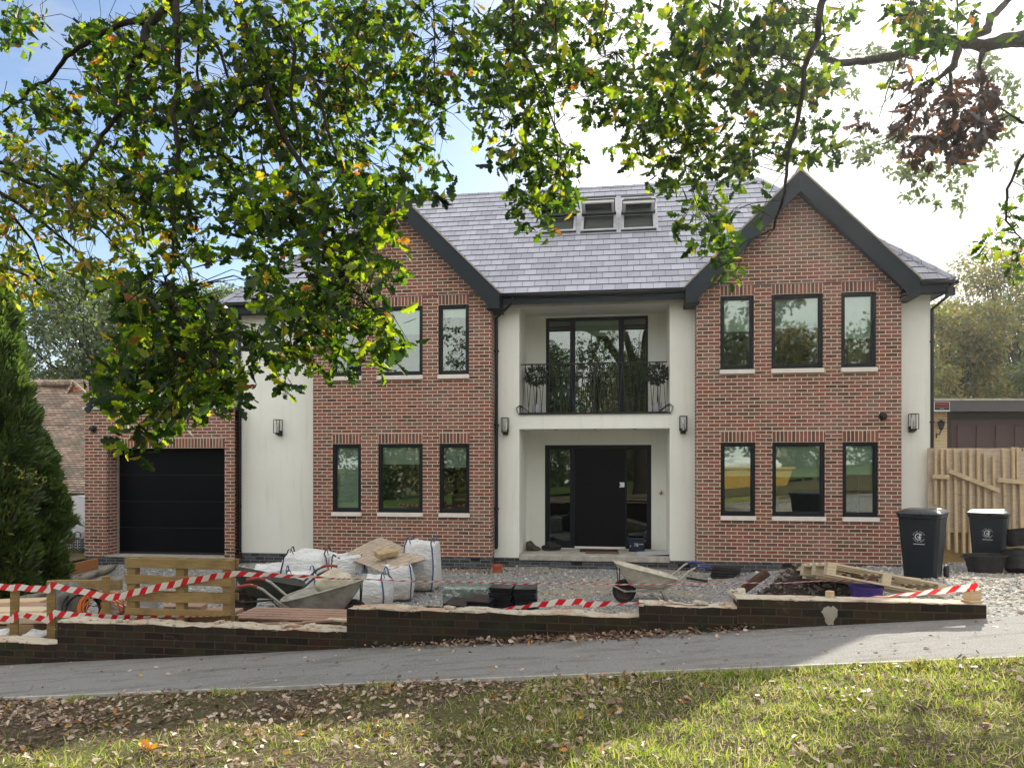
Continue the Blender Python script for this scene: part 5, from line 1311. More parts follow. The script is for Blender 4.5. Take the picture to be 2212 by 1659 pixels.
def coil(name, px, py, Y, r, n, rw, mat, label, tilt, seed, spread=.10, group=None):
    rg_ = random.Random(seed); m = MB()
    for k in range(n):
        rr = r * rg_.uniform(.74, 1.04); dx = rg_.uniform(-spread, spread); ph = rg_.uniform(-.12, .12); ph2 = rg_.uniform(-.12, .12)
        pts = []
        for i in range(33):
            a = 2 * pi * i / 32; v = Vector((rr * cos(a), dx + .03 * math.sin(a * 2 + k), rr * sin(a))); v = Matrix.Rotation(ph, 3, 'X') @ Matrix.Rotation(ph2, 3, 'Z') @ v; pts.append(v)
        m.tube(pts, rw, 6, cap=False)
    o = m.obj(name, M[mat], smooth=True); o.location = P(px, py, Y); o.rotation_euler = tilt; return tag(o, label, 'coil')
coil('pipe_coil', 178, 1318, 8.6, .235, 15, .013, 'cableblack', 'large coil of black pipe behind the left wall top', (R(-18), 0, R(38)), 1, .11)
coil('pipe_coil', 152, 1306, 8.8, .17, 12, .016, 'cableblack', 'smaller bunch of thick black pipe leaning left of the big coil', (R(10), R(-30), R(60)), 4, .06)
coil('cable_coil', 204, 1310, 8.35, .155, 11, .0065, 'orange', 'coil of orange cable hanging in the black coil', (R(8), 0, R(55)), 2, .05)
coil('cable_coil', 250, 1305, 8.5, .14, 10, .006, 'orange', 'second orange cable coil between the tallest post and the upright pallet', (R(30), 0, R(-20)), 3, .06)
lumpy('plastic_bag', .30, .24, .32, P(250, 1350, 8.6), 0, 'bag', 'white printed plastic bag behind the post beside the pallet', 'bag', 25, amp=.18)
lumpy('plastic_bag', .34, .26, .50, P(316, 1368, 8.5), 0, 'bag', 'pale blue white plastic bag seen through the lower gap of the upright pallet', 'bag', 26, amp=.22)
m = MB(); m.bar((0, 0, 0), (.62, 0, 0), .20, .32); o = m.obj('timber_box', M['woodred'], bevel=.004); o.location = P(330, 1335, 8.9); tag(o, 'dark brown timber box seen through the lower gap of the pallet', 'box')
m = MB(); m.box(-.28, .28, -.2, .2, 0, .36); o = m.obj('wooden_crate', M['woodred'], bevel=.004); o.location = P(462, 1385, 8.8); tag(o, 'open dark wooden crate behind the right half of the upright pallet', 'crate')
rng2 = np.random.default_rng(8); n = 60
o = scatter('weed', OVAL, rng2.normal(0, .07, (n, 3)), rnd_unit(rng2, n) + np.array([0, 0, .6]), rnd_unit(rng2, n), rng2.uniform(.06, .12, n), M['shrubleaf']); o.location = P(402, 1352, 8.2); tag(o, 'small dark green weed growing behind the wall inside the pallet gap', 'plant')
n = 14; o = scatter('weed', OVAL, rng2.normal(0, .025, (n, 3)), rnd_unit(rng2, n) + np.array([0, 0, .6]), rnd_unit(rng2, n), rng2.uniform(.03, .05, n), M['grass']); o.location = P(130, 1352, 7.9); tag(o, 'tiny bright green weed on the left step of the wall', 'plant')
n = 16; o = scatter('weed', OVAL, rng2.normal(0, .03, (n, 3)), rnd_unit(rng2, n) + np.array([0, 0, .6]), rnd_unit(rng2, n), rng2.uniform(.04, .07, n), M['shrubleaf']); q = LW(uW(1522), VW - .03, 0); o.location = (q.x, q.y, zpave(uW(1522)) + .03); tag(o, 'small green weed growing at the foot of the wall right of centre', 'plant')

# ---------------- slate packs, middle
def slate_stack(px0, px1, ytop, Y, n, label, seed, base=None, depth=.5, tilt=0):
    w = (px1 - px0) / F * Y; X = PX((px0 + px1) / 2, Y); g = gz(X, Y); zt = EYE - (ytop - 1000) / F * Y; r = random.Random(seed)
    t = thing('slate_stack', label, 'stack', (X, Y, g), -TH + R(r.uniform(-4, 4)), 'stacks of black slates'); h = (zt - g) / n
    for k in range(n):
        m = MB(); dx, dy = r.uniform(-.012, .012), r.uniform(-.02, .02); a = Matrix.Translation((dx, dy, k * h)) @ Matrix.Rotation(R(r.uniform(-2.5, 2.5)), 4, 'Z') @ Matrix.Rotation(R(r.uniform(-1.3, 1.3) + tilt * (k > n * .6)), 4, 'Y')
        m.box(-w/2, w/2, -depth/2, depth/2, 0, h * .72, a); m.obj('slate', M['blackplastic'], t, bevel=.002)
    return t
slate_stack(1064, 1112, 1262, 9.9, 20, 'taller left stack of black slates in the middle of the yard', 1)
slate_stack(1113, 1160, 1264, 9.9, 19, 'right stack of black slates, next to the wheelbarrow wheel side', 2)
slate_stack(1015, 1066, 1290, 9.6, 14, 'low stack of black slates touching the tall stacks', 3)
slate_stack(967, 1014, 1296, 9.5, 13, 'lowest leftmost stack of black slates, splayed at the top', 4, tilt=5)
m = MB(); w = 98 / F * 10.6; m.box(-w/2, w/2, -.25, .25, 0, EYE - 262/F*10.6 + .66); o = m.obj('wrapped_pack', M['film'], bevel=.03); o.location = at(1012, 10.6, -.66); o.rotation_euler = (0, 0, -TH); tag(o, 'film-wrapped pack of slates behind the low stacks', 'pack')
m = MB(); m.bar((-.6, 0, 0), (.6, 0, 0), .06, .02)

# ---------------- soil heap, tilted pallet, bucket
from mathutils import noise as mn
t = None; m = MB(); nu_, nv_ = 46, 30; rows = []
hc = at(1725, 9.5); 
for j in range(nv_ + 1):
    row = []
    for i in range(nu_ + 1):
        x = (i / nu_ - .5) * 2.3; y = (j / nv_ - .5) * 1.9; r = math.hypot(x / 1.1, y / .9); hgt = max(0, 1 - r) ** .7 * .80
        hgt *= 1 + .25 * mn.noise(Vector((x * 2.2, y * 2.2, 1))); X, Yy = hc.x + x, hc.y + y
        row.append((X, Yy, gz(X, Yy) - .03 + hgt + .035 * mn.noise(Vector((x * 9, y * 9, 2))) * (hgt > .01)))
    rows.append(row)
for j in range(nv_):
    for i in range(nu_): m.face([rows[j][i], rows[j][i+1], rows[j+1][i+1], rows[j+1][i]])
tag(m.obj('soil_heap', M['soil'], smooth=True), 'heap of dark soil and rubble behind the right part of the front wall', 'soil heap')
rh = np.random.default_rng(4); n = 1500; ii = rh.integers(4, nu_ - 4, n); jj = rh.integers(3, nv_ - 3, n); pp_ = np.array([rows[j][i] for i, j in zip(ii, jj)]) + rh.normal(0, .02, (n, 3)) * np.array([1, 1, .3])
o = scatter('heap_rubble', (iv, iff), pp_, rnd_unit(rh, n), rnd_unit(rh, n), rh.gamma(2.2, .013, n) + .012, flat('heap_stones', (.20,.16,.14), .9, .1, var=.5, scale=40)); o['kind'] = 'stuff'
m = MB(); m.box(-.19, .19, -.07, .07, -.045, .045); o = m.obj('broken_kerb', M['oldclay'], bevel=.015); o.location = P(1632, 1254, 9.3) ; o.rotation_euler = (0, R(-38), R(-10)); tag(o, 'broken reddish brown block tilted on the left side of the soil heap', 'stone')
lumpy('cement_lump', .36, .3, .14, P(1786, 1246, 9.6), .3, 'rubble', 'pale greenish lump of cement sack on top of the soil heap', 'cement lump', 31, amp=.3)
lumpy('cement_lump', .16, .12, .14, LW(uW(1606), VW + .35, SEG[3][2] - .02), .3, 'coping', 'pale broken lump of mortar at the wall step left of the heap', 'cement lump', 32, amp=.3)
# the tilted pallet: one top deck edge falling to the right, blocks, bottom boards
pa, pb = P(1882, 1288 - 0, 8.9), P(2112, 1330, 8.9)
t = thing('tilted_pallet', 'pale new timber pallet lying tilted down to the right on the soil heap', 'pallet', P(1999, 1276, 8.7), 0); t.rotation_euler = (R(-9), R(10.5), R(-4)); 
t.location = P((1882 + 2112) / 2 - 0, 1292, 8.7); 
t.location = P(1755 + (2000 - 1755) / 2 + 118 * 0, 1265, 8.55)
pallet_parts(t, 1.30, .86, 'woodpale', 5, 4, board=.10)
t2 = thing('tilted_pallet', 'second pale pallet lying underneath the tilted one, its left edge sticking out', 'pallet', P(1842, 1262, 9.2), 0); t2.rotation_euler = (R(-9), R(7), R(3)); pallet_parts(t2, 1.25, .8, 'woodpale', 4, 5, board=.12)
bk = thing('bucket', 'purple plastic tub lying below the tilted pallet', 'bucket', P(1871, 1318, 8.3), 0)
m = MB(); m.lathe([(.14, 0), (.175, .26), (.185, .26), (.185, .275), (.172, .275), (.165, .26), (.13, .012)], 28); m.obj('body', M['purple'], bk, smooth=False)
m = MB(); m.tube([(.18 * cos(a), .18 * sin(a) , .26 + .0) for a in np.linspace(0, pi, 12)], .006, 5); m.obj('handle', M['purple'], bk)

# manhole risers, pot, planks
g_ = at(1566, 14.35); t = thing('access_rings', 'stack of round black plastic access rings in front of the right brick bay', 'access rings', g_)
for k in range(4):
    m = MB(); r = .27 - .006 * (k % 2); z = .05 * k; m.lathe([(r - .05, z), (r, z), (r + .012, z + .012), (r, z + .022), (r, z + .042), (r - .05, z + .042)], 30, Matrix.Translation((.01 * k, 0, 0))); m.obj('ring', M['rubber'], t)
m = MB(); m.lathe([(.0, .19), (.24, .19), (.245, .205), (.0, .21)], 30, Matrix.Translation((.03, 0, 0))); m.obj('cover', M['rubber'], t)
t = thing('plant_pot', 'empty terracotta coloured pot by the downpipe at the left of the porch', 'pot', at(1074, 15.05))
m = MB(); m.lathe([(.085, 0), (.10, .13), (.118, .13), (.122, .175), (.108, .175), (.098, .13), (.08, .01)], 22); m.obj('body', M['terracotta'], t); m = MB(); m.lathe([(0, .01), (.08, .012)], 16); m.obj('inner_base', M['black'], t)
for k, (a, b, lab) in enumerate((((1484, 1225), (1527, 1236), 'dark narrow board lying on the gravel behind the blue handle'), ((1482, 1234), (1519, 1243), 'pale narrow board lying on the gravel, nearer than the dark one'))):
    m = MB(); Y = 14.0 - k * .5; p, q = at(a[0], Y + .2), at(b[0], Y - .2); m.bar(p + Vector((0, 0, .04)), q + Vector((0, 0, .03)), .06, .035); tag(m.obj('narrow_board', M['pot' if k else 'black'], bevel=.002), lab, 'board')
# strips of cables in the left yard
rgc = random.Random(5); m = MB(); pts = []
for k in range(60):
    f = k / 59; p = at(130 + 130 * f, 12.2 + .5 * math.sin(k * .5)); pts.append(p + Vector((.15 * cos(k * .9), .1 * sin(k * .9), .03 + .03 * math.sin(k * 1.3))))
m.tube(pts, .007, 5); tag(m.obj('loose_cable', M['black'], smooth=True), 'tangled thin cable lying on the gravel in front of the garage', 'cable')

# ---------------- wheelie bins
def wheelie_bin(px, Y, rz, label):
    t = thing('wheelie_bin', label, 'wheelie bin', at(px, Y), rz, 'black wheelie bins by the fence')
    rings = []
    for z, w, d0, d1 in ((0, .40, -.20, .22), (.02, .44, -.235, .25), (.25, .47, -.255, .27), (.62, .52, -.285, .31), (.90, .555, -.31, .345), (.93, .56, -.315, .35), (.935, .585, -.335, .365), (.985, .585, -.335, .365)):
        c = .05; rings.append([(-w/2 + c, d0, z), (w/2 - c, d0, z), (w/2, d0 + c, z), (w/2, d1 - c, z), (w/2 - c, d1, z), (-w/2 + c, d1, z), (-w/2, d1 - c, z), (-w/2, d0 + c, z)])
    v = sum(rings, []); f = [tuple(reversed(range(8)))]
    for i in range(len(rings) - 1):
        for k in range(8): f.append((i*8+k, i*8+(k+1) % 8, (i+1)*8+(k+1) % 8, (i+1)*8+k))
    f.append(tuple((len(rings)-1)*8+k for k in range(8))); m = MB(); m.mesh(v, f); m.obj('body', M['binplastic'], t, bevel=.008)
    lr = []
    for z, w, d0, d1 in ((.980, .61, -.375, .37), (1.01, .615, -.38, .37), (1.035, .55, -.32, .35), (1.06, .44, -.22, .30)):
        c = .05; lr.append([(-w/2 + c, d0, z), (w/2 - c, d0, z), (w/2, d0 + c, z), (w/2, d1 - c, z), (w/2 - c, d1, z), (-w/2 + c, d1, z), (-w/2, d1 - c, z), (-w/2, d0 + c, z)])
    v = sum(lr, []); f = [tuple(reversed(range(8)))]
    for i in range(3):
        for k in range(8): f.append((i*8+k, i*8+(k+1) % 8, (i+1)*8+(k+1) % 8, (i+1)*8+k))
    f.append(tuple(24 + k for k in range(8))); m = MB(); m.mesh(v, f); m.obj('lid', M['binlid'], t, bevel=.010)
    m = MB(); m.tube([(-.26, .40, 1.0), (-.26, .45, 1.0), (.26, .45, 1.0), (.26, .40, 1.0)], .016, 8); m.obj('handle', M['binplastic'], t)
    for sx in (-1, 1):
        m = MB(); m.lathe([(.03, -.025), (.09, -.028), (.105, -.012), (.105, .012), (.09, .028), (.03, .025)], 20, Matrix.Translation((sx * .27, .29, .105)) @ Matrix.Rotation(R(90), 4, 'Y')); m.obj('wheel', M['rubber'], t)
    # printed emblem: ring lettering, stylised E and F, bar below
    y = lambda z: -.283 - (z - .62) * .095 - .004
    zc = .66; tl = math.atan(.085); rot = (R(90) - tl * 1, 0, 0)
    em = MB(); R0 = .048
    Mx = Matrix.Translation((0, y(zc) - .002, zc)) @ Matrix.Rotation(R(90) + tl, 4, 'X')
    def stroke(pts, w=.011):
        for a, b in zip(pts, pts[1:]): em.bar(Mx @ Vector((a[0], a[1], 0)), Mx @ Vector((b[0], b[1], 0)), w, .003, (0, -1, 0))
    stroke([(.047 * cos(a), .047 * sin(a)) for a in np.linspace(R(50), R(310), 14)])
    stroke([(-.02, .0), (.035, .0)]); stroke([(.012, .034), (.012, -.034)]); stroke([(.012, .030), (.042, .030)]); stroke([(-.012, -.018), (.03, -.018)], .009)
    em.obj('emblem', M['logo'], t)
    for word, a0, a1, flip in (('EPPING FOREST', 160, 20, 1), ('DISTRICT COUNCIL', 202, 338, -1)):
        for i, ch in enumerate(word):
            if ch == ' ': continue
            a = R(a0 + (a1 - a0) * i / (len(word) - 1)); rr = .076
            p = Mx @ Vector((rr * cos(a), rr * sin(a), 0)); ang = a - R(90) if flip > 0 else a + R(90)
            e = (Matrix.Rotation(R(90) + tl, 4, 'X') @ Matrix.Rotation(ang, 4, 'Z')).to_euler()
            text(ch, .021, M['logo'], t, p, e, 'ring_letter', .0005)
    m = MB(); p = Vector((0, y(.55) - .002, .55)); m.box(-.075, .075, p.y - .001, p.y + .002, .546, .554); m.obj('number_strip', M['logo'], t)
    return t
wheelie_bin(1993, 11.2, R(-39), 'nearer left black wheelie bin standing at the corner of the house')
wheelie_bin(2137, 13.0, R(-38), 'further right black wheelie bin standing by the fence behind a rubber tub')
# rubber builder's tubs
def rubber_tub(px, Y, label, rz=0, rot=None, zz=None, sc=1):
    t = thing('rubber_tub', label, 'rubber tub', at(px, Y, zz), rz, 'black rubber tubs by the bins'); t.scale = (sc,) * 3
    if rot: t.rotation_euler = rot
    def rr(w, d, z, n=32): return [(w * abs(cos(a)) ** .6 * (1 if cos(a) > 0 else -1), d * abs(sin(a)) ** .6 * (1 if sin(a) > 0 else -1), z) for a in [2*pi*k/n for k in range(n)]]
    L_ = [rr(.19, .14, 0), rr(.205, .15, .08), rr(.21, .155, .085), rr(.222, .165, .155), rr(.228, .17, .16), rr(.24, .18, .23), rr(.255, .195, .235), rr(.255, .195, .25), rr(.235, .175, .25), rr(.18, .13, .01)]
    v = sum(L_, []); f = [tuple(reversed(range(32)))]
    for i in range(len(L_) - 1):
        for k in range(32): f.append((i*32+k, i*32+(k+1) % 32, (i+1)*32+(k+1) % 32, (i+1)*32+k))
    f.append(tuple((len(L_)-1)*32+k for k in range(32))); m = MB(); m.mesh(v, f); m.obj('body', M['rubber'], t)
    for sx in (-1, 1): m = MB(); m.tube([(sx*.24, -.06, .235), (sx*.29, -.05, .22), (sx*.29, .05, .22), (sx*.24, .06, .235)], .012, 6); m.obj('handle', M['rubber'], t)
    return t
rubber_tub(2128, 12.15, 'black rubber tub standing in front of the further wheelie bin', R(4), sc=1.22)
rubber_tub(2208, 12.0, 'tipped black rubber tub lying at the lower right edge', rot=(R(-14), R(22), R(10)), sc=1.25)
rubber_tub(2212, 12.9, 'upper black rubber tub resting on the one at the right edge', rot=(R(-8), R(-8), R(-20)), zz=.16, sc=1.2)

# ---------------- right fence of boards and battens
fx0, fx1 = 2011, 2330; Yf = 14.6
fence = thing('timber_fence', 'unfinished timber fence with pale panel, upright battens and slanting braces at the right', 'fence', (0, 0, 0))
def fz(py, Y=Yf): return EYE - (py - 1000) / F * Y
m = MB(); X0, X1 = PX(2005, Yf), PX(2345, Yf); m.box(X0, X1, Yf + .02, Yf + .035, fz(1135), fz(968)); m.obj('panel', M['ply'], fence)
m = MB(); m.box(X0, X1, Yf + .02, Yf + .08, fz(1150), fz(1134)); m.obj('rail', M['fencewood'], fence, bevel=.003)
m = MB(); m.box(X0, X1, Yf + .05, Yf + .09, -.6, fz(1150)); m.obj('lower_panel', M['woodgreen'], fence)
rr_ = random.Random(2)
for (xz, yt, yb, w, lean) in ((341, 530, 980, 25, 0), (390, 525, 1000, 24, .1), (443, 528, 1350, 27, .3), (505, 530, 1375, 27, .4), (568, 535, 1395, 26, .3), (627, 525, 1415, 30, .2), (690, 525, 1400, 26, .3), (748, 562, 1380, 26, .4), (820, 588, 1380, 26, .3), (898, 522, 1000, 26, .6), (980, 510, 1230, 28, .3), (1018, 512, 800, 26, 0), (1045, 790, 1230, 36, .4)):
    px = (2040 + xz / 3.606) * .9457; t0 = (880 + yt / 3.606) * .9457; b0 = (880 + yb / 3.606) * .9457; W = w / 3.606 * .9457 / F * Yf * .8
    X = PX(px, Yf); g = max(fz(b0), gz(X, Yf) - .05); m = MB(); m.bar((X + lean * .06, Yf - .02, g), (X, Yf - .005 - rr_.uniform(0, .03), fz(t0)), W, .05, (0, 1, 0)); m.obj('batten', M['fencewood'], fence, bevel=.003)
for a, b, w in (((325, 752), (460, 755), .085), ((460, 705), (878, 870), .085), ((862, 778), (1090, 800), .085)):
    A = P((2040 + a[0] / 3.606) * .9457, (880 + a[1] / 3.606) * .9457, Yf - .09); B_2 = P((2040 + b[0] / 3.606) * .9457, (880 + b[1] / 3.606) * .9457, Yf - .09); m = MB(); m.bar(A, B_2, .04, w); m.obj('brace', M['fencewood'], fence, bevel=.003)
# ------------------------------------------------------------ neighbouring buildings
# right: flat roofed garage
Yg = 18.0
ng = thing('neighbour_garage', 'low yellow brick garage with brown panelled door and flat black fascia beyond the right fence', 'garage', (0, 0, 0))
X0 = PX(1990, Yg); X1 = PX(2420, Yg); zt = EYE + 135 / F * Yg; zf = EYE + 110 / F * Yg
xd = PX(2046, Yg)
m = MB(); m.box(X0, xd, Yg, Yg + .3, -.6, zf); m.obj('brick_pier', M['yellowbrick'], ng)
m = MB(); m.box(X0 + .05, X1, Yg + .3, Yg + 6, -.6, zt - .3); m.obj('side_wall', M['yellowbrick'], ng)
m = MB(); m.box(X0 - .25, X1, Yg - .3, Yg - .27, zf, zt - .02); m.obj('fascia', flat('charcoal_fascia', (.07,.07,.075), .5, .4), ng)
m = MB(); m.box(X0 - .25, X1, Yg - .27, Yg + 6.2, zt - .08, zt); m.obj('flat_roof', M['concrete'], ng)
m = MB(); m.box(X0 - .27, X1, Yg - .33, Yg - .28, zt - .03, zt + .02); m.obj('roof_trim', M['concrete'], ng)
m = MB(); m.box(xd, X1, Yg + .12, Yg + .2, -.6, zf); dr = m.obj('garage_door', M['brown'], ng)
m = MB(); m.box(xd, xd + .14, Yg + .06, Yg + .12, -.6, zf); m.box(xd + .14, X1, Yg + .06, Yg + .12, zf - .17, zf); m.obj('door_frame', flat('dark_brown_frame', (.04,.028,.028), .6, .3), dr)
for k in range(14):
    a = xd + .30 + k * .47; m = MB(); m.box(a, a + .34, Yg + .09, Yg + .12, -.3, zf - .32); m.obj('door_panel', M['brown'], dr, bevel=.02)
q = P(2033, 921, Yg - .12); m = MB(); m.lathe([(.0, .17), (.03, .14), (.10, .10), (.085, .085), (.05, -.06), (.02, -.09), (.0, -.1)], 8, Matrix.Translation(q)); la = m.obj('lantern', M['black'], ng)
m = MB(); m.lathe([(.066, .07), (.046, -.05)], 8, Matrix.Translation(q) @ Matrix.Diagonal((1.05, 1.05, 1, 1))); m.obj('lantern_glass', M['blind'], la)
m = MB(); m.tube([q + Vector((0, 0, -.09)), q + Vector((-.02, .04, -.20)), q + Vector((-.05, .1, -.16)), q + Vector((-.05, .11, -.28))], .014, 6); m.obj('bracket', M['black'], la)
# warning sign fixed on the fascia
Ysg = Yg - .32; sg = thing('warning_sign', 'black WARNING sign with red lettering and white border on the garage fascia', 'sign', P(2034.5, 878, Ysg)); 
sw, shh = 34 / F * Ysg, 21.5 / F * Ysg
m = MB(); m.box(-sw/2, sw/2, -.006, .006, -shh/2, shh/2); m.obj('board', M['logo'], sg)
m = MB(); m.box(-sw/2 + .012, sw/2 - .012, -.009, -.006, -shh/2 + .03, shh/2 - .010); m.obj('face', M['signblack'], sg)
text('WARNING', .074, M['signred'], sg, (0, -.0105, shh * .24), name='warning_lettering')
m = MB(); m.box(-sw/2 + .02, sw/2 - .02, -.0105, -.009, -shh*.07, -shh*.04); m.obj('red_rule', M['signred'], sg)
text('NO.10', .034, M['pot'], sg, (0, -.0105, -shh * .23), name='small_lettering')

# left: tiled house
Yh = 19.5
nh = thing('tiled_house', 'neighbouring house with long low clay tiled roof and red hung gablet beyond the garage', 'house', (0, 0, 0))
XR = PX(330, Yh); XL = PX(-420, Yh); ze = EYE - 66 / F * Yh
# long catslide towards the camera
yr = Yh + 4.6; zr = EYE + 172 / F * yr
m = MB(); A = Vector((XL, Yh, ze)); n = 44
slp = math.atan((zr - ze) / (yr - Yh)); slope(m, A, (1, 0, 0), (0, 1, 0), XR - XL, (yr - Yh) / cos(slp) * .56, slp, 0, 0, g=.10, lip=.012)
m.obj('lower_roof', M['tile'], nh, recalc=False)
# upper roof, ridge running left from the gablet
m = MB(); xg = PX(160, yr - 1.0); zm = ze + (zr - ze) * .50; ym = Yh + (yr - Yh) * .50
slope(m, (XL, ym + .1, zm + .05), (1, 0, 0), (0, 1, 0), xg + 1.25 - XL, (yr - ym) / cos(slp) * 1.06, slp, 0, .50, g=.10, lip=.012); m.obj('upper_roof', M['tile'], nh, recalc=False)
xr = xg + .35; 
m = MB(); a, b, c = P(128, 876, yr - .35), P(160, 829, yr - .35), P(196, 876, yr - .35); m.face([a, c, b]); m.face([a + Vector((0, .1, 0)), b + Vector((0, .1, 0)), c + Vector((0, .1, 0))]); m.obj('hung_tile_gablet', M['hungtile'], nh)
m = MB(); m.bar(P(126, 879, yr - .45), P(160, 826, yr - .45), .12, .07); m.bar(P(160, 826, yr - .45), P(214, 877, yr - .45), .12, .07); m.obj('barge_tile', M['tile'], nh)
for k in range(5):
    m = MB(); m.box(0, .28, 0, .02, 0, .2, Matrix.Translation(P(134 + k * 10 if k < 4 else 158, (872, 866, 862, 867, 850)[k], yr - .42)) @ Matrix.Rotation(R(-4), 4, 'Y')); m.obj('hung_tile', M['hungtile'], nh)
m = MB(); m.tube([P(40, 829, yr), P(158, 828, yr - .3)], .11, 8); m.tube([P(116, 905, yr - 1.4), P(122, 930, yr - 1.9), P(142, 960, yr - 2.4)], [.20, .19, .14], 8, flat=.6); m.obj('ridge_tile', M['tile'], nh)
m = MB(); m.box(XL, XR, Yh + .25, Yh + 8, -1.2, ze + .02); m.obj('house_wall', M['wpaint'], nh)
m = MB(); m.box(XL, XR, Yh - .06, Yh + .02, ze - .10, ze + .01); m.obj('gutter', M['black'], nh)
m = MB(); m.box(PX(-420, Yh), PX(330, Yh), yr - .1, yr, ze, zr - .3); m.obj('rear_wall', M['wpaint'], nh)
# white arched wall with iron gate
Ya = 18.3
aw = thing('arched_wall', 'white painted garden wall rising in an arch between the conifer and the garage', 'wall', (0, 0, 0))
m = MB(); pts = []; cx, cz, rx = PX(166, Ya), EYE - (1118 - 1000) / F * Ya, 46 / F * Ya
outer = [(cx - rx - .9, -1.0)] + [(cx - rx - .9, cz - .3), (cx - rx - .25, cz - .12)] + [(cx + (rx + .05) * cos(a), cz + (rx + .02) * sin(a)) for a in np.linspace(pi * .98, 0, 20)] + [(cx + rx + .6, cz), (cx + rx + .6, -1.0)]
ir, icx = 29 / F * Ya, PX(163.5, Ya); icz = EYE - (1165 - 1000) / F * Ya + .12
inner = [(icx + ir, -1.0)] + [(icx + ir * cos(a), icz + ir * 1.25 * sin(a)) for a in np.linspace(0, pi, 18)] + [(icx - ir, -1.0)]
m.prism(outer + inner, Ya, Ya + .22); m.obj('masonry', M['wpaint'], aw)
ib = MB(); ib.box(icx - 1.2, icx + 1.2, Ya + .9, Ya + 1.0, -1.0, icz + .7); tag(ib.obj('white_side_wall', M['wpaint']), 'plain white wall seen through the iron garden gate', 'wall')
ga = thing('iron_gate', 'black wrought iron arched garden gate with scrollwork in the white wall', 'gate', (icx, Ya + .08, -.9))
zt_ = icz + .9
def gt(mb, pts, r=.011): mb.tube([(x, 0, z) for x, z in pts], r, 5)
m = MB(); gt(m, [(-ir + .02, 0), (-ir + .02, zt_)] , .016); gt(m, [(ir - .02, 0), (ir - .02, zt_)], .016); gt(m, [(ir * .97 * cos(a), zt_ + ir * 1.22 * sin(a)) for a in np.linspace(0, pi, 18)], .016)
zmid = zt_ - .02 - .0; gt(m, [(-ir, zmid - .10), (ir, zmid - .10)], .015); gt(m, [(-ir, .1), (ir, .1)], .015); m.obj('frame', M['black'], ga)
def scroll(mb, x, z, r, s=1, turns=1.4, flip=1):
    pts = []
    for k in range(22):
        a = k / 21 * turns * 2 * pi; rr = r * (1 - .75 * k / 21); pts.append((x + s * rr * cos(a) , z + flip * rr * sin(a)))
    gt(mb, pts, .007)
m = MB(); top = zmid - .10; step = ir * 2 / 3
for x in (-ir + step, -ir + 2 * step): gt(m, [(x, .1), (x, top)], .012)
m.obj('upright_bars', M['black'], ga)
m = MB()
for c in range(3):
    x = -ir + step * (c + .5)
    for k in range(5):
        z = .25 + k * (top - .30) / 4.6
        for s_2 in (-1, 1):
            scroll(m, x + s_2 * .055, z, .055, s_2, 1.2, 1); scroll(m, x + s_2 * .055, z + .10, .055, s_2, 1.2, -1)
for s_2 in (-1, 1):
    scroll(m, s_2 * ir * .7, top + .16, .08, s_2, 1.3); scroll(m, s_2 * ir * .35, top + .09, .07, -s_2, 1.3); gt(m, [(s_2 * ir * .55, top + .3), (s_2 * ir * .3, zt_ + ir * .75), (s_2 * .05, zt_ + ir * .8)]); scroll(m, s_2 * ir * .55, zt_ + ir * .9, .06, s_2, 1.3)
gt(m, [(.08 * cos(a), top + .1 + .08 * sin(a)) for a in np.linspace(0, 2 * pi, 16)]); m.obj('scrollwork', M['black'], ga)

# far left: second brick garage behind the conifer
fg = thing('brick_garage', 'brick garage with dark door at the far left edge, half hidden by the conifer', 'garage', (0, 0, 0))
Yl = 13.4; xr_ = PX(39, Yl)
m = MB(); zt2 = EYE + 45 / F * Yl; zo = EYE - 25 / F * Yl
m.box(xr_ - 3.6, xr_, Yl, Yl + .3, zo + .22, zt2); m.box(xr_ - .12, xr_, Yl, Yl + .3, -1.2, zo + .22); m.obj('brick_wall', M['brick'], fg)
m = MB(); m.box(xr_ - 3.4, xr_ - .12, Yl - .004, Yl + .03, zo, zo + .22); m.obj('brick_lintel', M['soldier'], fg, uvoff=(0, -zo))
m = MB(); m.box(xr_ - 3.4, xr_ - .12, Yl + .25, Yl + .3, -1.2, zo); m.obj('garage_door', flat('dark_brown_door', (.035,.026,.020), .6, .3), fg)
m = MB(); m.box(xr_ - 3.6, xr_ - .05, Yl + .3, Yl + .9, zt2 - .15, zt2 - .02); m.obj('flat_roof', M['concrete'], fg)
m = MB(); m.box(xr_ - .1, xr_, Yl + .3, Yl + .6, -1.2, zt2 - .02); m.obj('side_wall', M['brick'], fg)
q = P(30, 1043, Yl - .1); m = MB(); m.box(q.x - .08, q.x + .08, q.y - .02, q.y + .08, q.z - .08, q.z + .06); m.obj('floodlight', M['white'], fg, bevel=.01)

# things opposite the house, seen only as reflections in its windows
sk = thing('skip', 'yellow steel skip standing in the road opposite the house', 'skip', (3.6, -3.2, zpave(5) - .1), R(-8)); sk.location = (5.2, -6.6, .05)
m = MB(); m.prism([(-1.4, 0), (1.4, 0), (1.9, 1.3), (-1.9, 1.3)], -.85, .85); m.obj('hull', M['skip'], sk)
for k in range(5): m = MB(); m.box(-1.2 + k * .6, -1.12 + k * .6, -.92, -.85, .05, 1.25); m.obj('rib', M['skip'], sk); 
m = MB(); m.box(-1.95, 1.95, .80, .95, 1.25, 1.35); m.box(-1.95, 1.95, -.95, -.80, 1.25, 1.35); m.obj('rim', M['skip'], sk)
lumpy('skip_rubble', 3.2, 1.4, .8, (5.2, -6.6, 1.05), R(-8), 'bag', 'heap of white bags and rubble filling the yellow skip', 'rubble', 44, amp=.3)
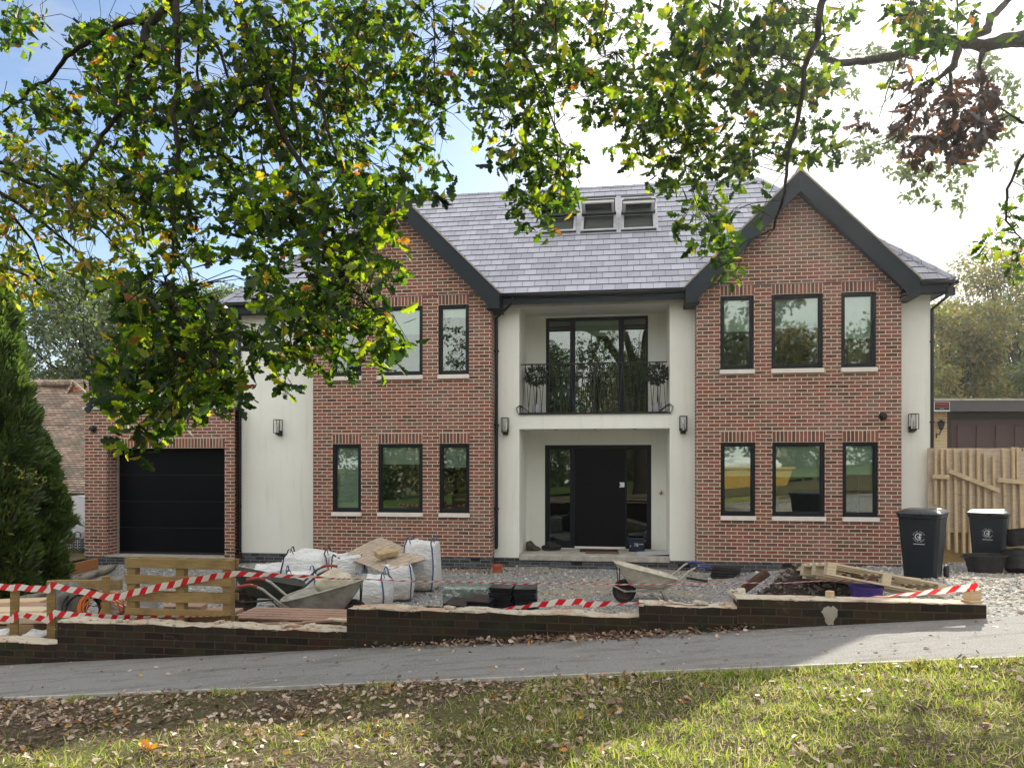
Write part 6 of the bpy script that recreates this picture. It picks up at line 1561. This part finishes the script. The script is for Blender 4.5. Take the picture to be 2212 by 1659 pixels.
# ------------------------------------------------------------ trees
def crown_tree(name, label, cat, X, Y, z0, h, r, seed, mat='treeleaf', nl=9000, ls=.16, trunk_r=.22, bark='bark', group=None, crown0=.3, clumps=34, shape='round', lean=0, tmpl=None, limb=True):
    rng = np.random.default_rng(seed); t = thing(name, label, cat, (X, Y, z0), 0, group)
    cs = []; 
    for k in range(clumps):
        f = rng.uniform(0, 1); zz = crown0 * h + f * (h * (1 - crown0)) * .95
        rad = r * (math.sin(pi * (.12 + .80 * f)) ** .7 if shape == 'round' else (1 - f) ** .8 * 1.0 + .06)
        a = rng.uniform(0, 2*pi); q = rad * rng.uniform(.15, .92) ** .6; cs.append((q * cos(a) + lean * f, q * sin(a), zz, r * rng.uniform(.20, .38)))
    m = MB(); top = Vector((lean * .6, 0, h * .78)); pts = [Vector((0, 0, -.3)), Vector((0, 0, h * .12)), Vector((lean * .2 + .05 * r, .03 * r, h * .3)), Vector((lean * .4, -.04 * r, h * .55)), top]
    m.tube(pts, [trunk_r * 1.25, trunk_r, trunk_r * .8, trunk_r * .5, trunk_r * .12], 9)
    m.obj('trunk', M[bark], t, smooth=True)
    if limb:
        m = MB()
        for (x, y, z, rr) in cs:
            f = max(.14, min(.72, (z / h) - rng.uniform(.10, .25))); st = pts[1].lerp(top, f); mid = st.lerp(Vector((x, y, z)), .5) + Vector((rng.normal() * .06 * r, rng.normal() * .06 * r, .05 * r))
            m.tube([st, mid, Vector((x, y, z))], [trunk_r * .32, trunk_r * .18, trunk_r * .05], 5)
        m.obj('limbs', M[bark], t, smooth=True)
    per = nl // clumps; P_ = []; N_ = []
    for (x, y, z, rr) in cs:
        d = rnd_unit(rng, per); q = rng.uniform(.25, 1.05, per) ** .5
        sub = rng.normal(0, .16, (per, 3)) * rr; P_.append(np.array([x, y, z]) + d * (q * rr)[:, None] * np.array([1.15, 1.15, .8]) + sub); N_.append(d)
    P_ = np.concatenate(P_); N_ = np.concatenate(N_); n = len(P_)
    scatter('crown', tmpl or SIMPLE, P_, N_ + rng.normal(size=(n, 3)) * .8 + np.array([0, 0, -.2]), rnd_unit(rng, n) + np.array([0, 0, .8]), ls * rng.uniform(.6, 1.4, n), M[mat], t)
    return t
# behind the house, left
G = 'trees behind the houses'
crown_tree('oak_tree', 'big dark green oak rising behind the tiled house at the left', 'tree', PX(205, 34), 34, -1.2, 11.4, 4.1, 11, nl=34000, ls=.20, crown0=.30, clumps=54, group=G, trunk_r=.3)
crown_tree('oak_tree', 'green tree standing behind the brick garage, right of the big dark oak', 'tree', PX(330, 42), 42, -1.2, 12.2, 4.2, 12, nl=22000, ls=.24, crown0=.22, clumps=40, group=G)
crown_tree('oak_tree', 'green tree touching the left corner of the house roof from behind', 'tree', PX(455, 36), 36, -1.2, 11.4, 3.4, 13, nl=22000, ls=.22, crown0=.20, clumps=40, group=G)
crown_tree('shrub', 'low dark shrub above the tiled gablet behind the garage', 'shrub', PX(250, 29), 29, -.8, 4.6, 2.4, 14, nl=6000, ls=.16, crown0=.15, clumps=26, trunk_r=.12)
crown_tree('shrub', 'wide dark shrub filling the gap between garage roof and house', 'shrub', PX(420, 28), 28, -.8, 5.2, 2.8, 24, nl=14000, ls=.16, crown0=.15, clumps=28, trunk_r=.12)
# behind, right
crown_tree('tree', 'hazy tree with orange autumn patches close to the right corner of the house', 'tree', PX(2068, 31), 31, -1, 9.4, 2.5, 15, 'treeleafy', nl=22000, ls=.17, crown0=.25, clumps=42, bark='barkgrey', group=G)
crown_tree('tree', 'tall hazy green tree at the right edge above the neighbour garage', 'tree', PX(2190, 34), 34, -1, 12.3, 3.6, 16, 'treeleafy', nl=26000, ls=.18, crown0=.25, clumps=46, bark='barkgrey', group=G)
crown_tree('tree', 'paler green tree between the two hazy trees at the right', 'tree', PX(2130, 44), 44, -1, 13.0, 4.0, 17, 'treeleaf', nl=22000, ls=.22, crown0=.2, clumps=40, bark='barkgrey', group=G)
crown_tree('conifer_tree', 'bluish conifer low at the right edge behind the garage roof', 'tree', PX(2235, 27), 27, -1, 6.4, 1.9, 18, 'treeleaf', nl=6000, ls=.17, crown0=.15, clumps=36, shape='cone')
crown_tree('tree', 'small tree whose top twigs show just above the right roof hip', 'tree', PX(1985, 27), 27, -1, 8.75, 1.2, 19, 'treeleafy', nl=2200, ls=.15, crown0=.4, clumps=22, bark='barkgrey', trunk_r=.08)
# rows of far trees closing the horizon
rw_ = np.random.default_rng(33); n = 46000; xx = rw_.uniform(-85, 85, n); top = 7.5 + 2.2 * np.sin(xx * .21) + 1.4 * np.sin(xx * .53 + 1); zz = -1.3 + top * rw_.uniform(0, 1, n) ** .8
o = scatter('distant_wood', SIMPLE, np.stack([xx, 62 + rw_.uniform(-3, 3, n), zz], 1), rnd_unit(rw_, n), rnd_unit(rw_, n) + np.array([0, 0, .6]), rw_.uniform(.3, .7, n), M['treeleaf']); o['kind'] = 'stuff'; o['label'] = 'far green wood closing the view behind the gardens'
# across the road, behind the camera: they fill the reflections in the windows
opp = [(-19, -31, 10, 5.0, 'treeleafy'), (-11.5, -28, 12, 5.2, 'treeleaf'), (-4.5, -33, 11, 5.0, 'treeleafy'), (2.5, -29, 13, 5.4, 'treeleaf'), (9.5, -32, 11.5, 5.2, 'treeleafy'), (17, -29, 12.5, 5.4, 'treeleaf'), (25, -32, 12, 5.5, 'treeleafy'), (-27, -29, 12, 5.5, 'treeleaf'), (33, -30, 12, 5.5, 'treeleaf')]
for k, (x, y, h, r, mm) in enumerate(opp):
    o_ = crown_tree('roadside_tree', '%s sunlit tree across the road, counted from the left when facing away from the house' % ('fifth', 'fourth', 'third', 'second', 'first', 'sixth', 'seventh', 'eighth', 'ninth')[k], 'tree', x, y, zpave(max(-14, min(14, x))) - .1, h, r, 80 + k, mm, nl=11000, ls=.40, crown0=.02, clumps=50, group='trees across the road')

# conifer at the left edge
def conifer(X, Y, z0, h, r, label, seed):
    rng = np.random.default_rng(seed); t = thing('conifer_tree', label, 'tree', (X, Y, z0))
    m = MB(); m.tube([(0, 0, -.3), (.02, 0, h * .5), (0, 0, h * .96)], [.14, .09, .02], 8); m.obj('trunk', M['bark'], t, smooth=True)
    n = 52000; f = rng.uniform(0, 1, n) ** 1.15; a = rng.uniform(0, 2*pi, n); lump = 1 + .22 * np.sin(a * 3 + f * 14) + .18 * np.sin(a * 5 - f * 31) + .12 * np.sin(f * 60 + a * 2)
    prof = np.clip(1.15 * (1 - f ** 3.0), 0.05, 1) * np.where(f < .10, .75 + 2.5 * f, 1); rad = r * prof * lump * rng.uniform(.45, 1.02, n) ** .45
    p = np.stack([rad * np.cos(a), rad * np.sin(a), f * h * .99 + .05], 1)
    d = np.stack([np.cos(a), np.sin(a), rng.uniform(.5, 1.6, n)], 1) + rng.normal(0, .35, (n, 3))
    SPR = ([(0,-.05,0),(0,.05,0),(.4,.13,.03),(.4,-.13,.03),(1,0,.06)], [[0,1,2,3],[3,2,4]])
    dead = (f < .40) & (rng.uniform(0, 1, n) < .25)
    k = ~dead
    scatter('foliage', SPR, p[k], d[k], rnd_unit(rng, k.sum()), rng.uniform(.07, .20, k.sum()), M['conifer'], t)
    scatter('dead_twigs', SPR, p[dead], d[dead], rnd_unit(rng, dead.sum()), rng.uniform(.07, .15, dead.sum()), M['deadleaf'], t)
    return t
conifer(PX(-6, 12.4), 12.4, -.75, 5.6, .50, 'tall bushy green conifer at the left edge in front of the tiled house', 5)
conifer(PX(84, 13.2), 13.2, -.75, 2.8, .38, 'smaller dark conifer in front of the white arched wall', 6)
rngv = np.random.default_rng(3); m = MB(); vp = [P(20, 1005, 11.3), P(55, 1012, 11.2), P(85, 1028, 11.2), P(105, 1045, 11.2)]; n = 46
ff = rngv.uniform(0, 1, n); pp2 = np.array([list(vp[0].lerp(vp[3], f)) for f in ff]) + rngv.normal(0, .05, (n, 3))
o = scatter('climbing_shoot', OVAL, pp2, rnd_unit(rngv, n), rnd_unit(rngv, n), rngv.uniform(.05, .09, n), M['ovalleaf']); tag(o, 'bright variegated shoot hanging across the dark side of the conifer', 'climber')
m = MB(); m.tube(vp, .006, 5); m.obj('stem', M['bark'], o)
# tv aerial above the garage roof
Ya_ = 27; m = MB(); q = P(265, 790, Ya_); m.tube([q + Vector((0, 0, -2.6)), q], .02, 5); 
for k in range(4): m.tube([q + Vector((-.5 + .0, 0, -.12 - .3 * k)), q + Vector((.5, 0, -.08 - .3 * k))], .010, 4)
tag(m.obj('tv_aerial', M['galv']), 'thin metal television aerial above the neighbouring roof among the trees', 'aerial')

# ------------------------------------------------------------ the overhanging oak
# occupancy of the canopy in cells of 50 units of the measured picture, 0..9; the depth of every cell is its own
CAN = """
851122675476678886378688888818698988736675510
540557887478879996389998976638898984212574210
000478785289989998799798965669989973000011000
002767675599999998888888888788859986001010000
478778898789989876048886158868467760000000000
787426887899889845402678201798967676200000000
984366468987889733400377641787866545000000000
899886887886878866510178610165762100000000013
689879984699876872300078700025530000000000045
645999874498766872000035100006661000000000035
522369758488778761000000000001560000000000464
731578631016558772000000000000230000000000035
551037664118678851000000000000000000000000000
000006878603788570000000000000000000000000000
000017899727886482000000000000000000000000000
000048999815854270000000000000000000000000000
000068999960300000000000000000000000000000000
000016778400000000000000000000000000000000000
000007431000000000000000000000000000000000000
000005000000000000000000000000000000000000000
""".strip().split('\n')
# the part of it that belongs to the farther oak at the right: s small green leaves, b withered brown leaves
FAR = {0: {}, 1: {}, 2: {35:'s',36:'s',37:'s',38:'s',39:'b',42:'s',43:'s'}, 3: {36:'s',37:'s',39:'b',41:'b',42:'b',43:'s'}, 4: {36:'s',37:'s',39:'b',40:'b',41:'b',42:'b'}, 5: {37:'b',38:'s',39:'b',40:'b',41:'b',42:'b',43:'s'},
       6: {36:'s',37:'s',38:'s',39:'b',40:'b',41:'b',42:'s',43:'s'}, 7: {36:'s',38:'s',39:'s',40:'s',41:'s',42:'s'}, 8: {39:'s',40:'s',41:'s'}}
CAN2 = {2: {35:3,36:2,37:3,38:4,39:5,42:3,43:4}, 3: {36:3,37:2,39:5,41:6,42:8,43:5}, 4: {36:2,37:2,39:5,40:7,41:9,42:8,43:1}, 5: {37:4,38:2,39:6,40:8,41:9,42:6,43:3}, 6: {36:1,37:4,38:5,39:8,40:8,41:6,42:4,43:2}, 7: {36:1,38:2,39:5,40:4,41:4,42:3,43:1}, 8: {39:4,40:3,41:2}}
crng = np.random.default_rng(77); prnd = random.Random(77)
zoom = lambda pts, ox=0, oy=0, k=.342: [(ox + x * k, oy + y * k) for x, y in pts]
BR = [ # (points in the picture, base radius m, depth at start, depth at end)
 (zoom([(1130,-60),(1040,60),(930,180),(905,300),(820,440),(800,600),(770,710),(640,860),(590,970),(470,1110)]), .042, 6.6, 6.2),
 (zoom([(930,180),(880,125),(740,160),(580,250),(420,360),(320,500),(200,550),(150,620),(30,700),(-60,780)]), .026, 6.6, 6.9),
 (zoom([(1110,-60),(1115,250),(1130,560),(1090,700),(1130,950),(1105,1150),(1085,1400),(1100,1659),(1045,1790)]), .030, 6.3, 5.4),
 (zoom([(1045,1790),(1120,1950),(1150,2100),(1190,2230)]), .014, 5.4, 5.2), (zoom([(1100,1600),(1200,1700),(1210,1850),(1300,1990),(1300,2150)]), .010, 5.4, 5.1),
 (zoom([(1270,-60),(1265,200),(1245,450),(1265,650),(1215,790),(1270,1000)]), .018, 6.9, 6.4),
 (zoom([(1250,150),(1110,260),(980,370),(880,480),(780,500),(600,560)]), .014, 6.8, 6.6),
 (zoom([(1270,130),(1370,300),(1450,520),(1640,800),(1670,1130),(1640,1450)]), .015, 6.8, 6.0),
 (zoom([(1480,-60),(1560,220),(1700,500),(1680,600),(1800,880),(1940,1100),(2060,1350),(2120,1500),(2200,1800),(2350,1950)]), .036, 6.8, 5.6),
 (zoom([(1680,610),(1560,640),(1430,760),(1300,830)]), .026, 6.5, 6.4), (zoom([(1560,-40),(1700,110),(1780,170),(1860,280),(1840,600),(1900,900),(1880,1250)]), .030, 6.9, 6.2),
 (zoom([(1900,290),(1920,150),(2030,90),(2150,60)]), .012, 6.8, 6.9), (zoom([(1990,500),(2060,800),(2150,1100),(2200,1500),(2180,1800)]), .014, 6.6, 5.8),
 (zoom([(1110,-40),(1125,290),(1220,400),(1310,560),(1340,700),(1410,900)], 728), .020, 7.0, 6.7), (zoom([(1125,290),(1050,430),(1075,560),(1040,700)], 728), .010, 6.9, 6.7),
 (zoom([(190,-40),(120,250),(50,450),(60,700),(100,1000)], 728), .015, 6.7, 6.3), (zoom([(600,-40),(620,330),(615,600),(685,700)], 728), .010, 6.7, 6.5),
 (zoom([(1280,-40),(1380,100),(1390,500),(1370,660),(1400,1100)], 728), .013, 6.9, 6.6), (zoom([(1700,-40),(1690,90),(1720,180),(1760,330)], 728), .010, 7.2, 7.0),
 (zoom([(960,-60),(920,110),(900,270),(830,430),(800,660),(720,1000),(700,1200),(635,1445)], 1455), .034, 6.3, 6.0), (zoom([(930,110),(950,200),(960,320)], 1455), .009, 6.3, 6.3),
 (zoom([(650,-60),(620,100),(540,180),(520,300),(450,370)], 1455), .018, 6.9, 6.8), (zoom([(310,-60),(260,200),(230,400),(120,700),(60,1000),(150,1300)], 1455), .013, 6.9, 6.7), (zoom([(130,-60),(110,300),(130,600),(60,900)], 1455), .012, 7.1, 6.9)]
oak = thing('overhanging_oak', 'oak whose drooping leafy branches hang over the whole top of the picture', 'tree', (.6, -3.4, -.1))
ob_ = Vector(oak.location); nodes = []
def OP(px, py, Y): return P(px, py, Y) - ob_
m = MB(); m.tube([(0,0,-.3),(0,0,.4),(.05,.05,2.2),(-.05,.2,4.2),(0,.5,6.2)], [.55,.42,.38,.34,.26], 14); m.obj('trunk', M['bark'], oak, smooth=True)
hubs = [Vector((PX(430, 6.8), 6.9, 7.0)) - ob_, Vector((PX(1080, 7), 7.1, 7.4)) - ob_, Vector((PX(1650, 7), 7.0, 7.2)) - ob_]
for h_ in hubs:
    m = MB(); m.tube([Vector((0,.4,5.2)), Vector((h_.x * .35, h_.y * .35, 7.4)), Vector((h_.x * .75, h_.y * .72, 7.9)), h_], [.2, .15, .10, .06], 9); m.obj('limb', M['bark'], oak, smooth=True)
for pts, r0, ya, yb in BR:
    n = len(pts); V_ = []; r0 *= 1.15
    for i, (x, y) in enumerate(pts):
        f = i / (n - 1); V_.append(OP(x, y, ya + (yb - ya) * f + .10 * math.sin(i * 2.3 + r0 * 90)))
    if pts[0][1] < 0:
        h_ = min(hubs, key=lambda q: (q - V_[0]).length); V_ = [h_, h_.lerp(V_[0], .5) + Vector((0, 0, .12))] + V_; 
    # refine a little
    W_ = [];
    for a, b in zip(V_, V_[1:]):
        for q in range(4): W_.append(a.lerp(b, q / 4) + Vector((prnd.gauss(0, .006), prnd.gauss(0, .006), prnd.gauss(0, .006))))
    W_.append(V_[-1]); k = len(W_)
    m = MB(); m.tube(W_, [r0 * (1 - .78 * (i / (k - 1))) for i in range(k)], 7); m.obj('branch', M['bark'], oak, smooth=True); nodes += W_
nodes_a = np.array([list(q) for q in nodes])
def build_leaves(owner, off, cells, mat_g, name_g, lsz, per_scale, depth_fn, nodes_arr, twig_r, rng, tmpl=OAK, dead=None, cell=50, gaps=True):
    from mathutils import noise as mnz
    P_ = []; X_ = []; S_ = []; m = MB(); Pd = []; Xd = []; Sd = []
    for (r, c, dns, kind) in cells:
        ncl = rng.poisson(dns * per_scale)
        for _ in range(ncl):
            px = (c + rng.uniform(0, 1)) * cell; py = (r + rng.uniform(0, 1)) * cell
            if gaps and mnz.noise(Vector((px / 34, py / 48, 3.3))) + .6 * mnz.noise(Vector((px / 15, py / 19, 7))) < -.62 + (9 - dns) * .085: continue
            Y = depth_fn(px, py) + rng.normal(0, .45)
            q = np.array(P(px, py, Y)) - np.array(off)
            if nodes_arr is not None:
                d = np.linalg.norm(nodes_arr - q, axis=1); j = int(np.argmin(d + np.maximum(0, q[2] - nodes_arr[:, 2]) * 1.5)); nd = nodes_arr[j]
                if d[j] < .55 * lsz / .09:
                    a = Vector(nd); b = Vector(q); mid = a.lerp(b, .5) + Vector((rng.normal() * .04, rng.normal() * .04, .05 + .05 * rng.random())); m.tube([a, mid, b], [twig_r * 1.3, twig_r, twig_r * .5], 4, cap=False)
                elif rng.random() < .5:
                    b = Vector(q); m.tube([b + Vector((rng.normal() * .12, rng.normal() * .1, .35)), b + Vector((rng.normal() * .03, 0, .15)), b], [twig_r, twig_r * .8, twig_r * .4], 4, cap=False)
            nl = rng.integers(5, 10); dd = rnd_unit(rng, nl) * np.array([1, 1, .8]) + np.array([0, 0, -.45]); dd /= np.linalg.norm(dd, axis=1, keepdims=True)
            pos = q + dd * rng.uniform(.0, .35, (nl, 1)) * lsz + rng.normal(0, lsz * .25, (nl, 3)); sz = lsz * rng.uniform(.55, 1.35, nl)
            if kind == 'b': Pd.append(pos); Xd.append(dd); Sd.append(sz * 1.1)
            else: P_.append(pos); X_.append(dd); S_.append(sz)
    if P_:
        P_, X_, S_ = map(np.concatenate, (P_, X_, S_)); n = len(P_)
        scatter(name_g, tmpl, P_, X_, rnd_unit(rng, n), S_, M[mat_g], owner, curl=rng.uniform(-.8, .5, n))
    if Pd:
        Pd, Xd, Sd = map(np.concatenate, (Pd, Xd, Sd)); n = len(Pd)
        scatter('withered_leaves', tmpl, Pd, Xd + np.array([0, 0, -.8]), rnd_unit(rng, n), Sd, M['deadleaf'], owner, curl=rng.uniform(-1.2, .2, n))
    if m.v: m.obj('twigs', M['bark'], owner)
    return 0 if not len(P_) else len(P_)
near = []; far = []; oval = []
for r, row in enumerate(CAN):
    for c, ch in enumerate(row[:45]):
        d = int(ch); k = FAR.get(r, {}).get(c)
        if k or d == 0: continue
        if c >= 42 and r >= 6: far.append((r, c, d, 'n')); continue
        ov = (c <= 1 and 6 <= r <= 12) or (c <= 5 and r in (8, 9, 10, 11)) or (c in (3, 4) and r == 12)
        if ov: oval.append((r, c, d, 'g'))
        else: near.append((r, c, d, 'g'))
def dep(px, py):
    base = 6.9 + .35 * math.sin(px * .011) + .25 * math.sin(py * .019 + px * .006)
    if px < 700 and py > 560: base = 5.5 + .2 * math.sin(px * .02)
    elif px < 1000 and py > 380: base = 6.0
    return base
NL = build_leaves(oak, ob_, near, 'oakleaf', 'foliage', .106, .92, dep, nodes_a, .0030, crng)
# tree with oval leaves coming in from the left
ch = thing('hornbeam_tree', 'tree with oval yellow-green leaves on arching twigs reaching in from the left edge', 'tree', (-6.4, 5.4, -.6))
co = Vector(ch.location); m = MB(); m.tube([(0,0,-.5),(0,0,1.5),(-.1,.1,3.5),(0,0,6.5)], [.2,.17,.13,.04], 10); m.obj('trunk', M['bark'], ch, smooth=True)
cn = []
for pts in ([(-80,330),(60,395),(150,430),(240,520),(300,585)], [(-80,370),(40,440),(140,520),(200,575),(290,625)], [(-80,420),(30,470),(70,520),(100,600)], [(-60,560),(20,580),(70,600),(110,640)], [(-60,340),(100,370),(220,440),(320,500)]):
    V_ = [Vector((0, .1, 3.0 + .25 * len(cn) / 20))] + [P(x, y, 6.0 + .1 * i) - co for i, (x, y) in enumerate(pts)]; W_ = []
    for a, b in zip(V_, V_[1:]):
        for q in range(4): W_.append(a.lerp(b, q / 4))
    W_.append(V_[-1]); k = len(W_); m = MB(); m.tube(W_, [.022 * (1 - .85 * i / k) for i in range(k)], 6); m.obj('branch', M['bark'], ch, smooth=True); cn += W_
build_leaves(ch, co, oval, 'ovalleaf', 'foliage', .085, 1.2, lambda x, y: 6.1 + .3 * math.sin(x * .03), np.array([list(q) for q in cn]), .0025, crng, OVAL)
# farther oak at the right with a heavy limb, small leaves and withered brown clusters
fo = thing('limb_oak', 'farther oak at the right with thick mossy limb and withered brown leaf clusters', 'tree', (12.6, 10.4, -.4))
fo_ = Vector(fo.location); m = MB(); m.tube([(0,0,-.5),(0,0,.3),(.1,0,3),(0,0,6),(-.3,0,9)], [.7,.5,.45,.38,.2], 14); m.obj('trunk', M['bark'], fo, smooth=True)
fn = []
FB = [(zoom([(2500,300),(2212,245),(2080,260),(1950,290),(1820,270),(1720,240),(1672,235)], 1455), .145, 10.2, 9.8, .75), (zoom([(1700,250),(1560,290),(1400,360),(1240,380),(1080,400),(930,370)], 1455), .07, 9.8, 9.6, .5), (zoom([(1860,230),(1980,200),(2000,120),(2070,50),(2160,-40)], 1455), .06, 9.9, 10.2, .4),
      (zoom([(1800,300),(1775,420),(1740,440),(1640,520),(1570,600),(1430,680)], 1455), .05, 9.8, 9.5, .7), (zoom([(1960,320),(1930,420),(1950,600),(1900,800)], 1455), .035, 9.9, 9.7, .7), (zoom([(1790,-60),(1795,300)], 1455), .012, 9.7, 9.7, .5), (zoom([(1640,-60),(1640,300),(1690,540)], 1455), .012, 9.4, 9.4, .6),
      (zoom([(2300,900),(2212,980),(2110,1200),(2100,1400),(2190,1500)], 1455), .022, 8.2, 8.0, .7), (zoom([(2400,800),(2200,770),(2070,690)], 1455), .03, 10, 10, .6), (zoom([(1740,440),(1780,800),(1830,1000),(1700,1120)], 1455), .02, 10.5, 11.0, .7), (zoom([(1570,600),(1500,800),(1350,900),(1200,950)], 1455), .02, 11, 11.5, .8), (zoom([(1400,400),(1330,650),(1300,740)], 1455), .010, 9.6, 9.6, .5), (zoom([(1650,380),(1500,560),(1380,720),(1365,800)], 1455), .008, 9.6, 9.6, .5)]
for i_, (pts, r0, ya, yb, tap) in enumerate(FB):
    n = len(pts); V_ = [P(x, y, ya + (yb - ya) * i / (n - 1)) - fo_ for i, (x, y) in enumerate(pts)]
    if i_ == 0: V_ = [Vector((0, 0, 5.8)), V_[0].lerp(Vector((0, 0, 5.8)), .5)] + V_
    W_ = []
    for a, b in zip(V_, V_[1:]):
        for q in range(4): W_.append(a.lerp(b, q / 4) + Vector((prnd.gauss(0, .006), 0, prnd.gauss(0, .008))))
    W_.append(V_[-1]); k = len(W_); m = MB(); m.tube(W_, [r0 * (1 - tap * (i / (k - 1))) * (1 + .06 * math.sin(i * 1.7)) for i in range(k)], 10 if r0 > .05 else 6); m.obj('branch', M['bark'], fo, smooth=True); fn += W_
cells_s = []; cells_b = []
for r, dct in CAN2.items():
    for c, d in dct.items(): (cells_b if FAR[r].get(c) == 'b' else cells_s).append((r, c, d, FAR[r].get(c, 's')))
fna = np.array([list(q) for q in fn])
build_leaves(fo, fo_, cells_s, 'treeleaf', 'far_foliage', .11, 4.5, lambda x, y: 13.5 + .5 * math.sin(x * .02), None, .004, crng)
build_leaves(fo, fo_, cells_b, 'oakleaf', 'foliage', .12, 1.0, lambda x, y: 9.5 + .3 * math.sin(x * .02), fna, .004, crng)
build_leaves(fo, fo_, far, 'oakleaf', 'edge_foliage', .11, .75, lambda x, y: 8.1, fna, .004, crng)
# ------------------------------------------------------------ thin autumn haze
hz_ = NT('thin_haze'); pv = hz_.n('VolumePrincipled', {'Color': (.92,.95,1.0), 'Density': .0005, 'Anisotropy': .72}); hz_.t.links.new(pv.outputs[0], hz_.out.inputs['Volume'])
mb = MB(); mb.box(-130, 130, -70, 110, -9, 16); o = mb.obj('haze', hz_.m); o['kind'] = 'stuff'
scene.cycles.volume_bounces = 0; scene.cycles.volume_step_rate = 10
